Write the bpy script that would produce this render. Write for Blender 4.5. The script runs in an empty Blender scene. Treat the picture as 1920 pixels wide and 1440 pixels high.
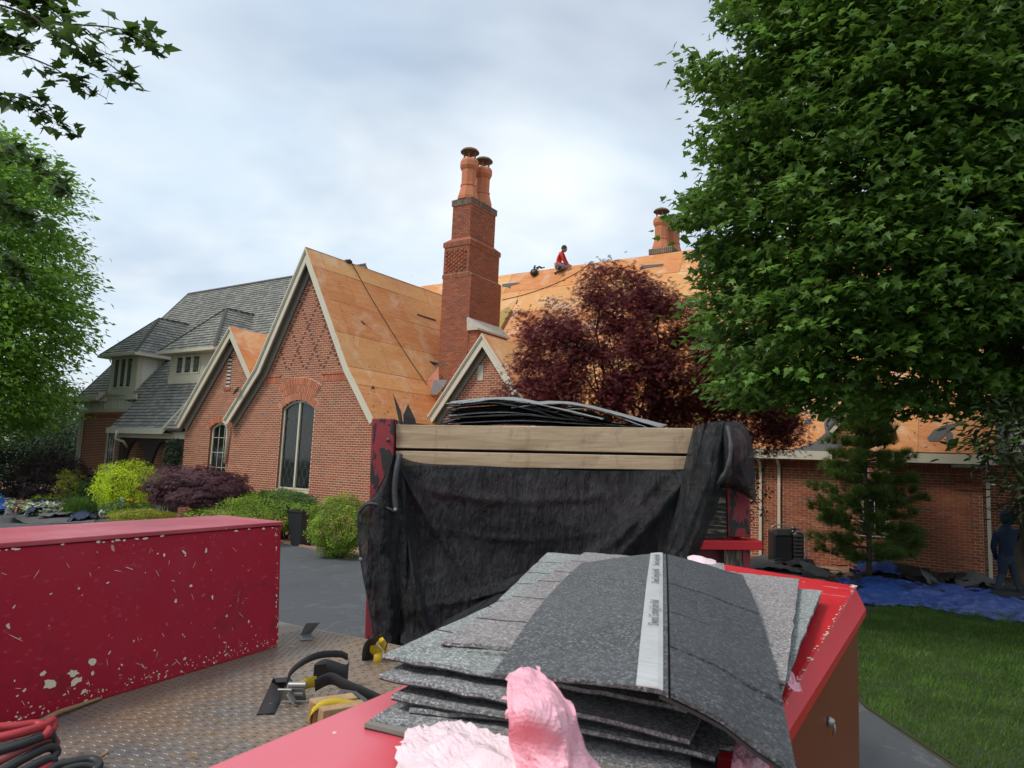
import bpy, math, random
import numpy as np
from mathutils import Vector, Matrix, noise as mnoise
rnd = random.Random(7)
rng = np.random.default_rng(7)
sc = bpy.context.scene
col = sc.collection
PI = math.pi

# ---------------------------------------------------------------- camera
FOC, CAMZ = 1331.0, 2.15
YAW, PITCH, ROLL = math.radians(33.68), math.radians(6.6), math.radians(2.486)
CF = Vector((-math.sin(YAW) * math.cos(PITCH), math.cos(YAW) * math.cos(PITCH), math.sin(PITCH)))
_r0 = Vector((math.cos(YAW), math.sin(YAW), 0)); _u0 = _r0.cross(CF)
CR = _r0 * math.cos(ROLL) + _u0 * math.sin(ROLL)
CU = _u0 * math.cos(ROLL) - _r0 * math.sin(ROLL)
CP = Vector((0, 0, CAMZ))
cam = bpy.data.cameras.new("camera"); camo = bpy.data.objects.new("camera", cam); col.objects.link(camo)
camo.matrix_world = Matrix(((CR.x, CU.x, -CF.x, CP.x), (CR.y, CU.y, -CF.y, CP.y), (CR.z, CU.z, -CF.z, CP.z), (0, 0, 0, 1)))
cam.sensor_width = 36; cam.lens = 36 * FOC / 1920; cam.clip_start = .05; cam.clip_end = 3000
cam.dof.use_dof = True; cam.dof.focus_distance = 8.0; cam.dof.aperture_fstop = 20
sc.camera = camo

# ---------------------------------------------------------------- light
SUN_EL, SUN_AZ = math.radians(52), math.radians(203)
sdir = Vector((math.sin(SUN_AZ) * math.cos(SUN_EL), math.cos(SUN_AZ) * math.cos(SUN_EL), math.sin(SUN_EL)))
sl = bpy.data.lights.new("sun", 'SUN'); sl.energy = 1.5; sl.angle = math.radians(14); sl.color = (1, .95, .87)
so = bpy.data.objects.new("sun", sl); col.objects.link(so); so.rotation_euler = sdir.to_track_quat('Z', 'Y').to_euler()
world = bpy.data.worlds.new("World"); sc.world = world; world.use_nodes = True
wt = world.node_tree; wn = wt.nodes; wl = wt.links
bg = wn['Background']; bg.inputs[1].default_value = 0.1
sky = wn.new('ShaderNodeTexSky'); sky.sky_type = 'NISHITA'; sky.sun_disc = False
sky.sun_elevation = SUN_EL; sky.sun_rotation = SUN_AZ; sky.air_density = 1; sky.dust_density = 1.5
tc = wn.new('ShaderNodeTexCoord'); sp = wn.new('ShaderNodeSeparateXYZ'); wl.new(tc.outputs['Generated'], sp.inputs[0])
mz = wn.new('ShaderNodeMath'); mz.operation = 'MAXIMUM'; wl.new(sp.outputs[2], mz.inputs[0]); mz.inputs[1].default_value = 0
ma = wn.new('ShaderNodeMath'); ma.operation = 'ADD'; wl.new(mz.outputs[0], ma.inputs[0]); ma.inputs[1].default_value = .18
dx = wn.new('ShaderNodeMath'); dx.operation = 'DIVIDE'; wl.new(sp.outputs[0], dx.inputs[0]); wl.new(ma.outputs[0], dx.inputs[1])
dy = wn.new('ShaderNodeMath'); dy.operation = 'DIVIDE'; wl.new(sp.outputs[1], dy.inputs[0]); wl.new(ma.outputs[0], dy.inputs[1])
cb = wn.new('ShaderNodeCombineXYZ'); wl.new(dx.outputs[0], cb.inputs[0]); wl.new(dy.outputs[0], cb.inputs[1])
def wnoise(scale, det, off, rough=.55):
    mp = wn.new('ShaderNodeMapping'); wl.new(cb.outputs[0], mp.inputs[0]); mp.inputs['Location'].default_value = off
    n = wn.new('ShaderNodeTexNoise'); wl.new(mp.outputs[0], n.inputs['Vector'])
    n.inputs['Scale'].default_value = scale; n.inputs['Detail'].default_value = det; n.inputs['Roughness'].default_value = rough
    n.inputs['Distortion'].default_value = .3
    return n.outputs['Fac']
def wramp(f, stops):
    r = wn.new('ShaderNodeValToRGB'); wl.new(f, r.inputs[0])
    while len(r.color_ramp.elements) < len(stops): r.color_ramp.elements.new(.5)
    for e, (p, c) in zip(r.color_ramp.elements, stops): e.position = p; e.color = (*c, 1)
    return r.outputs[0]
cover = wramp(wnoise(.9, 4, (3.1, 1.7, 0)), [(.34, (.45,) * 3), (.58, (.97,) * 3)])
shade = wramp(wnoise(1.9, 6, (7.3, 2.2, 4), .5), [(.28, (4.6, 5.5, 6.4)), (.5, (5.6, 6.25, 6.8)), (.72, (6.7, 7.05, 7.3))])
mx = wn.new('ShaderNodeMixRGB'); wl.new(cover, mx.inputs[0]); wl.new(sky.outputs[0], mx.inputs[1]); wl.new(shade, mx.inputs[2])
wl.new(mx.outputs[0], bg.inputs[0])
vs = sc.view_settings; vs.view_transform = 'Standard'; vs.look = 'None'; vs.exposure = 0.62; vs.gamma = 1; vs.use_curve_mapping = False
sc.cycles.max_bounces = 6; sc.cycles.transparent_max_bounces = 12

# ---------------------------------------------------------------- measuring: a sight line through a pixel, met with a plane
def ray(x, y): return CF + CR * ((x - 960) / FOC) - CU * ((y - 720) / FOC)
def at(x, y, axis, val):
    r = ray(x, y); return CP + r * ((val - CP[axis]) / r[axis])
def atp(x, y, n, o):
    r = ray(x, y); return CP + r * ((Vector(o) - CP).dot(n) / r.dot(n))
def atd(x, y, d): return CP + ray(x, y) * d

# ---------------------------------------------------------------- materials
class G:
    def __init__(s, m):
        s.nt = m.node_tree; s.n = s.nt.nodes; s.l = s.nt.links; s.b = s.n['Principled BSDF']
        g = s.n.new('ShaderNodeNewGeometry'); s.pos = g.outputs['Position']; s.isl = g.outputs['Random Per Island']; s.geo = g
        s.obj = s.n.new('ShaderNodeObjectInfo').outputs['Random']
        s.oc = s.n.new('ShaderNodeTexCoord').outputs['Object']
    def setv(s, sock, v):
        if hasattr(v, 'is_output') or isinstance(v, bpy.types.NodeSocket): s.l.new(v, sock)
        else: sock.default_value = v
    def mapv(s, v, scale=(1, 1, 1), rot=(0, 0, 0), loc=(0, 0, 0)):
        m = s.n.new('ShaderNodeMapping'); s.l.new(v, m.inputs[0]); m.inputs['Scale'].default_value = scale
        m.inputs['Rotation'].default_value = rot; m.inputs['Location'].default_value = loc; return m.outputs[0]
    def noise(s, scale, det=3, v=None, rough=.5, dist=0):
        n = s.n.new('ShaderNodeTexNoise'); s.l.new(v or s.pos, n.inputs['Vector'])
        n.inputs['Scale'].default_value = scale; n.inputs['Detail'].default_value = det
        n.inputs['Roughness'].default_value = rough; n.inputs['Distortion'].default_value = dist
        return n.outputs['Fac']
    def vor(s, scale, v=None, feat='F1', out='Distance'):
        n = s.n.new('ShaderNodeTexVoronoi'); s.l.new(v or s.pos, n.inputs['Vector']); n.feature = feat
        n.inputs['Scale'].default_value = scale; return n.outputs[out]
    def math(s, op, a, b=0.0):
        m = s.n.new('ShaderNodeMath'); m.operation = op; s.setv(m.inputs[0], a); s.setv(m.inputs[1], b); return m.outputs[0]
    def ramp(s, f, stops, const=False):
        r = s.n.new('ShaderNodeValToRGB'); s.l.new(f, r.inputs[0])
        if const: r.color_ramp.interpolation = 'CONSTANT'
        while len(r.color_ramp.elements) < len(stops): r.color_ramp.elements.new(.5)
        for e, (p, c) in zip(r.color_ramp.elements, stops):
            e.position = p; e.color = (c, c, c, 1) if isinstance(c, (int, float)) else (*c, 1)
        return r.outputs[0]
    def mix(s, f, a, b, mode='MIX'):
        m = s.n.new('ShaderNodeMixRGB'); m.blend_type = mode
        s.setv(m.inputs[0], f)
        for k, v in ((1, a), (2, b)):
            if isinstance(v, tuple): m.inputs[k].default_value = (*v[:3], 1)
            elif isinstance(v, (int, float)): m.inputs[k].default_value = (v, v, v, 1)
            else: s.l.new(v, m.inputs[k])
        return m.outputs[0]
    def bump(s, h, st=.3, d=.01):
        b = s.n.new('ShaderNodeBump'); s.l.new(h, b.inputs['Height']); b.inputs['Strength'].default_value = st
        b.inputs['Distance'].default_value = d; s.l.new(b.outputs[0], s.b.inputs['Normal'])
    def base(s, c): s.setv(s.b.inputs['Base Color'], (*c[:3], 1) if isinstance(c, tuple) else c)
    def rough(s, r): s.setv(s.b.inputs['Roughness'], r)
    def r1(s): return s.math('FRACT', s.math('ADD', s.isl, s.obj))
MATS = {}
def mat(name, fn):
    m = bpy.data.materials.new(name); m.use_nodes = True; g = G(m); fn(g); MATS[name] = m; return m
def simple(name, c, r=.6, metal=0, var=.15, sc_=6, bump=.0, bs=60):
    def f(g):
        n = g.noise(sc_, 4)
        g.base(g.mix(n, tuple(x * (1 - var) for x in c), tuple(min(1, x * (1 + var)) for x in c)))
        g.rough(r); g.b.inputs['Metallic'].default_value = metal
        if bump: g.bump(g.noise(bs, 3), bump)
    return mat(name, f)

def _brick(g, dark=False):
    r = g.r1()
    k = .62 if dark else .80
    c = g.ramp(r, [(0, (.31 * k, .077 * k, .036 * k)), (.25, (.38 * k, .108 * k, .047 * k)), (.5, (.43 * k, .118 * k, .050 * k)), (.72, (.34 * k, .082 * k, .038 * k)), (.9, (.46 * k, .163 * k, .072 * k)), (.965, (.12, .085, .07))], True)
    m = g.noise(23, 4); m2 = g.noise(1.3, 3)
    c = g.mix(g.ramp(m, [(.35, 0.0), (.75, .5)]), c, (.20, .085, .06))
    c = g.mix(g.ramp(m2, [(.4, 0.0), (.75, .22)]), c, (.40, .13, .07))
    g.base(c); g.rough(.88); g.bump(g.noise(110, 3), .35, .004)
mat('brick', _brick)
mat('arch_brick', lambda g: (g.base(g.mix(g.r1(), (.40, .12, .06), (.52, .20, .11))), g.rough(.88)))
mat('mortar', lambda g: (g.base(g.mix(g.noise(14, 3), (.74, .56, .39), (.62, .46, .32))), g.rough(.95), g.bump(g.noise(150, 2), .4, .003)))
def _oldbrick(g):
    r = g.r1(); c = g.ramp(r, [(0, (.16, .10, .075)), (.4, (.11, .09, .07)), (.7, (.20, .13, .10))], True)
    c = g.mix(g.ramp(g.noise(9, 4), [(.45, 0.0), (.7, .8)]), c, (.17, .16, .12)); g.base(c); g.rough(.95); g.bump(g.noise(80, 4), .5, .01)
mat('sooty_brick', _oldbrick)
simple('header_brick', (.15, .065, .045), .9, var=.35, sc_=11)
def _trim(g):
    n = g.noise(3, 4); g.base(g.mix(n, (.52, .485, .375), (.62, .58, .455))); g.rough(.55); g.bump(g.noise(40, 2), .08)
mat('trim_paint', _trim)
simple('stucco', (.68, .66, .58), .9, var=.08, bump=.3, bs=70)
simple('trim_grey', (.26, .25, .205), .6)
def _ply(g):
    r = g.obj
    p = g.mapv(g.pos, (1, 1, 1))
    gr = g.n.new('ShaderNodeAttribute'); gr.attribute_name = 'grain'
    u = gr.outputs['Vector']
    n1 = g.noise(3.2, 5, g.mapv(u, (.5, 3.5, 1)), .65, .6); n2 = g.noise(20, 4, g.mapv(u, (.25, 6, 1)), .6)
    c = g.ramp(r, [(0, (.66, .25, .075)), (.2, (.58, .19, .055)), (.38, (.70, .33, .11)), (.55, (.63, .225, .065)), (.7, (.72, .37, .13)), (.85, (.60, .20, .058))], True)
    c = g.mix(g.ramp(n1, [(.38, 0.0), (.66, .7)]), c, (.72, .42, .18))
    c = g.mix(g.ramp(n2, [(.42, 0.0), (.62, .5)]), c, (.36, .13, .04))
    big = g.noise(.9, 4, g.mapv(u, (.35, 1.4, 1)), .6, .5); c = g.mix(g.ramp(big, [(.45, 0.0), (.62, .4)]), c, (.50, .155, .04))
    w = g.noise(.55, 5, g.pos, .65, 1.2)
    c = g.mix(g.ramp(w, [(.52, 0.0), (.68, .62)]), c, (.72, .52, .36))
    dots = g.ramp(g.vor(4.5, g.mapv(u, (1.6, 1, 1))), [(.02, 1.0), (.035, 0.0)])
    c = g.mix(g.math('MULTIPLY', dots, .85), c, (.07, .04, .03))
    kn = g.ramp(g.vor(1.5, g.mapv(u, (.7, 1.8, 1))), [(.03, .6), (.07, 0.0)])
    c = g.mix(kn, c, (.33, .15, .07))
    g.base(c); g.rough(.8); g.bump(n2, .12, .01)
mat('plywood', _ply)
def _slate(g, w=0):
    r = g.r1()
    c = g.ramp(r, [(0, (.19, .195, .175)), (.3, (.24, .24, .215)), (.55, (.165, .168, .155)), (.8, (.27, .265, .235))], True)
    c = g.mix(g.ramp(g.noise(18, 4), [(.4, 0.0), (.7, .4)]), c, (.22, .22, .20))
    g.base(c); g.rough(.9); g.bump(g.noise(130, 2), .4, .004)
mat('slate', _slate)
simple('slate_gap', (.075, .075, .07), .95)
def _glass(g):
    g.base((.008, .012, .011)); g.rough(.05); g.b.inputs['Specular IOR Level'].default_value = .6
    g.bump(g.noise(2.2, 2), .03, .05)
mat('window_glass', _glass)
simple('leading', (.15, .165, .155), .4)
simple('curtain', (.32, .36, .33), .8)
simple('dark_timber', (.035, .022, .018), .7, bump=.2)
simple('copper', (.42, .16, .10), .45, metal=.5, var=.4)
simple('lead_grey', (.16, .17, .17), .5, metal=.3)
simple('terracotta', (.50, .17, .075), .75, var=.12, bump=.1)
simple('pot_cap', (.15, .10, .055), .85, var=.4, sc_=15)
simple('cap_metal', (.16, .09, .06), .6)
simple('limestone', (.48, .45, .38), .85)
def _paint(g, a, chips, b2=(.62, .57, .45), sc_=1.0):
    n = g.noise(3 * sc_, 5); c = g.mix(n, tuple(x * .82 for x in a), tuple(x * 1.15 for x in a))
    v = g.noise(7.5 * sc_, 3, g.mapv(g.pos, (1, 1, .8)), .55, .8)
    sz = g.noise(1.6 * sc_, 2)
    sel = g.math('ADD', v, g.math('MULTIPLY', sz, .42))
    ch = g.ramp(sel, [(chips, 0.0), (chips + .004, 1.0)])
    sp1 = g.ramp(g.noise(38 * sc_, 2, None, .4, .5), [(.76, 0.0), (.77, 1.0)])
    scr = g.ramp(g.noise(9, 2, g.mapv(g.pos, (1.5, 1.5, .16), (.5, 0, 0)), .5, 2), [(.78, 0.0), (.79, .5)])
    ch2 = g.math('MAXIMUM', ch, g.math('MAXIMUM', sp1, scr))
    c = g.mix(g.ramp(g.noise(5, 4, g.mapv(g.pos, (1, 1, .5))), [(.55, 0.0), (.8, .35)]), c, tuple(x * .5 for x in a))
    c = g.mix(ch2, c, b2)
    sm = g.ramp(g.noise(3.1, 6, g.mapv(g.pos, (1, 1, 1.6), (0, 0, 0), (5, 2, 1)), .7, 1), [(.58, 0.0), (.70, .45)]); c = g.mix(sm, c, (.10, .012, .018)); fs = g.ramp(g.noise(70, 3, g.mapv(g.pos, (.5, .5, 1))), [(.62, 0.0), (.72, .35)]); c = g.mix(fs, c, (.50, .10, .13))
    g.base(c); g.b.inputs['Specular IOR Level'].default_value = .28; g.rough(g.ramp(g.noise(9, 3), [(.3, .32), (.7, .55)])); g.bump(g.math('ADD', g.math('MULTIPLY', ch2, -.6), g.noise(14, 4)), .22, .004)
mat('chipped_red_paint', lambda g: _paint(g, (.36, .006, .026), 1.6))
def _lid(g):
    n = g.noise(4, 4); c = g.mix(n, (.52, .006, .018), (.64, .014, .028)); sx = g.n.new('ShaderNodeSeparateXYZ'); g.l.new(g.pos, sx.inputs[0]); sky_sheen = g.math('ADD', g.math('MULTIPLY', g.math('ADD', sx.outputs[1], g.math('MULTIPLY', sx.outputs[0], 1.4)), -1.8), g.math('MULTIPLY', g.noise(5, 4), .5)); c = g.mix(g.ramp(sky_sheen, [(.30, 0.0), (.62, .75)]), c, (.70, .17, .22))  # grazing sky reflection painted in as pale pink towards the near left
    ch = g.ramp(g.noise(42, 2, None, .4, .4), [(.745, 0.0), (.75, 1.0)])
    ln = g.ramp(g.noise(12, 2, g.mapv(g.pos, (.3, 3, 1), (0, 0, .6)), .5, 1.5), [(.74, 0.0), (.75, .8)])
    g.base(g.mix(g.math('MAXIMUM', ch, ln), c, (.75, .55, .42))); g.rough(g.ramp(g.noise(6, 3), [(.3, .34), (.7, .5)])); g.bump(g.noise(8, 2), .08, .01)
    g.b.inputs['Coat Weight'].default_value = .25; g.b.inputs['Coat Roughness'].default_value = .35
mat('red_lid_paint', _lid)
def _fl(g):
    n = g.noise(1.6, 5, None, .6, .5); c = g.mix(g.ramp(n, [(.35, 0.0), (.7, 1.0)]), (.36, .03, .05), (.54, .13, .16))
    sp1 = g.ramp(g.noise(60, 2), [(.72, 0.0), (.73, .5)]); g.base(g.mix(sp1, c, (.6, .5, .4))); g.rough(g.ramp(g.noise(5, 4), [(.3, .3), (.7, .5)])); g.bump(g.noise(9, 3), .1, .01)
mat('faded_lid', _fl)
mat('bright_red_paint', lambda g: (g.base((.58, .008, .02)), g.rough(.4)))
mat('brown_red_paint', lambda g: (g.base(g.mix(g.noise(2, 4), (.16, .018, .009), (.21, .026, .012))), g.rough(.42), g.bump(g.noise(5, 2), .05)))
simple('chip_paint', (.70, .60, .46), .7)
def _steel(g):
    n = g.noise(2.2, 5, None, .6, .6); c = g.mix(n, (.115, .112, .11), (.22, .21, .20))
    rust = g.ramp(g.noise(1.1, 5, None, .65, 1), [(.36, 0.0), (.54, .9)]); c = g.mix(rust, c, (.27, .185, .12))
    c = g.mix(g.ramp(g.noise(60, 3), [(.55, 0.0), (.7, .4)]), c, (.26, .24, .22))
    g.base(c); g.rough(g.ramp(g.noise(7, 4), [(.35, .35), (.65, .62)])); g.b.inputs['Metallic'].default_value = .25; g.bump(g.noise(90, 3), .2, .002)
mat('tread_plate', _steel)
def _tr(g):
    _steel(g)
simple('worn_tread', (.19, .165, .14), .42, metal=.3, var=.35, sc_=3)
simple('dirty_tread', (.075, .068, .060), .6, var=.4, sc_=4)
def _asph(g):
    n = g.noise(.35, 4); c = g.mix(n, (.055, .061, .068), (.085, .092, .10))
    s = g.ramp(g.vor(55), [(.05, .6), (.13, 0.0)]); c = g.mix(g.math('MULTIPLY', s, .5), c, (.16, .16, .16))
    st = g.ramp(g.noise(1.2, 5, None, .7, 2), [(.57, 0.0), (.60, .5), (.64, 0.0)]); c = g.mix(st, c, (.15, .16, .17)); c = g.mix(g.ramp(g.noise(2.2, 5, g.mapv(g.pos, (1, .3, 1), (0, 0, .7)), .65), [(.52, 0.0), (.7, .5)]), c, (.042, .046, .05))
    g.base(c); g.rough(.85); g.bump(g.noise(160, 2), .4, .004)
mat('asphalt', _asph)
simple('soil', (.055, .045, .028), .95, var=.4, sc_=3, bump=.5)
def _mulch(g):
    c = g.ramp(g.vor(38, None, 'F1', 'Color'), [(0, (.22, .13, .08)), (.5, (.36, .23, .15)), (1, (.30, .20, .14))]); g.base(c); g.rough(.95); g.bump(g.vor(38), .7, .02)
mat('wood_mulch', _mulch)
mat('turf', lambda g: (g.base(g.mix(g.noise(1.5, 4), (.020, .045, .008), (.055, .065, .020))), g.rough(.95), g.bump(g.noise(90, 3), .8, .03)))
def leafmat(name, a, b, tr=.35, rough=.45, dark=None):
    def f(g):
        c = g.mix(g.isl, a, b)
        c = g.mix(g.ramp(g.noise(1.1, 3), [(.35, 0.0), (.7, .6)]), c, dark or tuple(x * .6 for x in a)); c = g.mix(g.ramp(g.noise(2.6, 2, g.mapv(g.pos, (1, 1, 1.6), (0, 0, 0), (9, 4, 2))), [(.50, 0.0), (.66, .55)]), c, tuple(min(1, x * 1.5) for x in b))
        g.base(c); g.rough(rough); g.b.inputs['Specular IOR Level'].default_value = .35
        t = g.n.new('ShaderNodeBsdfTranslucent'); g.l.new(g.mix(.5, c, tuple(min(1, x * 1.6) for x in b)), t.inputs[0])
        m = g.n.new('ShaderNodeMixShader'); m.inputs[0].default_value = tr
        out = g.n['Material Output']; g.l.new(g.b.outputs[0], m.inputs[1]); g.l.new(t.outputs[0], m.inputs[2]); g.l.new(m.outputs[0], out.inputs[0])
    return mat(name, f)
leafmat('maple_leaf', (.055, .125, .017), (.125, .225, .032), .36, .42, (.032, .080, .015))
leafmat('maple_tip_leaf', (.10, .22, .03), (.15, .28, .045), .4, .45)
leafmat('branch_leaf', (.045, .090, .016), (.070, .13, .024), .4)
leafmat('red_leaf', (.090, .015, .020), (.17, .022, .030), .3, .45, (.040, .012, .013))
leafmat('bright_tree_leaf', (.11, .235, .022), (.19, .34, .04), .42)
leafmat('far_leaf', (.045, .085, .028), (.075, .125, .04), .3, .6)
leafmat('dark_conifer_leaf', (.018, .035, .016), (.03, .055, .022), .15, .6)
leafmat('pine_needle', (.065, .12, .02), (.12, .19, .035), .25, .5)
leafmat('magnolia_leaf', (.018, .035, .012), (.05, .065, .022), .15, .3)
leafmat('lime_leaf', (.36, .54, .015), (.56, .70, .03), .35, .6)
leafmat('gold_leaf', (.25, .29, .025), (.36, .36, .04), .35, .6)
leafmat('purple_leaf', (.075, .028, .040), (.135, .052, .064), .25, .5)
leafmat('black_purple_leaf', (.026, .014, .016), (.045, .024, .024), .2, .5)
leafmat('box_leaf', (.13, .22, .018), (.26, .38, .035), .25, .5)
leafmat('yew_leaf', (.05, .11, .02), (.08, .16, .028), .2, .5)
leafmat('grass_leaf', (.045, .105, .012), (.085, .165, .022), .3, .5)
leafmat('lawn_blade', (.050, .115, .012), (.090, .180, .022), .3, .5, (.030, .075, .01))
leafmat('hosta_leaf', (.42, .47, .30), (.60, .62, .44), .25, .6)
leafmat('hosta_green_leaf', (.10, .17, .05), (.14, .22, .06), .25, .6)
leafmat('yellow_petal', (.65, .38, .01), (.75, .50, .02), .3, .6)
leafmat('blue_petal', (.25, .33, .60), (.35, .42, .7), .3, .6)
simple('bark', (.060, .048, .038), .95, var=.4, sc_=9, bump=.6, bs=30)
def _wood(g, a=(.54, .41, .27), b=(.37, .255, .155), axis=(.6, .6, 9)):
    n = g.noise(2.2, 6, g.mapv(g.oc, axis), .6, 1.0); c = g.mix(g.ramp(n, [(.35, 0.0), (.65, 1.0)]), a, b)
    f = g.noise(22, 4, g.mapv(g.oc, (axis[0] * .35, axis[1] * .35, axis[2] * .7)), .6)
    c = g.mix(g.ramp(f, [(.42, 0.0), (.66, .34)]), c, tuple(x * .55 for x in b))
    kd = g.vor(2.1, g.mapv(g.oc, (1, 1, 2.2))); k = g.ramp(kd, [(.05, 1.0), (.09, .5), (.22, 0.0)])
    c = g.mix(g.math('MULTIPLY', k, .8), c, (.16, .085, .04))
    d = g.ramp(g.noise(5, 5, g.mapv(g.oc, (1.4, 1.4, 1)), .7, 1.2), [(.55, 0.0), (.72, .55)]); c = g.mix(d, c, (.19, .13, .09))
    g.base(c); g.rough(.8); g.bump(f, .25, .004)
mat('weathered_board', _wood)
mat('raw_wood', lambda g: _wood(g, (.46, .30, .16), (.33, .20, .10), (3, 3, 8)))
def _peel(g, a, b, th):
    n = g.noise(9, 5, g.mapv(g.pos, (1.3, 1.3, .55)), .6, .7); m = g.ramp(n, [(th, 0.0), (th + .012, 1.0)])
    c = g.mix(g.noise(4, 3), tuple(x * .75 for x in a), tuple(x * 1.2 for x in a)); g.base(g.mix(m, c, b)); g.rough(.6); g.bump(m, .5, .003)
mat('peeling_red', lambda g: _peel(g, (.24, .022, .03), (.018, .016, .016), .525))
def _blkwood(g):
    n = g.noise(6, 5, g.mapv(g.pos, (1, 1, 9)), .65, .6); g.base(g.mix(g.ramp(n, [(.52, 0.0), (.58, 1.0)]), (.018, .017, .016), (.26, .22, .16))); g.rough(.75); g.bump(n, .3, .003)
mat('worn_black_board', _blkwood)
def _bw2(g):
    n = g.noise(6, 5, g.mapv(g.pos, (9, 9, .9)), .65, .6); g.base(g.mix(g.ramp(n, [(.46, 0.0), (.56, 1.0)]), (.035, .03, .028), (.19, .13, .085))); g.rough(.8); g.bump(n, .4, .004)
mat('worn_post_wood', _bw2)
simple('dark_red_panel', (.16, .012, .02), .5, var=.3)
def _meshtarp(g):
    w = g.noise(13, 4, g.mapv(g.pos, (1.2, 1.2, .22), (0, .15, 0)), .6, 1.4); w2 = g.noise(60, 3, g.mapv(g.pos, (1, 1, .3)))
    c = g.mix(g.ramp(w, [(.4, 0.0), (.72, 1.0)]), (.012, .0125, .014), (.036, .037, .040)); g.base(c); g.rough(.75)
    g.b.inputs['Specular IOR Level'].default_value = .3
    w3 = g.noise(26, 4, g.mapv(g.pos, (1.5, 1.5, .35), (0, -.3, .4)), .6, 1.0); g.bump(g.math('ADD', g.math('ADD', w, g.math('MULTIPLY', w2, .25)), g.math('MULTIPLY', w3, .6)), 1.0, .035)
    t = g.n.new('ShaderNodeBsdfTransparent'); m = g.n.new('ShaderNodeMixShader'); m.inputs[0].default_value = .10
    g.l.new(g.b.outputs[0], m.inputs[1]); g.l.new(t.outputs[0], m.inputs[2]); g.l.new(m.outputs[0], g.n['Material Output'].inputs[0])
mat('black_mesh_fabric', _meshtarp)
simple('tarp_hem', (.03, .03, .032), .6, var=.4, bump=.3)
simple('felt_paper', (.10, .098, .097), .9, var=.25, sc_=4, bump=.2)
simple('felt_paper_dark', (.022, .021, .021), .9, var=.3)
def _bluetarp(g, a, b):
    n = g.noise(3, 5, None, .6, 1); g.base(g.mix(n, a, b)); g.rough(.42); g.bump(g.noise(9, 4, None, .6, 1.5), .5, .03)
mat('blue_tarp', lambda g: _bluetarp(g, (.015, .07, .34), (.04, .13, .48)))
mat('bright_blue_tarp', lambda g: _bluetarp(g, (.02, .09, .45), (.03, .15, .6)))
mat('navy_tarp', lambda g: _bluetarp(g, (.02, .028, .075), (.045, .055, .12)))
def _gran(g, stops, sc_=420, tint=None):
    v = g.vor(sc_, None, 'F1', 'Color'); s = g.n.new('ShaderNodeSeparateColor'); g.l.new(v, s.inputs[0])
    c = g.ramp(s.outputs[0], stops, True)
    c = g.mix(g.ramp(g.noise(5, 4), [(.4, 0.0), (.7, .35)]), c, stops[len(stops) // 2][1])
    c = g.mix(g.ramp(g.noise(120, 2), [(.3, 0.0), (.7, .4)]), c, (.10, .10, .10))
    g.base(c); g.rough(.85); g.b.inputs['Specular IOR Level'].default_value = .25; g.bump(g.vor(sc_), .6, .002)
mat('dark_granules', lambda g: _gran(g, [(0, (.05, .052, .055)), (.35, (.08, .084, .088)), (.6, (.12, .125, .13)), (.85, (.24, .25, .26))]))
mat('black_granules', lambda g: _gran(g, [(0, (.032, .034, .038)), (.4, (.055, .058, .063)), (.7, (.075, .08, .086)), (.9, (.15, .155, .165))]))
mat('green_granules', lambda g: _gran(g, [(0, (.16, .17, .165)), (.35, (.27, .285, .275)), (.6, (.36, .38, .365)), (.85, (.50, .52, .50))]))
mat('pink_granules', lambda g: _gran(g, [(0, (.15, .13, .13)), (.35, (.26, .235, .232)), (.6, (.34, .315, .31)), (.85, (.50, .48, .47))]))
mat('grey_granules', lambda g: _gran(g, [(0, (.14, .14, .145)), (.35, (.24, .24, .245)), (.6, (.34, .34, .34)), (.85, (.50, .50, .50))]))
simple('shingle_back', (.19, .18, .155), .85, var=.45, sc_=14)
simple('asphalt_edge', (.018, .018, .018), .8)
mat('release_tape', lambda g: (g.base(g.mix(g.noise(30, 3, g.mapv(g.pos, (1, .5, 1))), (.40, .41, .41), (.55, .56, .56))), g.rough(.32), g.bump(g.noise(40, 3, g.mapv(g.pos, (.4, 3, 1))), .3, .003)))
simple('print_ink', (.13, .14, .15), .6)
def _pink(g):
    n = g.noise(11, 5, None, .6, 1.2); g.base(g.mix(n, (.80, .30, .40), (.90, .52, .58))); g.rough(.38); g.b.inputs['Specular IOR Level'].default_value = .5
    g.b.inputs['Subsurface Weight'].default_value = .0; g.bump(g.noise(26, 5, None, .6, 2), .6, .01)
mat('pink_plastic', _pink)
mat('pale_pink_plastic', lambda g: (g.base(g.mix(g.noise(14, 4, None, .6, 1), (.80, .52, .58), (.86, .76, .76))), g.rough(.4), g.bump(g.noise(30, 5, None, .6, 2), .6, .01)))
def _web(g, a):
    w = g.n.new('ShaderNodeTexWave'); w.wave_type = 'BANDS'; w.bands_direction = 'Y'; g.l.new(g.mapv(g.pos, (1, 1, 1), (.3, .2, .4)), w.inputs[0]); w.inputs['Scale'].default_value = 130
    g.base(g.mix(w.outputs['Fac'], tuple(x * .65 for x in a), a)); g.rough(.65); g.bump(w.outputs['Fac'], .5, .002)
mat('yellow_webbing', lambda g: _web(g, (.72, .50, .02)))
mat('black_webbing', lambda g: _web(g, (.035, .036, .040)))
simple('black_plastic', (.018, .018, .019), .45)
simple('zinc_metal', (.35, .35, .34), .4, metal=.6)
simple('grey_metal', (.085, .085, .085), .45, metal=.4)
simple('red_rubber', (.42, .035, .045), .5, var=.15)
simple('faded_red_rubber', (.27, .07, .07), .6, var=.2)
simple('black_rubber', (.028, .03, .032), .5, var=.3)
simple('rope_dark', (.05, .04, .03), .9)
simple('planter_black', (.022, .023, .026), .45)
simple('white_plastic', (.62, .62, .60), .5)
simple('red_shirt', (.62, .045, .025), .8, var=.12)
simple('grey_trousers', (.27, .26, .27), .85)
simple('skin', (.30, .15, .10), .6)
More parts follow.
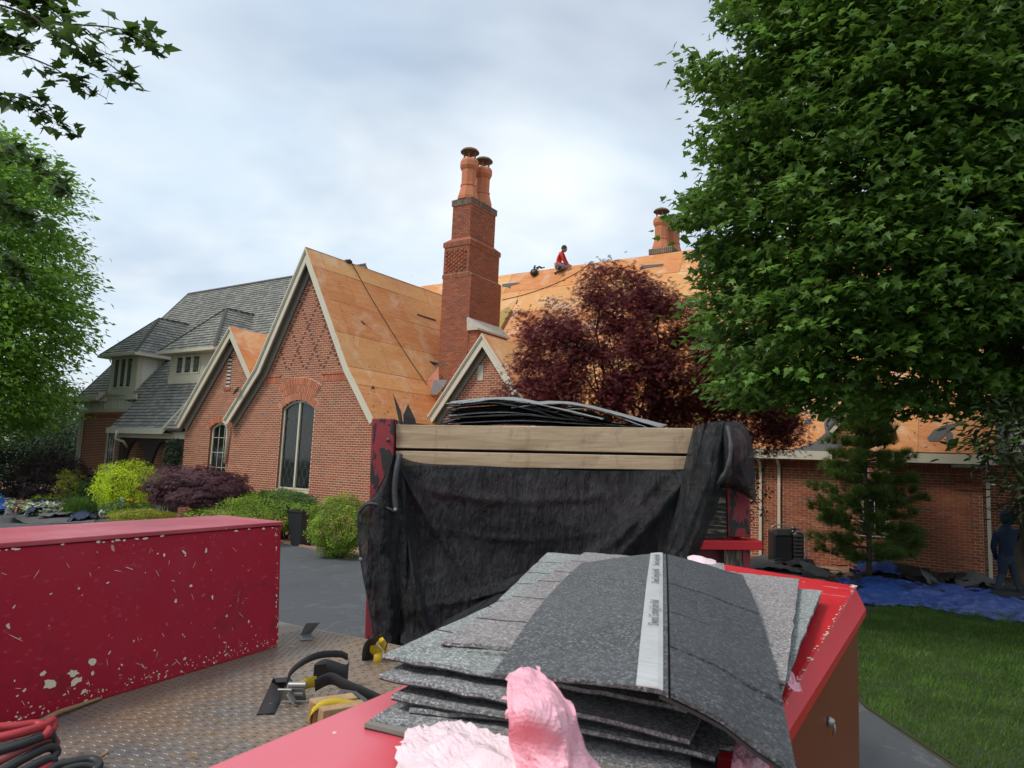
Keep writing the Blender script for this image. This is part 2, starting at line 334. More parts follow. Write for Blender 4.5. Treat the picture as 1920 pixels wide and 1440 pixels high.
simple('black_hair', (.015, .013, .012), .7)
simple('shoe_black', (.03, .03, .035), .6)
simple('sock_white', (.6, .6, .58), .8)
simple('tan_leather', (.32, .17, .07), .7)
simple('navy_hoodie', (.010, .024, .055), .85, var=.25, bump=.3)
simple('denim', (.035, .05, .08), .85, var=.25, bump=.3)
simple('work_glove', (.35, .33, .30), .8)
simple('olive_foam', (.36, .25, .07), .8)

# ---------------------------------------------------------------- object helpers
WM = {}
def link(o, parent=None, world=None):
    world = world or Matrix.Identity(4); col.objects.link(o); WM[o.name] = world
    if parent is not None:
        o.parent = parent; o.matrix_local = WM[parent.name].inverted() @ world
    else: o.matrix_world = world
    return o
def tag(o, label, cat, group=None, kind=None):
    if label: o['label'] = label
    if cat: o['category'] = cat
    if group: o['group'] = group
    if kind: o['kind'] = kind
    return o
def root(name, label, cat, loc=(0, 0, 0), group=None, world=None):
    o = bpy.data.objects.new(name, None); o.empty_display_size = .2
    link(o, None, world or Matrix.Translation(Vector(loc))); return tag(o, label, cat, group)
def mesh_from(name, V, F, m=None, smooth=False):
    me = bpy.data.meshes.new(name); me.from_pydata([tuple(v) for v in V], [], F)
    if m is not None:
        for x in (m if isinstance(m, list) else [m]): me.materials.append(MATS[x])
    if smooth: me.polygons.foreach_set('use_smooth', [True] * len(me.polygons))
    me.update(); return me
def mesh_np(name, V, Q, m, grain=None, smooth=False):
    """V (n,3), Q (k,c) polygons with c corners each"""
    V = np.ascontiguousarray(V, dtype=np.float32); Q = np.ascontiguousarray(Q, dtype=np.int32)
    me = bpy.data.meshes.new(name); me.vertices.add(len(V)); me.vertices.foreach_set('co', V.ravel())
    k, c = Q.shape; me.loops.add(k * c); me.loops.foreach_set('vertex_index', Q.ravel())
    me.polygons.add(k); me.polygons.foreach_set('loop_start', np.arange(0, k * c, c, dtype=np.int32))
    me.polygons.foreach_set('loop_total', np.full(k, c, dtype=np.int32))
    me.materials.append(MATS[m]); me.update(calc_edges=True)
    if not smooth: me.shade_flat()
    if grain is not None:
        a = me.attributes.new('grain', 'FLOAT_VECTOR', 'POINT'); a.data.foreach_set('vector', np.ascontiguousarray(grain, dtype=np.float32).ravel())
    return me
def obj(name, me, parent=None, world=None): return link(bpy.data.objects.new(name, me), parent, world)

class Frame:
    """plane frame: origin o, axes u, v and outward normal n"""
    def __init__(s, o, u, v, n=None):
        s.o = Vector(o); s.u = Vector(u).normalized(); s.v = Vector(v).normalized(); s.n = Vector(n).normalized() if n else s.u.cross(s.v).normalized()
    def p(s, a, b, c=0.0): return s.o + s.u * a + s.v * b + s.n * c
    def mat(s, a=0, b=0, c=0):
        o = s.p(a, b, c); u, v, n = s.u, s.v, s.n
        return Matrix(((u.x, v.x, n.x, o.x), (u.y, v.y, n.y, o.y), (u.z, v.z, n.z, o.z), (0, 0, 0, 1)))
    def arr(s): return np.array(s.o), np.array(s.u), np.array(s.v), np.array(s.n)

class MB:
    def __init__(s): s.V = []; s.F = []
    def add(s, V, F):
        k = len(s.V); s.V += [Vector(v) for v in V]; s.F += [tuple(i + k for i in f) for f in F]; return s
    def hexa(s, P):  # 8 points: bottom 4 ccw, top 4 ccw
        return s.add(P, [(0, 3, 2, 1), (4, 5, 6, 7), (0, 1, 5, 4), (1, 2, 6, 5), (2, 3, 7, 6), (3, 0, 4, 7)])
    def box(s, x0, x1, y0, y1, z0, z1):
        return s.hexa([(x0, y0, z0), (x1, y0, z0), (x1, y1, z0), (x0, y1, z0), (x0, y0, z1), (x1, y0, z1), (x1, y1, z1), (x0, y1, z1)])
    def fbox(s, f, u0, u1, v0, v1, n0, n1):
        return s.hexa([f.p(u0, v0, n0), f.p(u1, v0, n0), f.p(u1, v1, n0), f.p(u0, v1, n0), f.p(u0, v0, n1), f.p(u1, v0, n1), f.p(u1, v1, n1), f.p(u0, v1, n1)])
    def bar(s, a, b, w, h, up=(0, 0, 1)):
        a = Vector(a); b = Vector(b); d = (b - a).normalized(); up = Vector(up)
        sd = d.cross(up)
        if sd.length < 1e-4: sd = d.cross(Vector((1, 0, 0)))
        sd.normalize(); u2 = sd.cross(d); sd *= w / 2; u2 *= h / 2
        return s.hexa([a - sd - u2, a + sd - u2, b + sd - u2, b - sd - u2, a - sd + u2, a + sd + u2, b + sd + u2, b - sd + u2])
    def extr(s, f, poly, n0, n1):
        k = len(poly); P = [f.p(a, b, n0) for a, b in poly] + [f.p(a, b, n1) for a, b in poly]
        return s.add(P, [tuple(range(k))[::-1], tuple(range(k, 2 * k))] + [(i, (i + 1) % k, k + (i + 1) % k, k + i) for i in range(k)])
    def strip(s, f, A, B, n0, n1):  # between two polylines of same length, extruded
        for i in range(len(A) - 1):
            s.extr(f, [A[i], A[i + 1], B[i + 1], B[i]], n0, n1)
        return s
    def tube(s, pts, rad, n=6, cap=True):
        pts = [Vector(p) for p in pts]; k0 = len(s.V); nr = None
        rad = rad if isinstance(rad, (list, tuple)) else [rad] * len(pts)
        for i, p in enumerate(pts):
            d = (pts[min(i + 1, len(pts) - 1)] - pts[max(i - 1, 0)]).normalized()
            if nr is None:
                nr = d.cross(Vector((.13, .31, .94))); nr = nr if nr.length > 1e-3 else d.cross(Vector((1, 0, 0)))
            nr = (nr - d * nr.dot(d)).normalized(); bn = d.cross(nr)
            for j in range(n):
                a = 2 * PI * j / n; s.V.append(p + (nr * math.cos(a) + bn * math.sin(a)) * rad[i])
        for i in range(len(pts) - 1):
            for j in range(n):
                s.F.append((k0 + i * n + j, k0 + i * n + (j + 1) % n, k0 + (i + 1) * n + (j + 1) % n, k0 + (i + 1) * n + j))
        if cap:
            s.F.append(tuple(k0 + j for j in range(n))[::-1]); s.F.append(tuple(k0 + (len(pts) - 1) * n + j for j in range(n)))
        return s
    def lathe(s, c, prof, n=16, axis=(0, 0, 1), rot=0.0):
        ax = Vector(axis).normalized(); e1 = ax.orthogonal().normalized() if abs(ax.z) < .99 else Vector((1, 0, 0)); e2 = ax.cross(e1)
        k0 = len(s.V); c = Vector(c)
        for r, h in prof:
            for j in range(n):
                a = 2 * PI * j / n + rot; s.V.append(c + ax * h + (e1 * math.cos(a) + e2 * math.sin(a)) * r)
        for i in range(len(prof) - 1):
            for j in range(n):
                s.F.append((k0 + i * n + j, k0 + i * n + (j + 1) % n, k0 + (i + 1) * n + (j + 1) % n, k0 + (i + 1) * n + j))
        s.F.append(tuple(k0 + j for j in range(n))[::-1]); s.F.append(tuple(k0 + (len(prof) - 1) * n + j for j in range(n)))
        return s
    def build(s, name, m, parent=None, smooth=False, bevel=0, world=None):
        o = obj(name, mesh_from(name, s.V, s.F, m, smooth), parent, world)
        if bevel:
            b = o.modifiers.new('bevel', 'BEVEL'); b.width = bevel; b.segments = 2; b.limit_method = 'ANGLE'
        return o

# pieces laid in courses on a plane -----------------------------------------
def crossings(poly, v):
    xs = []
    for i in range(len(poly)):
        (a, b), (c, d) = poly[i], poly[(i + 1) % len(poly)]
        if (b <= v) != (d <= v): xs.append(a + (c - a) * (v - b) / (d - b))
    return sorted(xs)
def spans(poly, holes, v):
    xs = crossings(poly, v); iv = [(xs[i], xs[i + 1]) for i in range(0, len(xs) - 1, 2)]
    for h in holes:
        hx = crossings(h, v)
        for i in range(0, len(hx) - 1, 2):
            a, b = hx[i], hx[i + 1]; nv = []
            for p, q in iv:
                if b <= p or a >= q: nv.append((p, q)); continue
                if a > p: nv.append((p, a))
                if b < q: nv.append((b, q))
            iv = nv
    return iv
def cells(poly, w, h, stagger=.5, holes=(), minw=.035, jit=0.0, vstart=None):
    vs_ = [p[1] for p in poly]; v0 = min(vs_) if vstart is None else vstart; k = 0; out = []; rows = []
    while v0 < max(vs_) - .004:
        v1 = min(v0 + h, max(vs_))
        if v1 > min(vs_):
            for a, b in spans(poly, holes, (v0 + v1) / 2):
                rows.append((a, b, v0, v1))
                off = (k * stagger % 1) * w; u = math.floor((a - off) / w) * w + off
                while u < b:
                    j = (rnd.random() - .5) * jit * w if jit else 0
                    j2 = 0
                    p, q = max(a, u + j), min(b, u + w)
                    if q - p > minw: out.append((p, q, v0, v1))
                    u += w
        v0 += h; k += 1
    return out, rows
def quads_of(C, f, gap, n0, nb, nt, vj=0.0):
    """wedge boxes: bottom edge proud nb, top edge proud nt above n0"""
    if not len(C): return np.zeros((0, 3)), np.zeros((0, 4), int)
    o, u, v, n = f.arr(); C = np.array(C); g = gap / 2
    a, b, c, d = C[:, 0] + g, C[:, 1] - g, C[:, 2] + g, C[:, 3] - g
    if vj: c = c + rng.uniform(-vj, vj, len(c))
    j = rng.uniform(.75, 1.2, len(C))
    def P(x, y, z): return o + x[:, None] * u + y[:, None] * v + z[:, None] * n
    z0 = np.full(len(C), n0); zb = n0 + nb * j; zt = n0 + nt * j
    V = np.stack([P(a, c, z0), P(b, c, z0), P(b, d, z0), P(a, d, z0), P(a, c, zb), P(b, c, zb), P(b, d, zt), P(a, d, zt)], 1).reshape(-1, 3)
    q = np.array([(4, 5, 6, 7), (0, 1, 5, 4), (1, 2, 6, 5), (2, 3, 7, 6), (3, 0, 4, 7)])
    Q = (np.arange(len(C))[:, None, None] * 8 + q[None]).reshape(-1, 4)
    return V, Q
def rows_quads(R, f, n0):
    o, u, v, n = f.arr(); R = np.array(R)
    def P(x, y): return o + x[:, None] * u + y[:, None] * v + n0 * n
    V = np.stack([P(R[:, 0], R[:, 2]), P(R[:, 1], R[:, 2]), P(R[:, 1], R[:, 3]), P(R[:, 0], R[:, 3])], 1).reshape(-1, 3)
    return V, np.arange(len(R) * 4).reshape(-1, 4)
def scr(p):
    v = Vector(p) - CP; d = v.dot(CF)
    return (960 + FOC * v.dot(CR) / d, 720 - FOC * v.dot(CU) / d, d) if d > .1 else (-9e3, -9e3, 1)
BRW, BRH = .203, .0677
PIECES = []      # candidates (size, kind, frame, cell, parent, nb)
def brick_wall(name, f, poly, holes, parent, bm='brick', proud=.005, single=None):
    C, R = cells(poly, BRW, BRH, .5, holes)
    w = obj(name, mesh_np(name, *rows_quads(R, f, 0.0), 'mortar'), parent)
    mass = []
    for c in C:
        full = abs(c[1] - c[0] - BRW) < .002 and abs(c[3] - c[2] - BRH) < .002
        if single and full and single(f.p((c[0] + c[1]) / 2, (c[2] + c[3]) / 2)): PIECES.append((f, c, w))
        else: mass.append(c)
    m = obj('brick_courses', mesh_np('brick_courses', *quads_of(mass, f, .0155, 0.0, proud, proud), bm), w); m['kind'] = 'stuff'
    return w
def soldier(f, u0, u1, v0, v1, w=.0725, n=.012):
    C = []; u = u0
    while u < u1 - .02: C.append((u, min(u1, u + w), v0, v1)); u += w
    return quads_of(C, f, .020, 0.0, n, n)
def arch_ring(f, uc, vc, r0, r1, half, n0, n1, w=.075):
    k = max(3, int(2 * half * (r0 + r1) / 2 / w)); V = []; Q = []
    for i in range(k):
        a = -half + 2 * half * (i + .12) / k; b = -half + 2 * half * (i + .88) / k; q = []
        for nn in (n0, n1 * rnd.uniform(.85, 1.1)):
            for (t, r) in ((a, r0), (b, r0), (b, r1), (a, r1)): q.append(tuple(f.p(uc + r * math.sin(t), vc + r * math.cos(t), nn)))
        kk = len(V); V += q; Q += [(kk + 4, kk + 5, kk + 6, kk + 7), (kk, kk + 1, kk + 5, kk + 4), (kk + 1, kk + 2, kk + 6, kk + 5), (kk + 2, kk + 3, kk + 7, kk + 6), (kk + 3, kk, kk + 4, kk + 7)]
    return np.array(V), np.array(Q)
def merge(lst):
    V = []; Q = []; k = 0
    for v, q in lst:
        if len(v): V.append(v); Q.append(np.array(q) + k); k += len(v)
    return np.concatenate(V), np.concatenate(Q)
def arch_hole(u0, u1, v0, vs, vt, k=12):
    w = (u1 - u0) / 2; rise = vt - vs; r = (w * w + rise * rise) / (2 * rise); uc = (u0 + u1) / 2; vc = vt - r; h = math.asin(w / r)
    return [(u0, v0), (u1, v0)] + [(uc + r * math.sin(h - 2 * h * i / k), vc + r * math.cos(h - 2 * h * i / k)) for i in range(k + 1)], uc, vc, r, h
def offset_line(L, w):
    out = []
    for i in range(len(L)):
        ns = []
        for j in (i - 1, i):
            if 0 <= j < len(L) - 1:
                d = Vector((L[j + 1][0] - L[j][0], L[j + 1][1] - L[j][1])).normalized(); ns.append(Vector((d.y, -d.x)))
        n = sum(ns, Vector((0, 0))).normalized(); k = w / max(.35, n.dot(ns[0])); out.append((L[i][0] + n.x * k, L[i][1] + n.y * k))
    return out
def ply_roof(name, f, u0, u1, v0, v1, parent, thick=.035, w=2.44, h=1.22, du=0.0, slab='trim_grey'):
    """roof deck slab with separate plywood sheets; f.v runs up the slope"""
    s = MB(); s.fbox(f, u0 + .01, u1 - .01, v0 + .01, v1, -thick, -.014); deck = s.build(name, slab, parent)
    v = v0; k = 0
    while v < v1 - .02:
        hh = min(h, v1 - v); off = (du + (k % 2) * .5 + (.17 if k % 3 == 2 else 0)) * w; u = u0 - off % w
        while u < u1 - .02:
            a, b = max(u0, u), min(u1, u + w)
            if b - a > .05:
                z = rnd.uniform(0, .006); g = .007; tw = rnd.uniform(-.003, .003)
                P = [f.p(a + g, v + g, -.014), f.p(b - g, v + g, -.014), f.p(b - g, v + hh - g, -.014), f.p(a + g, v + hh - g, -.014),
                     f.p(a + g, v + g, z + tw), f.p(b - g, v + g, z), f.p(b - g, v + hh - g, z - tw), f.p(a + g, v + hh - g, z)]
                ou = rnd.uniform(0, 50); ov = rnd.uniform(0, 50)
                gr = [(ou + x, ov + y, 0) for x, y in ((a, v), (b, v), (b, v + hh), (a, v + hh))] * 2
                me = mesh_np('plywood_sheet', np.array([tuple(p) for p in P]), np.array([(4, 5, 6, 7), (0, 1, 5, 4), (1, 2, 6, 5), (2, 3, 7, 6), (3, 0, 4, 7)]), 'plywood', gr)
                obj('plywood_sheet', me, deck)
            u += w
        v += hh; k += 1
    return deck
def slate_roof(name, f, poly, holes, parent, expo=.165, w=.25, thick=.08, single=None):
    C, R = cells(poly, w, expo, .5, holes, .04, jit=.12)
    s = MB()
    V0, Q0 = rows_quads(R, f, 0.0); base = obj(name, mesh_np(name, V0, Q0, 'slate_gap'), parent)
    mass = []
    for c in C:
        if single and abs(c[1] - c[0] - w) < .03 and c[3] - c[2] > expo - .01 and single(f.p(c[0], c[2])): SL.append((f, c, base, w, expo))
        else: mass.append(c)
    m = obj('slate_courses', mesh_np('slate_courses', *quads_of(mass, f, .016, 0.0, .028, .004, .006), 'slate'), base); m['kind'] = 'stuff'
    return base
SL = []

# ---------------------------------------------------------------- the ground
def flat(name, poly, z, m, h=.0):
    s = MB(); k = len(poly); s.add([(x, y, z) for x, y in poly], [tuple(range(k))]); o = s.build(name, m); o['kind'] = 'structure'; return o
flat('ground', [(-400, -400), (400, -400), (400, 400), (-400, 400)], 0, 'soil')
flat('driveway', [(-60, -40), (6, -40), (3.2, 2.5), (1.2, 4.4), (.5, 5.5), (-.28, 6.7), (-1.0, 7.8), (-1.6, 9.2), (-2.6, 10.9), (-4.6, 12.0), (-8, 12.0), (-11.4, 11.55), (-13, 11.7), (-14.5, 11.95), (-17, 12.1), (-19.5, 11.4), (-22, 11.7), (-25, 11.0), (-30, 11.2), (-60, 11.5)], .004, 'asphalt')
flat('lawn', [(6, -40), (40, -40), (40, 16.4), (1.5, 15.6), (-1.4, 15.8), (-4.0, 16.6), (-4.6, 12.3), (-2.6, 10.95), (-1.6, 9.25), (-1.0, 7.85), (-.25, 6.75), (.5, 5.55), (1.2, 4.45), (3.25, 2.55)], .008, 'turf')
flat('flower_bed', [(-60, 11.6), (-30, 11.3), (-25, 11.1), (-22, 11.8), (-19.5, 11.5), (-17, 12.2), (-14.5, 12.05), (-13, 11.8), (-11.4, 11.65), (-8, 12.1), (-4.6, 12.1), (-4.0, 16.6), (.5, 16.8), (.5, 19.5), (-60, 19.5)], .010, 'wood_mulch')
flat('far_field', [(-400, 20), (-40, 20), (-40, 12), (-60, 11.6), (-60, -40), (-400, -40)], .006, 'turf')

# ---------------------------------------------------------------- the house
HO = Vector((-17, 14.33, 0))
house = root('brick_house', 'large red brick house with steep gables, bare plywood roof decks and grey slate wing', 'house', HO)
YA = 14.33
fA = Frame((0, YA, 0), (1, 0, 0), (0, 0, 1), (0, -1, 0))
def rake(f, L, parent, inset=.27, w=.24):
    """L: outer rake polyline left eave -> apex -> right eave in (u, v) of f, f at the outer fascia face"""
    s = MB(); B = offset_line(L, w); s.strip(f, L, B, -.05, 0.0); s.build('rake_fascia', 'trim_paint', parent)
    s = MB(); Bt = offset_line(L, .075); s.strip(f, [(a, b) for a, b in L], Bt, .003, .035)
    Bt2 = offset_line(L, .045); s.strip(f, L, Bt2, .036, .055); s.build('rake_moulding', 'trim_paint', parent)
    s = MB(); s.strip(f, offset_line(L, .03), offset_line(L, .09), -inset, -.052); s.build('rake_soffit', 'trim_grey', parent)
    s = MB(); B2 = offset_line(L, .33); s.strip(f, offset_line(L, .092), B2, -inset + .004, -inset + .035); s.build('frieze_board', 'trim_grey', parent)
def leaded_window(f, u0, u1, v0, vs, vt, parent, panes=2, diamond=(.19, .33), depth=.10, frame=.065, grid=None, curtain=True):
    """arched or square window set back behind plane f"""
    w_ = obj('window', bpy.data.meshes.new('window'), parent)
    if vt > vs: H, uc, vc, r, hf = arch_hole(u0, u1, v0, vs, vt)
    else: H = [(u0, v0), (u1, v0), (u1, vs), (u0, vs)]
    s = MB(); n0, n1 = -depth - .05, -depth + .02
    pin = [(u0 + frame, v0 + frame), (u1 - frame, v0 + frame)]
    if vt > vs:
        k = len(H) - 3; rr = r - frame; h2 = math.asin(((u1 - u0) / 2 - frame) / rr)
        pin += [(uc + rr * math.sin(h2 - 2 * h2 * i / k), vc + rr * math.cos(h2 - 2 * h2 * i / k)) for i in range(k + 1)]
    else: pin += [(u1 - frame, vs - frame), (u0 + frame, vs - frame)]
    kk = len(H)
    for i in range(kk): s.extr(f, [H[i], H[(i + 1) % kk], pin[(i + 1) % kk], pin[i]], n0, n1)
    tops = lambda u: (vc + math.sqrt(max(.01, (r - frame) ** 2 - (u - uc) ** 2))) if vt > vs else vs - frame
    pw = (u1 - u0) / panes
    for i in range(1, panes): s.fbox(f, u0 + i * pw - frame * .5, u0 + i * pw + frame * .5, v0 + frame, tops(u0 + i * pw), n0 + .01, n1 + .012)
    s.fbox(f, u0 - .03, u1 + .03, v0 - .07, v0, n0, n1 + .09)
    w_.data = mesh_from('window', s.V, s.F, 'trim_paint')
    s = MB(); s.add([f.p(a, b, n0 + .03) for a, b in pin], [tuple(range(len(pin)))]); s.build('glass_pane', 'window_glass', w_)
    if curtain:
        s = MB()
        for i in range(panes):
            a = u0 + i * pw + frame; s.fbox(f, a, a + pw * .26, v0 + frame, min(vs, tops(a + .03)), n0 + .018, n0 + .028)
        s.build('curtain', 'curtain', w_)
    s = MB(); t = .0032
    for i in range(panes):
        a = u0 + i * pw + frame * (1 if i == 0 else .5); b = u0 + (i + 1) * pw - frame * (1 if i == panes - 1 else .5)
        if grid:
            gx, gy = grid
            for j in range(1, gx): x = a + (b - a) * j / gx; s.fbox(f, x - .008, x + .008, v0 + frame, tops(x), n0 + .034, n0 + .046)
            for j in range(1, gy): y = v0 + (vt - v0) * j / gy; s.fbox(f, a, b, y - .008, y + .008, n0 + .034, n0 + .046)
        else:
            dw, dh = diamond
            for sg in (1, -1):
                k = -40
                while k < 40:
                    c0 = k * dh   # line v = v0 + c0 + sg*(u-a)*dh/dw
                    pts = []
                    for q in range(0, 25):
                        u = a + (b - a) * q / 24; v = v0 + c0 + sg * (u - a) * dh / dw
                        if v0 + frame < v < tops(u): pts.append((u, v))
                    if len(pts) > 1:
                        (x1, y1), (x2, y2) = pts[0], pts[-1]
                        s.add([f.p(x1 - t, y1, n0 + .034), f.p(x1 + t, y1, n0 + .034), f.p(x2 + t, y2, n0 + .034), f.p(x2 - t, y2, n0 + .034)], [(0, 1, 2, 3)])
                    k += 1
    s.build('leading' if not grid else 'glazing_bar', 'leading' if not grid else 'trim_paint', w_)
    return w_
def reveal(f, H, d, parent):
    s = MB(); k = len(H)
    for i in range(k):
        a, b = H[i], H[(i + 1) % k]; s.add([f.p(*a, 0), f.p(*b, 0), f.p(*b, -d), f.p(*a, -d)], [(0, 1, 2, 3)])
    s.build('window_reveal', 'brick', parent)

single_g = lambda p: True
# --- gable A (tall, arched leaded window)
HA, ucA, vcA, rA, hA = arch_hole(-18.05, -16.57, 1.16, 3.62, 3.87)
LA = [(-20.51, 3.24), (-19.12, 4.86), (-17.13, 8.55), (-14.93, 4.76), (-13.78, 3.27)]
wallA = brick_wall('gable_wall', fA, [(-20.46, -.1), (-13.86, -.1), (-13.86, 3.35), (-15.08, 4.9), (-17.13, 8.45), (-19.2, 4.9), (-20.46, 3.4)], [HA], house)
reveal(fA, HA, .16, wallA)
fAr = Frame((0, 14.03, 0), (1, 0, 0), (0, 0, 1), (0, -1, 0)); rake(fAr, LA, house)
leaded_window(fA, -18.05, -16.57, 1.16, 3.62, 3.87, house, 2, (.235, .52))
L = [arch_ring(fA, ucA, vcA, rA + .01, rA + .225, .70, 0, .022), arch_ring(fA, ucA, vcA, rA + .24, rA + .455, .50, 0, .034), arch_ring(fA, ucA, vcA, rA + .47, rA + .685, .52, 0, .045)]
L += [soldier(fA, -19.7, ucA - .95, 4.40, 4.60), soldier(fA, ucA + .95, -14.75, 4.40, 4.60)]
C_ = [(u, u + .1, 4.61, 4.67) for u in np.arange(-19.6, ucA - .95, .1)] + [(u, u + .1, 4.61, 4.67) for u in np.arange(ucA + .95, -14.9, .1)]
L += [quads_of(C_, fA, .01, 0, .03, .03)]
obj('arch_and_band_bricks', mesh_np('arch_and_band_bricks', *merge(L), 'arch_brick'), wallA)['kind'] = 'stuff'
s = MB()                                                  # mortar behind arches
for r0, hh, n in ((rA, .71, .010), (rA + .23, .51, .018), (rA + .46, .53, .026)):
    A1 = [(ucA + r0 * math.sin(t), vcA + r0 * math.cos(t)) for t in np.linspace(-hh, hh, 14)]; B1 = [(ucA + (r0 + .235) * math.sin(t), vcA + (r0 + .235) * math.cos(t)) for t in np.linspace(-hh, hh, 14)]
    s.strip(fA, A1, B1, 0, n)
s.build('arch_mortar', 'mortar', wallA)
C_ = []
for row in range(0, 56, 1):                                    # dark diagonal header bricks in the gable
    v = 4.81 + row * BRH
    xs = crossings([(-15.3, 4.7), (-17.13, 8.05), (-18.95, 4.7)], v + .03)
    if len(xs) < 2: continue
    for k in range(-5, 6):
        for sg in (1, -1):
            u = -17.13 + k * .78 + sg * (v - 4.7) * .56
            if xs[0] + .1 < u < xs[1] - .1 and (row + (sg > 0)) % 2: C_.append((u - .045, u + .045, v, v + BRH))
obj('diaper_headers', mesh_np('diaper_headers', *quads_of(C_, fA, .012, .002, .013, .013), 'header_brick'), wallA)['kind'] = 'stuff'
sl_ = lambda a, b: math.hypot(b[0] - a[0], b[1] - a[1])
def slope_frame(p_e, p_r, y0, right=True):
    """roof slope rising in x from eave point p_e to ridge point p_r, running along +y from y0"""
    v = Vector((p_r[0] - p_e[0], 0, p_r[1] - p_e[1])); return Frame((p_e[0], y0, p_e[1]), (0, 1, 0), v, (Vector((0, 1, 0)).cross(v) if not right else v.cross(Vector((0, 1, 0))) * 1))
def gable_roof(name, L, y0, len_, parent, **kw):
    for i in range(len(L) - 1):
        a, b = L[i], L[i + 1]
        if b[1] > a[1]: e, r = a, b; sg = -1
        else: e, r = b, a; sg = 1
        v = Vector((r[0] - e[0], 0, r[1] - e[1])); n = Vector((sg * abs(v.z), 0, abs(v.x)))
        f = Frame((e[0], y0, e[1]), (0, 1, 0), v, n)
        ply_roof(name, f, 0, len_, 0, sl_(e, r), parent, du=rnd.random(), **kw)
gable_roof('gable_roof', LA, 13.97, 9.2, house)
# --- gable C (smaller, left of A)
HC, ucC, vcC, rC, hC = arch_hole(-21.66, -20.66, 1.2, 2.98, 3.17)
LC = [(-23.2, 3.1), (-20.6, 6.33), (-19.28, 4.69)]
fC = Frame((0, YA + .012, 0), (1, 0, 0), (0, 0, 1), (0, -1, 0))
slit = [(-21.02, 4.34), (-20.80, 4.34), (-20.80, 5.36), (-21.02, 5.36)]
wallC = brick_wall('gable_wall', fC, [(-23.1, -.1), (-20.44, -.1), (-20.44, 3.6), (-18.6, 3.8), (-20.6, 6.22), (-23.1, 3.15)], [HC, slit], house)
reveal(fC, HC, .16, wallC)
fCr = Frame((0, 14.03, 0), (1, 0, 0), (0, 0, 1), (0, -1, 0)); rake(fCr, LC, house)
gable_roof('gable_roof', LC, 13.97, 6.0, house)
leaded_window(fC, -21.66, -20.66, 1.2, 2.98, 3.17, house, 1, grid=(3, 4))
obj('arch_bricks', mesh_np('arch_bricks', *arch_ring(fC, ucC, vcC, rC + .01, rC + .22, hC + .12, 0, .022), 'arch_brick'), wallC)['kind'] = 'stuff'
s = MB(); s.fbox(fC, -21.03, -20.79, 4.30, 5.38, -.12, -.05); vv = s.build('slit_vent', 'slate_gap', house); s = MB()
for i in range(8): s.fbox(fC, -21.0, -20.81, 4.36 + i * .125, 4.43 + i * .125, -.05, .01)
s.build('vent_slat', 'limestone', vv)
s = MB(); s.extr(fC, [(-21.1, 4.24), (-20.74, 4.24), (-20.74, 4.31), (-21.1, 4.31)], 0, .03); s.build('vent_sill', 'brick', house)
# side wall below A's east eave, wall between A and B
fAe = Frame((-13.87, YA, 0), (0, 1, 0), (0, 0, 1), (1, 0, 0))
brick_wall('side_wall', fAe, [(0, -.1), (5.2, -.1), (5.2, 3.3), (0, 3.3)], [], house)
s = MB(); s.box(-13.84, -13.74, 14.05, 19.4, 3.02, 3.24); s.build('eave_board', 'trim_grey', house)
# --- gable B (small, right of the chimney)
LB = [(-14.26, 3.2), (-12.1, 5.97), (-9.94, 3.2)]
fB = Frame((0, 16.8, 0), (1, 0, 0), (0, 0, 1), (0, -1, 0))
wallB = brick_wall('gable_wall', fB, [(-13.9, -.1), (-10.2, -.1), (-10.2, 3.5), (-12.1, 5.86), (-13.9, 3.5)], [], house)
fBr = Frame((0, 16.5, 0), (1, 0, 0), (0, 0, 1), (0, -1, 0)); rake(fBr, LB, house)
gable_roof('gable_roof', LB, 16.44, 4.6, house)
s = MB(); a = at(897, 684, 1, 16.8); b = at(909, 711, 1, 16.8); s.fbox(fB, -12.42, -12.22, 4.62, 5.08, .004, .022); s.build('vent_panel', 'limestone', house)
fBe = Frame((-10.2, 16.8, 0), (0, 1, 0), (0, 0, 1), (1, 0, 0)); brick_wall('side_wall', fBe, [(0, -.1), (2.7, -.1), (2.7, 3.3), (0, 3.3)], [], house)
# --- main range: long wall with eave, plywood roof, ridge
YG = 19.5
fG = Frame((0, YG, 0), (1, 0, 0), (0, 0, 1), (0, -1, 0))
inview = lambda p: (lambda q: 1425 < q[0] < 1850 and 860 < q[1] < 1085)(scr(p))
doorway = [(-2.55, .9), (-1.95, .9), (-1.95, 2.5), (-2.55, 2.5)]
brick_wall('long_wall', fG, [(-10.3, -.1), (-.04, -.1), (-.04, 2.76), (-10.3, 2.76)], [doorway], house, single=inview)
leaded_window(fG, -2.55, -1.95, .9, 2.5, 2.5, house, 1, grid=(2, 4), depth=.06)
fGe = Frame((-.04, YG, 0), (0, 1, 0), (0, 0, 1), (1, 0, 0)); brick_wall('side_wall', fGe, [(0, -.1), (8.2, -.1), (8.2, 2.8), (4.1, 9.6), (0, 2.8)], [], house)
obj('soldier_course', mesh_np('soldier_course', *merge([soldier(fG, -10.2, -.06, 2.42, 2.58, .0725, .016), quads_of([(u, u + .1, 2.33, 2.40) for u in np.arange(-10.2, -.1, .203)], fG, .01, 0, .028, .028)]), 'brick'), house)['kind'] = 'stuff'
C_ = [(-.56, -.06, 2.06 + i * .092, 2.06 + i * .092 + .06) for i in range(5)]
obj('corbel_bricks', mesh_np('corbel_bricks', *merge([quads_of([(c[0] + j * .17, c[0] + (j + 1) * .17, c[2], c[3]) for j in range(3)], fG, .01, 0, .05 + .012 * i, .05 + .012 * i) for i, c in enumerate(C_)]), 'brick'), house)['kind'] = 'stuff'
fZ = Frame((0, 21.2, 0), (1, 0, 0), (0, 0, 1), (0, -1, 0)); brick_wall('rear_wall', fZ, [(-.04, -.1), (2.6, -.1), (2.6, 2.9), (-.04, 2.9)], [], house)
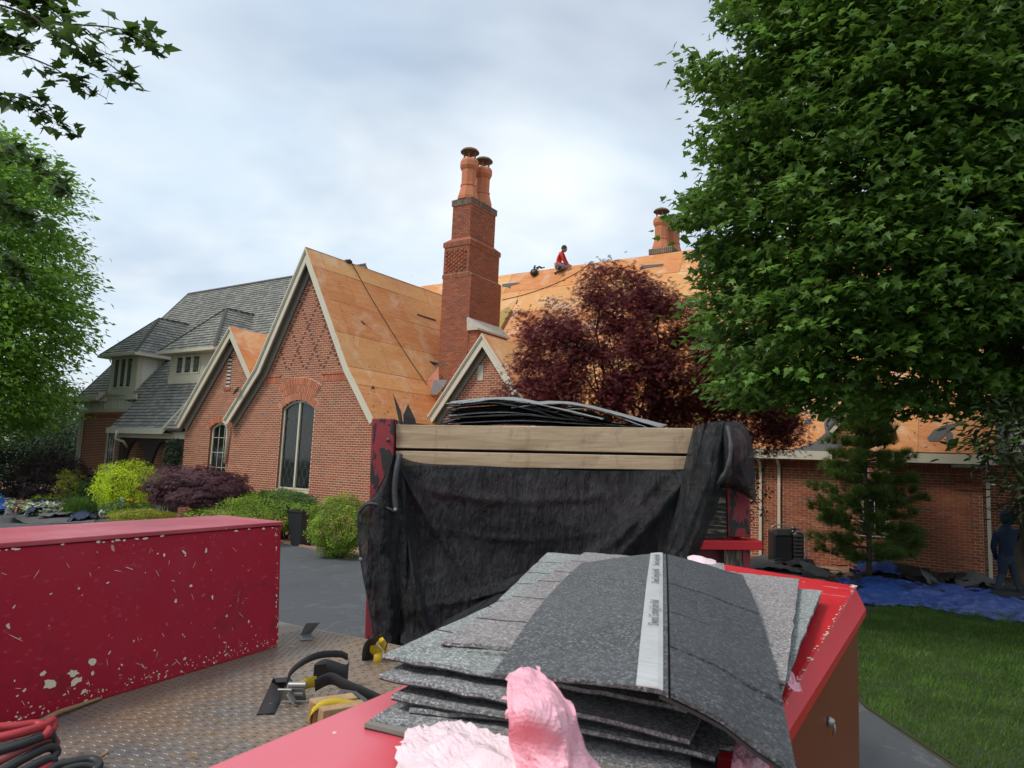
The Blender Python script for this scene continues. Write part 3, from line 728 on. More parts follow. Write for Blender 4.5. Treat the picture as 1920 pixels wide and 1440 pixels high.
s = MB(); s.box(.0, 2.8, 20.9, 21.15, 2.7, 2.92); s.hexa([(.0, 20.9, 2.92), (2.8, 20.9, 2.92), (2.8, 23.4, 5.6), (.0, 23.4, 5.6), (.0, 20.9, 2.98), (2.8, 20.9, 2.98), (2.8, 23.4, 5.66), (.0, 23.4, 5.66)]); s.build('rear_eave', 'trim_grey', house)
s = MB(); s.box(-.62, .02, 19.30, 19.495, 2.565, 2.69); s.build('corner_trim', 'trim_paint', house)
EZ, EY, RZ, RY = 2.88, 19.1, 10.0, 23.6
vG = Vector((0, RY - EY, RZ - EZ)); fR = Frame((0, EY, EZ), (1, 0, 0), vG, Vector((0, -(RZ - EZ), RY - EY)))
lenR = vG.length
ply_roof('main_roof', fR, -22.5, .25, 0, lenR, house, du=.3)
s = MB(); s.add([(-22.5, RY, RZ - .02), (.25, RY, RZ - .02), (.25, RY + 4.5, EZ), (-22.5, RY + 4.5, EZ)], [(0, 1, 2, 3)]); s.build('rear_roof', 'trim_grey', house)
s = MB(); s.box(-8.6, -3.12, EY - .03, EY, EZ - .24, EZ - .02); s.box(-1.86, .28, EY - .03, EY, EZ - .24, EZ - .02); s.box(-11, -8.6, EY - .03, EY, EZ - .24, EZ - .02); s.build('eave_fascia', 'trim_paint', house)
s = MB(); s.box(-11, .28, EY + .001, YG - .02, EZ - .25, EZ - .22); s.build('eave_soffit', 'trim_grey', house)
# wall dormer poking through the eave, behind the pine
s = MB(); fD = Frame((0, EY + .12, 0), (1, 0, 0), (0, 0, 1), (0, -1, 0))
wd = brick_wall('dormer_wall', fD, [(-3.1, 2.2), (-1.88, 2.2), (-1.88, 3.45), (-2.49, 4.2), (-3.1, 3.45)], [], house)
rk = [(-3.24, 3.4), (-2.49, 4.3), (-1.74, 3.4)]
s = MB(); s.strip(Frame((0, EY + .0, 0), (1, 0, 0), (0, 0, 1), (0, -1, 0)), rk, offset_line(rk, .16), -.05, 0); s.build('rake_fascia', 'trim_paint', house)
for sg, (e, r) in ((-1, (rk[0], rk[1])), (1, (rk[2], rk[1]))):
    v = Vector((r[0] - e[0], 0, r[1] - e[1])); f = Frame((e[0], EY - .02, e[1]), (0, 1, 0), v, Vector((sg * abs(v.z), 0, abs(v.x))))
    s = MB(); s.fbox(f, 0, 1.6, 0, v.length, -.05, .0); s.build('dormer_roof', 'felt_paper', house)
# downspouts
def downspout(x, y, z1, parent, w=.075, z0=.05):
    s = MB(); s.box(x - w / 2, x + w / 2, y - w * .8, y, z0, z1); s.bar((x, y - w * .5, z1), (x, y - .28, z1 + .22), w, w * .8)
    for z in (z0 + .6, z1 - .5): s.box(x - w * .62, x + w * .62, y - w * .86, y + .004, z, z + .03)
    s.build('downspout', 'trim_paint', parent, bevel=.008)
downspout(-4.93, YG - .02, 2.45, house); downspout(-4.46, YG - .02, 2.45, house); downspout(.07, YG - .03, 2.4, house); downspout(-13.80, YA - .02, 2.9, house, .06)
s = MB(); s.tube([at(420, 789, 1, 14.1), at(426, 800, 1, 14.2), at(426, 820, 1, 14.25), at(421, 868, 1, 14.27)], .045, 8); s.build('downspout', 'trim_paint', house, True)

# --- left wing: slate roof plane shared by main slope and porch
LS = Frame((0, 15.1, 4.31), (1, 0, 0), (0, 4.6, 5.64), (0, -5.64, 4.6)); LS.o = Vector((0, 19.9, 10)) - LS.v * ((19.9 - 15.1) / LS.v.y)
def lsv(y): return (y - LS.o.y) / LS.v.y
vtop = lsv(19.9); vp = lsv(14.13)
hole1 = [(-30.74, -.2), (-28.62, -.2), (-28.62, lsv(17.0)), (-30.74, lsv(17.0))]
hole2 = [(-26.6, lsv(15.7)), (-23.6, lsv(15.7)), (-23.6, lsv(17.4)), (-26.6, lsv(17.4))]
insl = lambda p: (lambda q: 203 < q[0] < 390 and 690 < q[1] < 806)(scr(p))
slate_roof('slate_roof', LS, [(-32.9, 0), (-27.75, 0), (-27.75, vp), (-23.14, vp), (-23.14, 0), (-20.6, 0), (-20.6, vtop), (-32.9, vtop)], [hole1, hole2], house, single=insl)
s = MB(); s.fbox(LS, -32.88, -30.76, .01, vtop, -.1, -.006); s.fbox(LS, -28.6, -26.62, .01, vtop, -.1, -.006); s.fbox(LS, -26.6, -23.6, vp + .01, lsv(15.68), -.1, -.006); s.fbox(LS, -27.73, -26.62, vp + .01, 0, -.1, -.006); s.fbox(LS, -23.58, -23.16, vp + .01, 0, -.1, -.006); s.fbox(LS, -23.58, -20.62, 0, vtop, -.1, -.006); s.fbox(LS, -30.74, -28.62, lsv(17), vtop, -.1, -.006); s.fbox(LS, -26.6, -23.6, lsv(17.4), vtop, -.1, -.006)
s.build('roof_deck', 'trim_grey', house)
s = MB(); s.fbox(LS, -32.9, -20.6, vtop - .1, vtop + .02, .0, .045)
s.fbox(LS, -32.96, -32.90, -.05, vtop, -.16, .03); s.build('ridge_cap', 'slate_gap', house)
s = MB(); s.add([(-32.9, 19.9, 9.98), (-20.6, 19.9, 9.98), (-20.6, 25, 4), (-32.9, 25, 4)], [(0, 1, 2, 3)]); s.build('rear_roof', 'slate', house)
YL = 15.5
fL = Frame((0, YL, 0), (1, 0, 0), (0, 0, 1), (0, -1, 0))
lw = [(-30.6, 1.25), (-29.87, 1.25), (-29.87, 2.9), (-30.6, 2.9)]
wallL = brick_wall('wing_wall', fL, [(-32.66, -.1), (-22.9, -.1), (-22.9, 3.66), (-32.66, 3.66)], [lw], house)
leaded_window(fL, -30.6, -29.87, 1.25, 2.9, 2.9, house, 1, grid=(3, 6), depth=.03, frame=.09)
obj('soldier_course', mesh_np('soldier_course', *soldier(fL, -32.6, -23, 3.45, 3.62, .0725, .02), 'brick'), wallL)['kind'] = 'stuff'
s = MB(); s.fbox(fL, -32.72, -23, 3.68, 4.45, -.02, .02); s.build('stucco_panel', 'stucco', house)
s = MB(); s.fbox(fL, -32.74, -23, 3.67, 3.82, .021, .05); s.fbox(fL, -32.74, -23, 4.2, 4.45, .021, .05)
for i in range(17): s.fbox(fL, -32.72 + i * .56, -32.62 + i * .56, 3.82, 4.2, .021, .045)
s.fbox(fL, -32.74, -32.6, -.1, 3.67, .0, .06)
s.build('timber_strip', 'trim_paint', house)
fLw = Frame((-32.66, YL, 0), (0, 1, 0), (0, 0, 1), (-1, 0, 0)); s = MB(); s.extr(fLw, [(0, 0), (9, 0), (9, 4.2), (4.4, 9.8), (0, 4.2)], -.1, 0); s.build('end_wall', 'brick', house)
s = MB(); s.box(-32.95, -30.85, 15.04, 15.09, 4.13, 4.33); s.box(-28.55, -27.78, 15.04, 15.09, 4.13, 4.33); s.box(-32.95, -30.85, 15.09, 15.48, 4.13, 4.16); s.box(-28.55, -27.78, 15.09, 15.48, 4.13, 4.16)
for x0 in (-30.87, ): s.box(x0, x0 + .06, 15.09, 15.5, 4.13, 4.5)
s.build('eave_fascia', 'trim_paint', house)
s = MB(); s.tube([(-32.95, 15.0, 4.15), (-32.97, 15.1, 3.95), (-32.78, 15.42, 3.7), (-32.76, 15.44, .1)], .055, 8); s.build('downspout', 'trim_paint', house, True)
# dormers
def dormer(u0, u1, y, z0, z1, ap, ridge_y, parent, panes, wz, ov=.38, lead=True, side=True):
    f = Frame((0, y, 0), (1, 0, 0), (0, 0, 1), (0, -1, 0)); d = obj('dormer', bpy.data.meshes.new('dormer'), parent)
    s = MB(); s.box(u0, u1, y, ridge_y, z0 - .3, z1); d.data = mesh_from('dormer', s.V, s.F, 'stucco')
    s = MB(); wu0, wu1 = wz[0], wz[1]
    s.fbox(f, u0 - .01, wu0 - .02, z0, z1, .0, .035); s.fbox(f, wu1 + .02, u1 + .01, z0, z1, 0, .035); s.fbox(f, wu0 - .02, wu1 + .02, wz[3] + .02, z1, 0, .03); s.fbox(f, u0 - .04, u1 + .04, z0 - .14, wz[2] - .02, 0, .06)
    fs = Frame((u1, y, 0), (0, 1, 0), (0, 0, 1), (1, 0, 0)); sl = 5.64 / 4.6
    s.fbox(fs, 0, .16, z0 - .1, z1, .0, .03); s.fbox(fs, .16, 2.2, z1 - .14, z1, 0, .03)
    for k in (.75, 1.3): s.fbox(fs, k, k + .1, z0 + k * sl, z1 - .14, .0, .028)
    s.extr(fs, [(0, z0 - .1), (1.15, z0 - .1 + 1.15 * sl), (1.15, z0 + .12 + 1.15 * sl), (0, z0 + .12)], .031, .05)
    s.build('timber_trim', 'trim_paint', d)
    pw = (wu1 - wu0) / panes
    for i in range(panes):
        a = wu0 + i * pw; b = a + pw; wn_ = MB()
        for (p, q, r, t) in ((a, a + .07, wz[2], wz[3]), (b - .07, b, wz[2], wz[3]), (a + .07, b - .07, wz[2], wz[2] + .07), (a + .07, b - .07, wz[3] - .07, wz[3])): wn_.fbox(f, p, q, r, t, .0, .05)
        wo = wn_.build('casement', 'trim_paint', d)
        pn = MB(); pn.fbox(f, a + .07, b - .07, wz[2] + .07, wz[3] - .07, .0, .012)
        if lead:
            pass
        pn.build('pane', 'window_glass', d)
        le = MB(); t = .009; dh = .19; dw = .095
        for sg in (1, -1):
            k = -12
            while k < 24:
                pts = []
                for q in range(0, 9):
                    u = a + .07 + (pw - .14) * q / 8; v = wz[2] + k * dh + sg * (u - a) * dh / dw
                    if wz[2] + .07 < v < wz[3] - .07: pts.append((u, v))
                if len(pts) > 1: (x1, y1), (x2, y2) = pts[0], pts[-1]; le.add([f.p(x1 - t, y1, .015), f.p(x1 + t, y1, .015), f.p(x2 + t, y2, .015), f.p(x2 - t, y2, .015)], [(0, 1, 2, 3)])
                k += 1
        le.build('leading', 'curtain', d)
    # hip roof
    X0, X1, Y0, ze = u0 - ov, u1 + ov, y - ov, z1 + .02
    ax, ay, az = ap
    s = MB(); s.box(X0, X1, Y0, ridge_y + .3, ze - .10, ze - .002); s.box(X0 - .05, X1 + .05, Y0 - .05, Y0, ze - .09, ze + .02); s.box(X1, X1 + .05, Y0, ridge_y - .3, ze - .09, ze + .02); s.box(X0 - .05, X0, Y0, ridge_y - .3, ze - .09, ze + .02); s.build('eave_gutter', 'trim_paint', d)
    fr = Frame((ax, Y0, ze), (1, 0, 0), (0, ay - Y0, az - ze), (0, -(az - ze), ay - Y0)); h1 = math.hypot(ay - Y0, az - ze)
    slate_roof('hip_slope', fr, [(X0 - ax, 0), (X1 - ax, 0), (0, h1)], [], d)
    fe = Frame((X1, Y0, ze), (0, 1, 0), (ax - X1, 0, az - ze), (az - ze, 0, X1 - ax)); h2 = math.hypot(X1 - ax, az - ze)
    slate_roof('side_slope', fe, [(0, 0), (ridge_y + 1.2 - Y0, 0), (ridge_y + 1.2 - Y0, h2), (ay - Y0, h2)], [], d)
    fw = Frame((X0, ridge_y + 1.2, ze), (0, -1, 0), (ax - X0, 0, az - ze), (-(az - ze), 0, ax - X0)); h3 = math.hypot(X0 - ax, az - ze)
    slate_roof('side_slope', fw, [(0, 0), (ridge_y + 1.2 - Y0, 0), (ridge_y + 1.2 - ay, h3), (0, h3)], [], d)
    s = MB()
    for e in ((X0, Y0), (X1, Y0)): s.bar((e[0], e[1], ze + .03), (ax, ay, az + .03), .09, .03)
    s.bar((ax, ay, az + .04), (ax, ridge_y + 1.3, az + .04), .12, .03); s.build('ridge_cap', 'slate_gap', d)
    return d
dormer(-30.72, -28.64, YL - .03, 4.52, 6.02, (-29.75, 16.75, 7.85), 17.6, house, 3, (-30.5, -29.0, 4.66, 5.95))
dormer(-26.60, -23.70, 15.66, 4.9, 5.98, (-25.2, 16.9, 7.92), 17.9, house, 3, (-26.25, -24.6, 5.12, 5.86), lead=False)
# porch
s = MB(); s.box(-27.85, -24.1, 14.06, 14.12, 2.74, 2.95); s.box(-27.85, -24.1, 14.12, 14.5, 2.74, 2.77); s.box(-27.8, -23.1, 14.5, 14.6, 2.60, 2.86); s.build('eave_fascia', 'trim_paint', house)
f = Frame((-24.1, 14.06, 2.74), (0, 4.6, 5.64), (0, 0, 1), (1, 0, 0)); s = MB(); s.add([(-24.1, 14.06, 2.74), (-24.1, 15.3, 4.26), (-24.1, 15.3, 4.46), (-24.1, 14.06, 2.95), (-24.04, 14.06, 2.74), (-24.04, 15.3, 4.26), (-24.04, 15.3, 4.46), (-24.04, 14.06, 2.95)], [(0, 1, 2, 3), (4, 5, 6, 7), (0, 1, 5, 4), (3, 2, 6, 7), (0, 3, 7, 4)]); s.build('porch_rake', 'trim_paint', house)
s = MB(); fP = Frame((0, 14.62, 0), (1, 0, 0), (0, 0, 1), (0, -1, 0))
s.fbox(fP, -27.8, -27.45, 0, 2.6, -.15, .02); s.fbox(fP, -24.1, -23.1, 0, 2.6, -.15, .02); s.fbox(fP, -25.85, -25.6, 0, 2.6, -.12, .0)
for (a, b) in ((-27.45, -25.85), (-25.6, -24.1)):
    m_ = (a + b) / 2; A1 = [(a + (b - a) * i / 12, 2.62) for i in range(13)]; B1 = [(a + (b - a) * i / 12, 2.5 - .95 * abs(2 * i / 12 - 1) ** 2.4) for i in range(13)]; s.strip(fP, A1, B1, -.12, 0)
s.build('porch_frame', 'dark_timber', house)
s = MB(); s.box(-27.8, -23.1, 14.7, 15.5, .0, .12); s.build('porch_floor', 'limestone', house)
s = MB(); s.box(-25.7, -24.6, 15.40, 15.47, .1, 2.2); s.build('front_door', 'dark_timber', house)
s = MB(); s.tube([at(219, 808, 1, 14.0), at(216, 822, 1, 14.05), at(232, 828, 1, 14.3), at(238, 838, 1, 14.5)], .05, 8); s.build('downspout', 'trim_paint', house, True)

# --- chimneys
def pot(c, h, r, parent, cap=True, rot=0.4):
    s = MB(); s.lathe(c, [(r * 1.45, 0), (r * 1.45, h * .07), (r * 1.05, h * .30), (r * 1.12, h * .31), (r * 1.12, h * .345), (r * 1.0, h * .36), (r * 1.02, h * .66), (r * 1.12, h * .68), (r * 1.3, h * .74), (r * 1.3, h * .84), (r * 1.12, h * .9), (r * .8, h * .9)], 8, rot=rot)
    p = s.build('chimney_pot', 'terracotta', parent)
    s = MB()
    for k in range(6): a = k * PI / 3; s.box(c[0] + r * .85 * math.cos(a) - .012, c[0] + r * .85 * math.cos(a) + .012, c[1] + r * .85 * math.sin(a) - .012, c[1] + r * .85 * math.sin(a) + .012, c[2] + h * .89, c[2] + h * 1.09)
    s.build('cowl_leg', 'cap_metal', p)
    s = MB(); s.lathe((c[0], c[1], c[2] + h * 1.06), [(r * 1.3, 0), (r * 1.3, .02), (r * 1.05, h * .06), (r * .5, h * .10), (.01, h * .11)], 16); s.build('rain_cap', 'pot_cap', p, True)
def stack(name, x0, x1, y0, y1, z0, z1, parent, bm='brick', pr=.007):
    s = MB(); s.box(x0 + .012, x1 - .012, y0 + .012, y1 - .012, z0, z1); o = s.build(name, 'mortar', parent); L = []
    for f, w in ((Frame((x0, y0 + .012, 0), (1, 0, 0), (0, 0, 1), (0, -1, 0)), x1 - x0), (Frame((x1 - .012, y0, 0), (0, 1, 0), (0, 0, 1), (1, 0, 0)), y1 - y0), (Frame((x0 + .012, y1, 0), (0, -1, 0), (0, 0, 1), (-1, 0, 0)), y1 - y0), (Frame((x1, y1 - .012, 0), (-1, 0, 0), (0, 0, 1), (0, 1, 0)), x1 - x0)):
        C, R = cells([(0, z0), (w, z0), (w, z1), (0, z1)], BRW, BRH, .5, (), .03); L.append(quads_of(C, f, .015, .009, .0075, .0075))
    m = obj('brick_courses', mesh_np('brick_courses', *merge(L), bm), o); m['kind'] = 'stuff'; return o
def collar(x0, x1, y0, y1, z0, z1, d, parent, bm='brick'):
    s = MB(); s.box(x0 - d + .01, x1 + d - .01, y0 - d + .01, y1 + d - .01, z0, z1); o = s.build('brick_collar', 'mortar', parent); L = []
    for f, w in ((Frame((x0 - d, y0 - d + .01, 0), (1, 0, 0), (0, 0, 1), (0, -1, 0)), x1 - x0 + 2 * d), (Frame((x1 + d - .01, y0 - d, 0), (0, 1, 0), (0, 0, 1), (1, 0, 0)), y1 - y0 + 2 * d)):
        L.append(soldier(f, 0, w, z0, z1, .0725, .018))
    obj('soldier_bricks', mesh_np('soldier_bricks', *merge(L), bm), o)['kind'] = 'stuff'; return o
chim = obj('chimney', bpy.data.meshes.new('chimney'), house)
stack('lower_stack', -14.97, -13.78, 18.0, 19.75, 2.6, 8.37, house); stack('middle_stack', -14.97, -13.9, 18.0, 19.72, 8.37, 9.46, house); stack('upper_stack', -14.78, -14.0, 18.1, 19.52, 9.46, 10.82, house)
col.objects.unlink(chim); bpy.data.objects.remove(chim)
collar(-14.97, -13.88, 18.0, 19.72, 8.28, 8.42, .022, house); collar(-14.97, -13.9, 18.0, 19.72, 9.36, 9.52, .035, house)
collar(-14.78, -14.0, 18.1, 19.52, 10.80, 11.0, .035, house, 'sooty_brick')
s = MB(); s.hexa([(-15.0, 17.97, 9.525), (-13.87, 17.97, 9.525), (-13.87, 19.75, 9.525), (-15.0, 19.75, 9.525), (-14.78, 18.1, 9.66), (-14.0, 18.1, 9.66), (-14.0, 19.52, 9.66), (-14.78, 19.52, 9.66)]); s.build('brick_weathering', 'brick', house)
s = MB(); s.hexa([(-14.83, 18.05, 11.0), (-13.95, 18.05, 11.0), (-13.95, 19.57, 11.0), (-14.83, 19.57, 11.0), (-14.7, 18.2, 11.09), (-14.08, 18.2, 11.09), (-14.08, 19.4, 11.09), (-14.7, 19.4, 11.09)]); s.build('stack_crown', 'sooty_brick', house)
C_ = []
for k in range(11):
    for j in range(5): C_.append((.08 + j * .22 + (k % 2) * .11, .08 + j * .22 + (k % 2) * .11 + .1, 8.5 + k * BRH, 8.5 + (k + 1) * BRH))
obj('projecting_headers', mesh_np('projecting_headers', *quads_of([c for c in C_ if c[1] < 1.05], Frame((-14.97, 18.0, 0), (1, 0, 0), (0, 0, 1), (0, -1, 0)), .01, 0, .035, .035), 'brick'), house)['kind'] = 'stuff'
stack('chimney_shoulder', -13.79, -13.42, 18.02, 19.72, 2.6, 6.52, house)
s = MB(); s.hexa([(-13.80, 17.94, 6.50), (-13.36, 17.94, 6.50), (-13.36, 19.8, 6.50), (-13.80, 19.8, 6.50), (-13.83, 17.94, 6.86), (-13.78, 17.94, 6.88), (-13.78, 19.8, 6.88), (-13.83, 19.8, 6.86)])
s.hexa([(-13.80, 17.94, 6.44), (-13.36, 17.94, 6.44), (-13.36, 19.8, 6.44), (-13.80, 19.8, 6.44), (-13.80, 17.94, 6.498), (-13.36, 17.94, 6.498), (-13.36, 19.8, 6.498), (-13.80, 19.8, 6.498)]); s.build('stone_cap', 'limestone', house)
pot((-14.42, 18.42, 11.05), 1.62, .25, house); pot((-14.40, 19.2, 11.05), 1.60, .25, house)
c2 = at(1243, 468, 2, 10.25)
stack('rear_stack', c2.x - .45, c2.x + .45, c2.y - .2, c2.y + 1.0, 8.5, 10.1, house, 'sooty_brick'); collar(c2.x - .42, c2.x + .42, c2.y - .2, c2.y + 1.0, 10.05, 10.26, .04, house, 'sooty_brick')
pot((c2.x - .12, c2.y + .1, 10.22), 1.42, .23, house); pot((c2.x + .08, c2.y + .8, 10.22), 1.38, .23, house)
# flashing by the chimney foot, valley metal
s = MB(); s.add([at(790, 726, 1, 17.3), at(822, 688, 1, 17.9), at(824, 735, 1, 17.6), at(812, 742, 1, 17.2)], [(0, 1, 2, 3)]); fl_ = s.build('copper_flashing', 'copper', house)
s = MB(); P = [at(806, 735, 1, 17.0), at(815, 712, 1, 17.3), at(838, 712, 1, 17.3), at(832, 726, 1, 16.9), at(818, 741, 1, 16.8)]; s.add(P, [tuple(range(5))]); s.build('lead_flashing', 'lead_grey', house)
s = MB()
cr = [(938, 640), (938, 592), (958, 579), (962, 585), (943, 618), (943, 640)]
nR = fR.n; a = [atp(x, y, nR, fR.o) for x, y in cr]; s.add([p + nR * .02 for p in a] + [p + nR * .16 for p in a], [tuple(range(6, 12)), (0, 1, 7, 6), (1, 2, 8, 7), (2, 3, 9, 8), (3, 4, 10, 9), (4, 5, 11, 10)]); s.build('cricket', 'olive_foam', house)

# the single bricks and slates that show largest
def seen_size(f, c):
    a = scr(f.p(c[0], c[2])); b = scr(f.p(c[1], c[3])); return abs(a[0] - b[0]) * abs(a[1] - b[1])
PIECES.sort(key=lambda t: -seen_size(t[0], t[1]))
def brick_mesh():
    f0 = Frame((0, 0, 0), (1, 0, 0), (0, 1, 0), (0, 0, 1)); out = []
    for k in range(3):
        V, Q = quads_of([(0, BRW, 0, BRH)], f0, .011, 0, .007 + .002 * k, .007 + .0015 * k); out.append(mesh_np('brick', V, Q, 'brick'))
    return out
bms = brick_mesh(); rest = []
for i, (f, c, w) in enumerate(PIECES):
    if i < 296: obj('brick', bms[i % 3], w, f.mat(c[0], c[2], 0))
    else: rest.append(c)
if rest: obj('brick_courses', mesh_np('brick_courses', *quads_of(rest, PIECES[0][0], .011, 0.0, .007, .007), 'brick'), PIECES[0][2])['kind'] = 'stuff'
SL.sort(key=lambda t: -seen_size(t[0], t[1])); f0 = Frame((0, 0, 0), (1, 0, 0), (0, 1, 0), (0, 0, 1)); rest = []
sms = [mesh_np('slate', *quads_of([(0, .25, 0, .165)], f0, .016, 0, .024 + .004 * k, .004), 'slate') for k in range(3)]
for i, (f, c, w, a, b) in enumerate(SL):
    if i < 290: obj('slate', sms[i % 3], w, f.mat(c[0], c[2], 0))
    else: rest.append(c)
if rest: obj('slate_courses', mesh_np('slate_courses', *quads_of(rest, SL[0][0], .016, 0.0, .028, .004, .006), 'slate'), SL[0][2])['kind'] = 'stuff'

# ---------------------------------------------------------------- flatbed truck
DZ, LZ = 1.39, 1.877
TY = math.radians(4.9)
td = Vector((-math.sin(TY), math.cos(TY), 0)); ts = Vector((math.cos(TY), math.sin(TY), 0)); UP = Vector((0, 0, 1))
TO = Vector((-1.42, 0, 0))            # bed centreline reference
fT = Frame(TO + Vector((0, 0, DZ)), ts, td, UP)
Y1 = 2.36
truck = root('flatbed_truck', 'flatbed truck with a worn steel tread plate deck, in the near foreground', 'truck', (TO.x, TO.y, 0))
s = MB(); s.fbox(fT, -1.22, 1.22, -3.6, Y1, -.012, 0); deck = s.build('deck_plate', 'tread_plate', truck)
C_ = []
V = []; Q = []
SP = .0225; rows = int((Y1 + .1) / SP); VV = {0: ([], []), 1: ([], [])}
tmplo = np.array([(-1, 0, 0), (-.5, .42, 0), (.5, .42, 0), (1, 0, 0), (.5, -.42, 0), (-.5, -.42, 0), (-.55, 0, 1), (.55, 0, 1)])
tq = [(0, 5, 6), (5, 4, 7), (5, 7, 6), (4, 3, 7), (3, 2, 7), (2, 1, 6), (2, 6, 7), (1, 0, 6)]
for r in range(rows):
    y = -.1 + r * SP
    for k in range(int(1.8 / .026)):
        x = -.92 + k * .026 + (r % 2) * .013; md_ = (r + k) % 2
        a = (.12 if md_ else .9) + rnd.uniform(-.04, .04); ca, sa = math.cos(a), math.sin(a); L_ = .0115 if md_ else .0065; W_ = .0045 if md_ else .0050
        V, Q = VV[md_]; P = [fT.p(x + (p[0] * L_) * ca - (p[1] * W_) * sa, y + (p[0] * L_) * sa + (p[1] * W_) * ca, .0003 + p[2] * .0016) for p in tmplo]
        b = len(V); V += [tuple(p) for p in P]; Q += [tuple(b + i for i in t) for t in tq]
o = obj('round_treads', mesh_np('round_treads', np.array(VV[0][0]), np.array(VV[0][1]), 'dirty_tread'), deck); o['kind'] = 'stuff'
V, Q = VV[1]
o = obj('raised_treads', mesh_np('raised_treads', np.array(V), np.array(Q), 'worn_tread'), deck); o['kind'] = 'stuff'
s = MB(); s.fbox(fT, -1.24, -1.16, -3.6, Y1, -.14, -.014); s.fbox(fT, 1.16, 1.24, -3.6, Y1, -.14, -.014); s.fbox(fT, -1.15, 1.15, Y1 - .08, Y1 - .004, -.14, -.014); s.fbox(fT, -.45, -.35, -3.6, Y1 - .1, -.32, -.016); s.fbox(fT, .35, .45, -3.6, Y1 - .1, -.32, -.016)
s.build('bed_frame', 'grey_metal', truck)
for sx in (-.98, .98):
    for yy in (1.25,):
        s = MB(); c = fT.p(sx, yy, -.94); s.lathe(c - ts * .14, [(.30, 0), (.42, .015), (.45, .06), (.45, .22), (.42, .265), (.30, .28)], 28, axis=ts); w = s.build('wheel', 'black_rubber', truck)
        s = MB(); s.lathe(c - ts * .145, [(.27, 0), (.27, .29)], 16, axis=ts); s.build('rim', 'zinc_metal', w)
s = MB(); s.fbox(fT, .86, 1.2, .62, 1.9, -.40, -.37); s.fbox(fT, .86, 1.2, 1.88, 1.91, -.75, -.37); s.build('mudguard', 'black_plastic', truck)
s = MB(); s.fbox(fT, -1.1, 1.1, -5.4, -3.9, -.5, 1.3); s.build('cab', 'chipped_red_paint', truck, bevel=.06)
s = MB(); s.fbox(fT, -1.0, 1.0, -3.895, -3.885, .55, 1.15); s.build('rear_window', 'window_glass', truck)
s = MB(); s.lathe(fT.p(.95, -3.4, -.94), [(.3, 0), (.44, .03), (.44, .24), (.3, .27)], 24, axis=ts); s.build('wheel', 'black_rubber', truck); s = MB(); s.lathe(fT.p(-1.2, -3.4, -.94), [(.3, 0), (.44, .03), (.44, .24), (.3, .27)], 24, axis=ts); s.build('wheel', 'black_rubber', truck)

# left tool box (deep red, badly chipped)
def onz(x, y, z): return at(x, y, 2, z)
bl = root('tool_box', 'long dark red steel tool box with chipped paint along the left side of the deck', 'tool box', onz(300, 1270, DZ))
a1, a0 = onz(522, 1212, DZ), onz(0, 1350, DZ); dL = (a0 - a1).normalized()
b1, b0 = onz(528, 979, LZ), onz(0, 1028, LZ); dT = (b0 - b1).normalized()
dL = dT = (dL + dT).normalized(); cr = Vector((-.37, .06, 0)); far1 = onz(400, 968, LZ) + (onz(400, 968, LZ) - onz(0, 995, LZ)).normalized() * .07
LEN = 2.9; out = Vector((-.36, -.03, 0))
P = [a1, a1 + dL * LEN, a1 + dL * LEN + out, a1 + out, b1, b1 + dT * LEN, b1 + dT * LEN + out, b1 + out]
P = [Vector(p) for p in P]
s = MB(); s.hexa([P[3], P[2], P[1], P[0], P[7] - UP * .014, P[6] - UP * .014, P[5] - UP * .014, P[4] - UP * .014]); s.build('box_body', 'chipped_red_paint', bl, bevel=.004)
ex = (P[4] - P[7]).normalized() * .008; ey = -dT * .008
s = MB(); q = [P[7] - ex + ey, P[6] - ex - ey, P[5] + ex - ey, P[4] + ex + ey]; s.hexa([p - UP * .012 for p in q] + [p + UP * .003 for p in q]); s.build('lid', 'faded_lid', bl, bevel=.003)
# paint chips with a shape of their own, along the lower and upper edge of the face
fF = Frame(a1, dL, (b1 - a1).normalized(), None); fF.v = (b1 - a1 - dL * (b1 - a1).dot(dL)).normalized(); fF.n = fF.v.cross(fF.u) if (fF.v.cross(fF.u)).x > 0 else fF.u.cross(fF.v)
s = MB()
def blob(f, u, v, r, asp=1.0, n=.0012, k=9, ang=0.0):
    pts = []
    for i in range(k):
        t = 2 * PI * i / k; rr = r * rnd.uniform(.55, 1.2); x, y = rr * math.cos(t) * asp, rr * math.sin(t); pts.append(f.p(u + x * math.cos(ang) - y * math.sin(ang), v + x * math.sin(ang) + y * math.cos(ang), n))
    s.add(pts, [tuple(range(k))])
for i in range(330):
    u = rnd.uniform(.03, 1.85); z = rnd.random(); v = .010 + abs(rnd.gauss(0, .022)) if z < .80 else rnd.uniform(.02, .46); r = rnd.uniform(.0008, .0035) if z < .93 else rnd.uniform(.003, .006)
    blob(fF, u, v, r, rnd.uniform(.3, 2.6), .0012 + rnd.random() * .0006, 8, rnd.uniform(-1, 1))
for (u, v, r, asp) in ((.93, .085, .016, 1.2), (.86, .10, .011, 1.8), (.80, .12, .012, 1.2), (.95, .12, .009, 1), (.85, .075, .010, 2.0), (.80, .085, .007, 1), (1.63, .09, .010, 2.2), (1.52, .10, .006, 2), (1.40, .26, .010, .6), (1.68, .38, .010, .6), (.50, .25, .008, .8), (.34, .24, .009, .6), (.37, .41, .009, .6), (.55, .41, .007, .7)):
    blob(fF, u, v, r, asp, .0022, 11, rnd.uniform(-.4, .9))
Vt = (b1 - a1).length - .016
for i in range(70):
    u, v = rnd.uniform(.05, 1.8), rnd.uniform(.04, .44); blob(fF, u, v, rnd.uniform(.0006, .0012), rnd.uniform(6, 22), .0012 + rnd.random() * .0006, 6, rnd.gauss(1.2, .7))
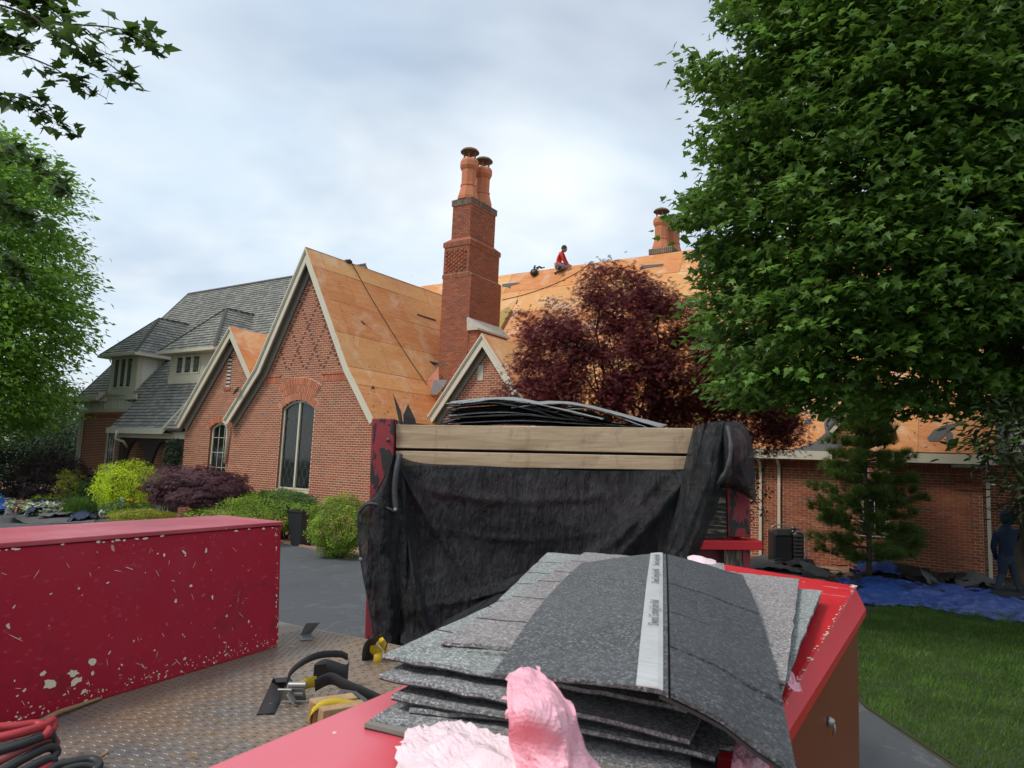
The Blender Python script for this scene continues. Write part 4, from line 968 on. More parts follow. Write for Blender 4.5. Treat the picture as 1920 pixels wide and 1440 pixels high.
for i in range(26): v = .43 - i * .011; blob(fF, 1.48 - .03 * (i / 26), v, .0012, 2.2, .002, 6, 1.5)
for i in range(60): blob(fF, 1.15 + abs(rnd.gauss(0, .35)), Vt - rnd.uniform(0, .012), rnd.uniform(.004, .012), 2.6, .0012 + rnd.random() * .0006, 8)
for i in range(40): blob(fF, rnd.uniform(.02, 1.9), Vt - rnd.uniform(0, .005), rnd.uniform(.002, .005), 2.2, .0012 + rnd.random() * .0006, 7)
for i in range(36): blob(fF, rnd.uniform(.001, .012), rnd.uniform(0, Vt), rnd.uniform(.002, .006), .6, .0012 + rnd.random() * .0006, 7)
s.build('paint_chips', 'chip_paint', bl)['kind'] = 'stuff'
# right tool box with overhanging lid
rr = root('tool_box', 'bright red steel tool box under the stack of shingles, with brown side and overhanging lid', 'tool box', onz(1000, 1300, LZ))
FRc = onz(1606, 1098, LZ); rdir = (onz(1468, 1327, LZ) - FRc).normalized(); NRc = FRc + rdir * 2.6
lL = onz(690, 1309, LZ); ldir = (onz(375, 1440, LZ) - lL).normalized(); NLc = lL + ldir * 1.3; FLc = lL - ldir * 1.66
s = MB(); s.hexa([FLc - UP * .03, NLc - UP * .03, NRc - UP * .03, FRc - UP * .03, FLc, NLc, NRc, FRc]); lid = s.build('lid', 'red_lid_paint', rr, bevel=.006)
# drip flange sloping out on the right, box side beneath
od = Vector((.026, -.002, -.040)); s = MB(); e0, e1 = FRc - UP * .006 + rdir * .02, FRc - UP * .006 + rdir * 1.62
oe = od * .12
s.add([e0, e1, e1 + oe, e0 + od + rdir * .05, e0 - UP * .012, e1 - UP * .012, e1 + oe - UP * .016, e0 + od + rdir * .05 - UP * .016], [(0, 1, 2, 3), (4, 7, 6, 5), (0, 3, 7, 4), (3, 2, 6, 7)]); s.build('drip_flange', 'bright_red_paint', lid)
s = MB(); ins = Vector((.004, 0, 0))
q = [FLc + Vector((.04, -.05, 0)), NLc + Vector((.03, 0, 0)), NRc + ins, FRc + ins + rdir * .03]
s.hexa([Vector((p.x, p.y, DZ + .003)) for p in q] + [p - UP * .031 for p in q]); s.build('box_body', 'brown_red_paint', rr, bevel=.004)
s = MB(); c = atp(1551, 1352, Vector((rdir.y, -rdir.x, 0)), FRc + ins); nx = Vector((-rdir.y, rdir.x, 0)).normalized(); nx = nx if nx.x > 0 else -nx
s.lathe(c + nx * .001, [(.008, 0), (.008, .004), (.005, .010), (.002, .011)], 12, axis=nx); s.tube([c + nx * .010, c + nx * .012 - UP * .012, c + nx * .009 - UP * .022], .0018, 6); s.build('latch_pin', 'zinc_metal', rr, True)
s = MB(); fr_ = Frame(FRc, rdir, Vector((-1, 0, 0)), UP); fr_.n = UP
for i in range(90): blob(fr_, rnd.uniform(0, 1.5), rnd.uniform(-.001, .006), rnd.uniform(.0008, .0028), 1.8, .0006 + rnd.random() * .0005, 7)
for i in range(20): blob(fr_, rnd.uniform(.0, .05), rnd.uniform(-.001, .012), rnd.uniform(.002, .005), 1.2, .0006 + rnd.random() * .0005, 7)
s.build('paint_chips', 'chip_paint', lid)['kind'] = 'stuff'

# ---------------------------------------------------------------- shingles on the right box
def grid_mesh(P, thick=0.0, m=None, name='sheet', smooth=True, down=None):
    """P[r][c] points; optional thickness along down"""
    P = [[Vector(p) for p in row] for row in P]; R, C = len(P), len(P[0]); V = [p for row in P for p in row]; F = [(r * C + c, r * C + c + 1, (r + 1) * C + c + 1, (r + 1) * C + c) for r in range(R - 1) for c in range(C - 1)]
    if thick:
        dn = (down or Vector((0, 0, -1))) * thick; k = len(V); V += [p + dn for p in V[:k]]; F += [tuple(k + i for i in f)[::-1] for f in F]
        ring = [c for c in range(C)] + [r * C + C - 1 for r in range(1, R)] + [(R - 1) * C + c for c in range(C - 2, -1, -1)] + [r * C for r in range(R - 2, 0, -1)]
        for i in range(len(ring)): a, b = ring[i], ring[(i + 1) % len(ring)]; F.append((a, k + a, k + b, b))
    s = MB(); s.V = V; s.F = F; return s
def lerp(a, b, t): return a + (b - a) * t
def shingle(name, label, c, ang, L, W, z, mt, group, sag=(0, 0, 0, 0), nx=16, ny=22, warp=.002, thick=.005, tabs=0, seed=0, edge_noise=.003):
    """flat asphalt shingle on the lid: centre c (x, y), long axis turned by ang from the truck axis; sag lowers corners FL FR NL NR"""
    du = (ts * math.cos(ang) + td * math.sin(ang)); dv = (-ts * math.sin(ang) + td * math.cos(ang)); c = Vector((c[0], c[1], z))
    t = root(name, label, 'shingle', c, group); P = []
    for j in range(ny + 1):
        row = []
        for i in range(nx + 1):
            a, b = i / nx, j / ny; zz = -lerp(lerp(sag[2], sag[3], a), lerp(sag[0], sag[1], a), b) * (abs(2 * a - 1) ** 1.5 * .6 + abs(2 * b - 1) ** 2 * .4)
            e = mnoise.noise(Vector((i * .7, j * .7, seed * 3.3))) * warp
            ea = edge_noise * mnoise.noise(Vector((j * 1.3, seed, 1))) if i in (0, nx) else 0; eb = edge_noise * mnoise.noise(Vector((i * 1.3, seed, 5))) if j in (0, ny) else 0
            row.append(c + du * ((a - .5) * W + ea) + dv * ((b - .5) * L + eb) + UP * (zz + e))
        P.append(row)
    g = grid_mesh(P, thick * .8); g.build('granule_sheet', mt, t, False)
    g = grid_mesh([[p - UP * (thick * .82) for p in row] for row in P], thick * .3); g.build('asphalt_back', 'asphalt_edge', t, False)
    if tabs:
        for k in range(1, tabs):
            s = MB(); b = k / tabs * ny; j = int(b)
            for i in range(0, nx // 2): p, q = P[j][i], P[j][i + 1]; s.hexa([p - dv * .0015 - UP * .001, q - dv * .0015 - UP * .001, q + dv * .0015 - UP * .001, p + dv * .0015 - UP * .001, p - dv * .0015 + UP * .0006, q - dv * .0015 + UP * .0006, q + dv * .0015 + UP * .0006, p + dv * .0015 + UP * .0006])
            s.build('tab_gap', 'asphalt_edge', t)
    return t
SG = 'weathered shingles stacked under the new dark shingle'
base_c = Vector((-.50, 1.16, 0))
specs = [ # dx, dy, ang, L, W, mat, sag, label
 (.012, -.04, .085, 1.0, .335, 'shingle_back', (0, 0, 0, .0), 'grey backed shingle with tar strip at the bottom right of the stack'),
 (-.02, -.04, .16, .98, .34, 'grey_granules', (0, .0, .006, .006), 'lowest grey speckled shingle poking out at the near end'),
 (.05, .09, .02, 1.0, .335, 'shingle_back', (0, 0, 0, 0), 'pale stained shingle edge on the right side of the stack'),
 (-.04, .00, .24, 1.0, .335, 'green_granules', (0, 0, .014, .0), 'greenish shingle curling down at the near left corner of the stack'),
 (.00, -.02, .13, .98, .335, 'grey_granules', (0, 0, .004, .008), 'grey speckled shingle in the lower middle of the stack'),
 (.07, .10, .04, .92, .33, 'green_granules', (0, 0, 0, 0), 'pale speckled shingle stepping out on the right side'),
 (-.05, .02, .26, 1.0, .335, 'pink_granules', (0, 0, .010, .0), 'pinkish speckled shingle at the left edge of the stack'),
 (.01, -.02, .08, 1.0, .335, 'grey_granules', (0, 0, .0, .012), 'grey shingle with a bent near right corner'),
 (.05, .14, .10, .90, .33, 'pink_granules', (0, 0, 0, 0), 'pinkish grey shingle stepping out beside the dark top shingle'),
 (-.06, .03, .29, 1.0, .335, 'green_granules', (0, 0, .012, .0), 'greenish grey shingle second from the top at the left'),
 (-.03, -.01, .15, 1.0, .335, 'green_granules', (0, 0, .0, .016), 'pale green grey shingle right below the dark top shingle'),
 (-.075, .04, .33, .98, .335, 'green_granules', (0, 0, .010, .0), 'light green grey tabbed shingle fanned out to the left'),
 (-.035, .05, .22, .98, .335, 'pink_granules', (0, 0, .008, .01), 'pink and grey tabbed shingle just left of the dark top shingle'),
]
z = LZ + .006
for i, (dx, dy, an, L_, W_, mt, sg, lb) in enumerate(specs):
    shingle('asphalt_shingle', lb, (base_c.x + dx + (12 - i) * .0028, base_c.y + dy - (12 - i) * .0034), an, L_, W_, z, mt, SG, [q * .5 for q in sg], tabs=6 if i > 8 else 0, seed=i + 1, warp=.0022)
    if i == 0:
        g = grid_mesh([[Vector((q.x, q.y, z + .0035)) for q in (onz(x, y, z) for x in np.linspace(1295, 1345, 4))] for y in (1378, 1400, 1425, 1460)], 0); g.build('tar_strip', 'asphalt_edge', bpy.data.objects['asphalt_shingle'])
    z += .0050
# the dark new shingle on top
top = root('asphalt_shingle', 'dark grey new shingle with a pale printed tape, lying on top of the stack', 'shingle', onz(1220, 1150, 1.96))
FL, FM, FR = onz(1090, 1056, 1.958), onz(1238, 1043, 1.968), onz(1392, 1074, 1.950)
NL, NM, NR = onz(922, 1264, 1.957), onz(1236, 1308, 1.958), onz(1494, 1416, 1.934)
def topp(a, b):
    """a across 0..1 left to right (tape ridge at .5), b 0 near .. 1 far"""
    if a < .5: p = lerp(lerp(NL, NM, a * 2), lerp(FL, FM, a * 2), b)
    else: p = lerp(lerp(NM, NR, a * 2 - 1), lerp(FM, FR, a * 2 - 1), b)
    z0 = .007 * math.sin(PI * min(1, a * 1.15)) - (.013 * max(0, a - .75) * 4 * (.3 + .7 * (1 - b)))
    out_ = .06 * max(0, b - .2) * 0
    bulge = Vector((.02, 0, 0)) * math.sin(PI * b) * (a - .5)
    return p + UP * (z0 + .002 * mnoise.noise(Vector((a * 3, b * 4, 2)))) + bulge
A_ = [i / 20 * .535 for i in range(21)]
g = grid_mesh([[topp(a, j / 30) for a in A_] for j in range(31)], .0035); g.build('granule_sheet', 'dark_granules', top, False)
cuts = [0, .16, .36, .60, .83, 1.0]
for k in range(5):
    b0, b1_ = cuts[k] + (.004 if k else 0), cuts[k + 1] - .004
    g = grid_mesh([[topp(.545 + .455 * i / 14, lerp(b0, b1_, j / 8)) + UP * (.0015 + .002 * ((k % 2) - .5) * i / 14) for i in range(15)] for j in range(9)], .004); g.build('shingle_tab', 'black_granules', top, False)
g = grid_mesh([[topp(.50 + .5 * i / 14, j / 30) - UP * .0045 for i in range(15)] for j in range(31)], .003); g.build('backing', 'asphalt_edge', top, False)
ta, tb = .435, .515
g = grid_mesh([[topp(lerp(ta, tb, i / 4), j / 30) + UP * .0016 for i in range(5)] for j in range(31)], .0012); tape = g.build('release_tape', 'release_tape', top, False)
def lettering(txt, a, b, size, parent):
    cu = bpy.data.curves.new('lettering', 'FONT'); cu.body = txt; cu.size = size; cu.extrude = .0001; cu.align_y = 'CENTER'; cu.space_character = .9
    cu.materials.append(MATS['print_ink']); p = topp(a, b) + UP * .0032; d = (topp(a, b + .2) - topp(a, b)).normalized(); sd = d.cross(UP).normalized(); n = sd.cross(d); v = -sd
    tmp = bpy.data.objects.new('tmp', cu); col.objects.link(tmp); dg = bpy.context.evaluated_depsgraph_get(); me = bpy.data.meshes.new_from_object(tmp.evaluated_get(dg)); bpy.data.objects.remove(tmp)
    link(bpy.data.objects.new('lettering', me), parent, Matrix(((d.x, v.x, n.x, p.x), (d.y, v.y, n.y, p.y), (d.z, v.z, n.z, p.z), (0, 0, 0, 1))))
for b in (.24, .56, .78): lettering('Owens Corning Sure Nail', .478, b, .0175, tape)

# ---------------------------------------------------------------- generic soft sheet
def cat(p0, p1, p2, p3, t):
    return 0.5 * ((2 * p1) + (-p0 + p2) * t + (2 * p0 - 5 * p1 + 4 * p2 - p3) * t * t + (-p0 + 3 * p1 - 3 * p2 + p3) * t ** 3)
def spline(L, n):
    L = [Vector(p) for p in L]; out = []; m = len(L) - 1
    for i in range(n + 1):
        x = i / n * m; k = min(int(x), m - 1); t = x - k; out.append(cat(L[max(k - 1, 0)], L[k], L[k + 1], L[min(k + 2, m)], t))
    return out
def soft(rows, nu, nv, amp=0.0, freq=5.0, seed=0, edge=0.0, dirv=None, fold=None, rough=.5, crease=False):
    R = [spline(r, nu) for r in rows]; cols = [spline([r[i] for r in R], nv) for i in range(nu + 1)]; P = []
    dirv = Vector(dirv) if dirv else UP
    for j in range(nv + 1):
        row = []
        for i in range(nu + 1):
            p = cols[i][j].copy()
            q = p * freq + Vector((seed * 7.1, seed * 3.3, seed))
            nz = (mnoise.noise(q) + rough * mnoise.noise(q * 2.3) + rough * .5 * abs(mnoise.noise(q * 4.7))) if not crease else (.9 - 2.2 * abs(mnoise.noise(q)) - 1.3 * abs(mnoise.noise(q * 2.1 + Vector((4, 4, 4)))) - .7 * abs(mnoise.noise(q * 4.3)))
            k = fold(i / nu, j / nv) if fold else 0
            p = p + dirv * (amp * nz + k)
            if edge and (i in (0, nu) or j in (0, nv)): p = p + Vector((mnoise.noise(q * 6), mnoise.noise(q * 6 + Vector((9, 9, 9))), 0)) * edge
            row.append(p)
        P.append(row)
    return P
def softobj(name, rows, nu, nv, m, parent=None, thick=.002, ragged=0, **k):
    if ragged:
        g = grid_mesh(soft(rows, nu, nv, **k), 0); F = []
        for i, f in enumerate(g.F):
            r, c = divmod(i, nu); e = min(r, c, nv - 1 - r, nu - 1 - c); th = ragged * (mnoise.noise(Vector((c * .45, r * .45, k.get('seed', 0) + .5))) + .35)
            if e >= th: F.append(f)
        g.F = F; return g.build(name, m, parent, False)
    return grid_mesh(soft(rows, nu, nv, **k), thick, down=-(Vector(k['dirv']).normalized()) if k.get('dirv') else None).build(name, m, parent, True)
# pink plastic wrapping
def Z(x, y, z): return onz(x, y, z)
pk = root('pink_wrapper', 'crumpled pink plastic wrapper folded up over the near end of the shingle stack', 'plastic wrapper', Z(1020, 1400, LZ))
softobj('folded_tongue', [[Z(952, 1268, 1.975), Z(985, 1252, 1.978), Z(1015, 1256, 1.978), Z(1042, 1280, 1.975)], [Z(946, 1300, 1.978), Z(985, 1296, 1.984), Z(1030, 1302, 1.982), Z(1076, 1312, 1.974)], [Z(950, 1345, 1.968), Z(990, 1345, 1.975), Z(1045, 1350, 1.972), Z(1088, 1352, 1.962)], [Z(950, 1392, 1.945), Z(1000, 1398, 1.952), Z(1060, 1402, 1.952), Z(1104, 1404, 1.940)], [Z(975, 1470, 1.925), Z(1030, 1470, 1.93), Z(1080, 1470, 1.93), Z(1145, 1470, 1.92)]], 19, 26, 'pink_plastic', pk, .0010, ragged=.9, amp=.0065, freq=20, seed=1, edge=.007, dirv=(.2, -.5, .8), crease=True)
softobj('flat_sheet', [[Z(768, 1328, LZ + .006), Z(830, 1340, LZ + .012), Z(900, 1362, LZ + .02), Z(960, 1372, LZ + .03)], [Z(755, 1370, LZ + .005), Z(830, 1375, LZ + .02), Z(900, 1395, LZ + .022), Z(980, 1400, LZ + .03)], [Z(745, 1410, LZ + .005), Z(830, 1415, LZ + .018), Z(900, 1420, LZ + .03), Z(1010, 1430, LZ + .03)], [Z(725, 1475, LZ + .005), Z(830, 1475, LZ + .01), Z(920, 1475, LZ + .02), Z(1060, 1475, LZ + .02)]], 26, 20, 'pale_pink_plastic', pk, .0010, ragged=1.2, amp=.009, freq=13, seed=4, edge=.010, crease=True)
pk2 = root('pink_wrapper', 'small torn pink wrapper under the drooping right corner of the dark shingle', 'plastic wrapper', Z(1410, 1410, LZ))
softobj('crumpled_sheet', [[Z(1385, 1378, 1.90), Z(1410, 1380, 1.905), Z(1436, 1395, 1.90)], [Z(1372, 1410, 1.895), Z(1405, 1412, 1.905), Z(1442, 1415, 1.895)], [Z(1366, 1465, 1.89), Z(1400, 1465, 1.9), Z(1452, 1465, 1.89)]], 12, 12, 'pink_plastic', pk2, .0012, ragged=.5, amp=.006, freq=30, seed=7, edge=.006, crease=True)
pk3 = root('pink_wrapper', 'torn pink wrapper scrap caught at the right edge of the red lid', 'plastic wrapper', Z(1480, 1280, LZ))
softobj('crumpled_sheet', [[Z(1456, 1252, 1.885), Z(1470, 1248, 1.90), Z(1484, 1262, 1.892)], [Z(1455, 1275, 1.885), Z(1475, 1270, 1.90), Z(1500, 1280, 1.895)], [Z(1462, 1298, 1.88), Z(1480, 1295, 1.89), Z(1508, 1302, 1.88)]], 12, 12, 'pink_plastic', pk3, .0012, ragged=.8, amp=.007, freq=34, seed=9, edge=.008, crease=True)
pk4 = root('pink_wrapper', 'pale wrapper scrap showing beyond the far end of the dark shingle', 'plastic wrapper', Z(1320, 1052, LZ + .05))
softobj('crumpled_sheet', [[Z(1288, 1044, 1.945), Z(1315, 1043, 1.955), Z(1342, 1052, 1.945)], [Z(1290, 1052, 1.94), Z(1318, 1056, 1.945), Z(1345, 1060, 1.94)]], 16, 8, 'pale_pink_plastic', pk4, .0012, amp=.004, freq=30, seed=11)

# ---------------------------------------------------------------- dump trailer behind the truck
PD = 4.0
PN = -CF.copy(); PN.z = 0; PN.normalize()                       # panel normal towards the viewer
PO = atd(742, 797, PD)
def T(x, y, off=0.0): return atp(x, y, PN, PO + PN * off)
trl = root('dump_trailer', 'high sided red dump trailer with two pale wooden boards across its front', 'trailer', (PO.x + .9, PO.y + .6, 0))
pu = Vector((-PN.y, PN.x, 0)); pu = pu if pu.x > 0 else -pu; pin = -PN
tilt = (T(1288, 803) - T(742, 797)).normalized(); tup = PN.cross(tilt); tup = tup if tup.z > 0 else -tup
fTr = Frame(T(742, 797), tilt, tup, PN)
def tb_(x0, x1, z0, z1, n0, n1, name, m, parent, bevel=.003, objspace=False):
    if objspace:
        s = MB(); s.box(x0 - (x0 + x1) / 2, (x1 - x0) / 2, z0 - (z0 + z1) / 2, (z1 - z0) / 2, n0, n1)
        return s.build(name, m, parent, bevel=bevel, world=fTr.mat((x0 + x1) / 2, (z0 + z1) / 2, 0))
    s = MB(); s.fbox(fTr, x0, x1, z0, z1, n0, n1); return s.build(name, m, parent, bevel=bevel)
W_ = 1.66
def board(q, name, m, off=0.0):   # q: TL TR BR BL pixels
    c = sum((T(x, y, off) for x, y in q), Vector()) / 4
    f = Frame(c, tilt, tup, PN); mat_ = Matrix(((f.u.x, f.n.x, f.v.x, c.x), (f.u.y, f.n.y, f.v.y, c.y), (f.u.z, f.n.z, f.v.z, c.z), (0, 0, 0, 1)))
    inv = mat_.inverted(); P = [inv @ T(x, y, off) for x, y in q]
    s = MB(); s.hexa([P[3], P[2], P[2] - Vector((0, .04, 0)), P[3] - Vector((0, .04, 0)), P[0], P[1], P[1] - Vector((0, .04, 0)), P[0] - Vector((0, .04, 0))])
    return s.build(name, m, trl, bevel=.004, world=mat_)
board([(742, 796), (1300, 803), (1300, 851), (742, 840)], 'plank', 'weathered_board')
board([(742, 845), (1300, 856), (1300, 882), (742, 874)], 'plank', 'weathered_board')
zt = lambda y: (797 - y) / FOC * PD
s = MB(); s.fbox(fTr, -.13, -.004, -1.25, .035, -.10, .03); s.build('corner_post', 'peeling_red', trl, bevel=.006)
s = MB(); s.lathe(fTr.p(-.035, -.085, .031), [(.011, 0), (.011, .004), (.006, .008), (.006, .014), (.001, .015)], 8, axis=PN); s.build('bolt', 'grey_metal', trl)
s = MB(); s.fbox(fTr, 1.86, 1.985, -.60, .0, -.10, .01); s.build('corner_post', 'peeling_red', trl, bevel=.006)
s = MB(); s.fbox(fTr, 0, 1.855, -1.25, -.28, -.09, -.05); s.build('front_panel', 'dark_red_panel', trl); s = MB(); s.fbox(fTr, 0, 1.855, -.278, -.02, -.09, -.05); s.build('shade_sheet', 'asphalt_edge', trl)  # upper dark sheet is added, standing in for the bed's shade between the boards
s = MB(); s.fbox(fTr, 1.5, 1.856, -.61, -.24, -.045, -.005); s.build('plank', 'worn_black_board', trl)
s = MB(); s.fbox(fTr, 1.5, 2.03, -.665, -.615, -.12, .06); s.build('rail_ledge', 'bright_red_paint', trl, bevel=.004)
s = MB(); s.fbox(fTr, 1.83, 1.93, -1.25, -.668, -.10, .02); s.build('post', 'worn_post_wood', trl); s = MB(); s.fbox(fTr, 1.935, 1.975, -1.25, -.668, -.08, .015); s.build('post', 'peeling_red', trl)
s = MB(); s.fbox(fTr, -.12, -.08, -1.2, -.02, -3.4, -.105); s.fbox(fTr, 1.92, 1.96, -1.2, -.02, -3.4, -.105); s.fbox(fTr, -.12, 1.96, -1.2, -.05, -3.45, -3.41); s.fbox(fTr, -.12, 1.96, -1.3, -1.21, -3.45, -.11); s.build('side_wall', 'dark_red_panel', trl)
s = MB(); s.fbox(fTr, .3, .4, -1.5, -1.31, -3.4, -.0); s.fbox(fTr, 1.45, 1.55, -1.5, -1.31, -3.4, -.0); s.bar(fTr.p(.35, -1.42, 0), fTr.p(.92, -1.5, .75), .09, .1); s.bar(fTr.p(1.5, -1.42, 0), fTr.p(.92, -1.5, .75), .09, .1); s.build('chassis', 'grey_metal', trl)
for x in (-.35, 1.98):
    for n in (-1.5, -2.35):
        s = MB(); s.lathe(fTr.p(x, 0, n) * 1.0 + UP * (.37 - fTr.p(x, 0, n).z), [(.2, 0), (.35, .02), (.37, .06), (.37, .16), (.35, .2), (.2, .22)], 24, axis=tilt); w = s.build('wheel', 'black_rubber', trl)
        s = MB(); s.lathe(fTr.p(x, 0, n) + UP * (.37 - fTr.p(x, 0, n).z), [(.2, -.004), (.2, .224)], 12, axis=tilt); s.build('rim', 'zinc_metal', w)
# shingle load on the trailer
load = root('shingle_pile', 'rounded pile of torn off grey shingles heaped in the trailer', 'shingle pile', T(1020, 797, -.9))
for k in range(24):
    off = -.75 - .25 * rnd.random(); t = k / 23
    xl = lerp(835, 850, t) + rnd.uniform(-14, 22); xr = lerp(1240, 1080, t) + rnd.uniform(-50, 40); yb = lerp(801, 755, t)
    sagr = lerp(10, 34, t)
    yl = lerp(799, 752, t) + rnd.uniform(-3, 3)
    rows = [[T(xl, yl + 2, off + .25), T(lerp(xl, xr, .35), yl - 4, off + .25), T(lerp(xl, xr, .7), yl + sagr * .3, off + .25), T(xr, yl + sagr, off + .25)], [T(xl + 15, yl - 2, off - .3), T(lerp(xl, xr, .35), yl - 7, off - .3), T(lerp(xl, xr, .7), yl + sagr * .3 - 3, off - .3), T(xr - 10, yl + sagr - 2, off - .3)]]
    softobj('torn_shingle', rows, 30, 8, ('black_granules', 'asphalt_edge', 'grey_granules', 'asphalt_edge', 'felt_paper_dark')[k % 5] if k < 21 else 'green_granules', load, .006, amp=.006, freq=6, seed=k, edge=.02)
for k, (x0, x1, y0, y1) in enumerate(((860, 1130, 752, 785), (960, 1240, 760, 800), (1040, 1215, 768, 802))):
    softobj('torn_shingle', [[T(x0, y0 + 4, -.55), T(lerp(x0, x1, .4), y0 - 2, -.55), T(x1, y1 + 1, -.45)], [T(x0 + 20, y0 - 3, -1.0), T(lerp(x0, x1, .4), y0 - 6, -1.0), T(x1 + 10, y1 - 4, -.9)]], 30, 10, 'grey_granules' if k else 'green_granules', load, .006, amp=.005, freq=5, seed=40 + k, edge=.015)
sp_ = root('torn_felt_strip', 'pointed black felt scrap standing upright beside the left trailer post', 'felt scrap', T(765, 797, -.3))
s = MB(); P = [T(757, 800, -.3), T(756, 778, -.3), T(765, 758, -.32), T(778, 785, -.3), T(781, 800, -.3)]; s.add(P + [p - PN * .01 for p in P], [(0, 1, 2, 3, 4), (9, 8, 7, 6, 5), (0, 5, 6, 1), (1, 6, 7, 2), (2, 7, 8, 3), (3, 8, 9, 4)]); s.build('felt', 'felt_paper_dark', sp_)
s = MB(); P = [T(737, 738, -.35), T(752, 772, -.3), T(756, 800, -.3), T(750, 800, -.3), T(744, 772, -.33)]; s.add(P + [p - PN * .008 for p in P], [(0, 1, 2, 3, 4), (9, 8, 7, 6, 5), (0, 5, 6, 1), (1, 6, 7, 2), (3, 8, 9, 4), (4, 9, 5, 0)]); s.build('felt', 'felt_paper_dark', sp_)

# black mesh tarp hung over the front
tarp = root('mesh_tarp', 'black mesh tarp draped and bunched over the front of the dump trailer', 'tarp', T(1000, 1000, .1))
def fold1(u, v):
    rg_ = lambda c, w: math.exp(-(c / w) ** 2)
    f = .030 * math.sin(7 * (v * 1.3 - u * .9 + .35 * math.sin(2 * u)) + 1) * min(1, v * 2) + .014 * math.sin(21 * (u + .25 * v) + 2 * math.sin(3 * v)) * v
    f += .085 * rg_(u - (1.02 - .42 * v), .028) * min(1, v * 3) + .055 * rg_(u - (.05 + .22 * v * v), .022) + .04 * rg_(u - (.02 + .55 * v), .02) * (1 - v)
    f += .06 * rg_(u - (.93 - .30 * v), .022) * min(1, v * 3) + .045 * rg_(u - (1.05 - .62 * v), .02) * min(1, v * 2)
    f += .09 * rg_(v - (.93 - .35 * u * u), .04) + .05 * rg_(v - (.80 - .25 * u), .022) * u
    f += .014 * rg_(v - (.12 + .10 * math.sin(PI * u)), .03) * math.sin(PI * u) + .008 * rg_(v - (.27 + .16 * math.sin(PI * u)), .02) * math.sin(PI * u)
    return f
softobj('hanging_sheet', [[T(742, 852, .04), T(790, 868, .04), T(900, 873, .04), T(1010, 879, .04), T(1150, 883, .04), T(1290, 879, .06)],
  [T(744, 930, .05), T(800, 940, .06), T(900, 945, .05), T(1010, 950, .06), T(1150, 950, .07), T(1290, 940, .10)],
  [T(748, 1030, .06), T(800, 1035, .07), T(900, 1035, .06), T(1010, 1040, .08), T(1150, 1040, .10), T(1280, 1030, .12)],
  [T(752, 1130, .08), T(800, 1135, .10), T(900, 1135, .08), T(1010, 1130, .10), T(1150, 1120, .12), T(1270, 1110, .12)],
  [T(756, 1215, .09), T(800, 1225, .12), T(900, 1230, .10), T(1010, 1225, .10), T(1150, 1215, .10), T(1260, 1200, .10)]], 170, 120, 'black_mesh_fabric', tarp, 0, amp=.010, freq=9, seed=3, dirv=PN, fold=fold1)
softobj('left_drape', [[T(752, 853, .05), T(742, 856, .09), T(733, 868, .08), T(728, 885, .03)], [T(762, 910, .07), T(735, 912, .13), T(712, 922, .12), T(700, 930, .04)], [T(764, 960, .07), T(735, 960, .14), T(700, 952, .14), T(672, 962, .06)], [T(764, 1040, .08), T(735, 1040, .13), T(700, 1040, .13), T(675, 1042, .06)], [T(762, 1130, .09), T(740, 1130, .14), T(712, 1130, .13), T(688, 1120, .06)], [T(760, 1215, .10), T(740, 1215, .14), T(720, 1212, .13), T(700, 1205, .06)]], 50, 110, 'black_mesh_fabric', tarp, 0, amp=.014, freq=13, seed=5, dirv=PN, fold=lambda u, v: .02 * math.sin(u * 14 + 2 * v))
s = MB(); s.tube(spline([T(750, 852, .10), T(744, 880, .13), T(740, 920, .14), T(743, 958, .15)], 20), .016, 8); s.tube(spline([T(674, 960, .10), T(690, 945, .14), T(715, 948, .15), T(742, 960, .15)], 20), .008, 6)
s.tube(spline([T(672, 965, .07), T(676, 1040, .07), T(690, 1120, .07), T(702, 1205, .07)], 20), .007, 6); s.build('hem', 'tarp_hem', tarp, True)
s = MB()
for x, y in ((741, 955), (676, 1048)): s.lathe(T(x, y, .165), [(.009, 0), (.009, .003), (.004, .004)], 12, axis=PN)
s.build('grommet', 'zinc_metal', tarp)
def ridges(k, a, ph=0): return lambda u, v: a * (math.sin(u * k + ph + 1.3 * math.sin(3 * v)) + .4 * math.sin(u * k * 2.3 + 4 * v)) * math.sin(PI * min(1, max(0, u)))** .5
softobj('right_bundle', [[T(1300, 800, .06), T(1325, 793, .14), T(1352, 790, .16), T(1372, 795, .10)], [T(1288, 850, .08), T(1315, 845, .20), T(1345, 845, .22), T(1368, 850, .12)], [T(1277, 900, .10), T(1305, 900, .22), T(1340, 900, .24), T(1358, 905, .12)], [T(1262, 960, .10), T(1290, 960, .23), T(1322, 960, .22), T(1340, 960, .10)], [T(1243, 1020, .10), T(1272, 1020, .22), T(1300, 1020, .2), T(1318, 1020, .08)], [T(1215, 1070, .10), T(1240, 1075, .2), T(1270, 1078, .18), T(1295, 1078, .08)]], 60, 110, 'black_mesh_fabric', tarp, 0, amp=.008, freq=11, seed=8, dirv=PN, fold=ridges(12, .024))
softobj('hood_fold', [[T(1338, 797, .10), T(1360, 791, .18), T(1382, 791, .16), T(1400, 800, .02)], [T(1350, 830, .16), T(1372, 820, .26), T(1396, 822, .22), T(1411, 835, .04)], [T(1354, 870, .18), T(1376, 868, .28), T(1400, 870, .22), T(1414, 872, .05)], [T(1350, 905, .16), T(1375, 905, .24), T(1400, 912, .20), T(1417, 915, .06)], [T(1338, 918, .10), T(1368, 916, .16), T(1395, 928, .14), T(1418, 946, .08)]], 50, 60, 'black_mesh_fabric', tarp, 0, amp=.008, freq=10, seed=10, dirv=PN, fold=ridges(8, .022, 1))
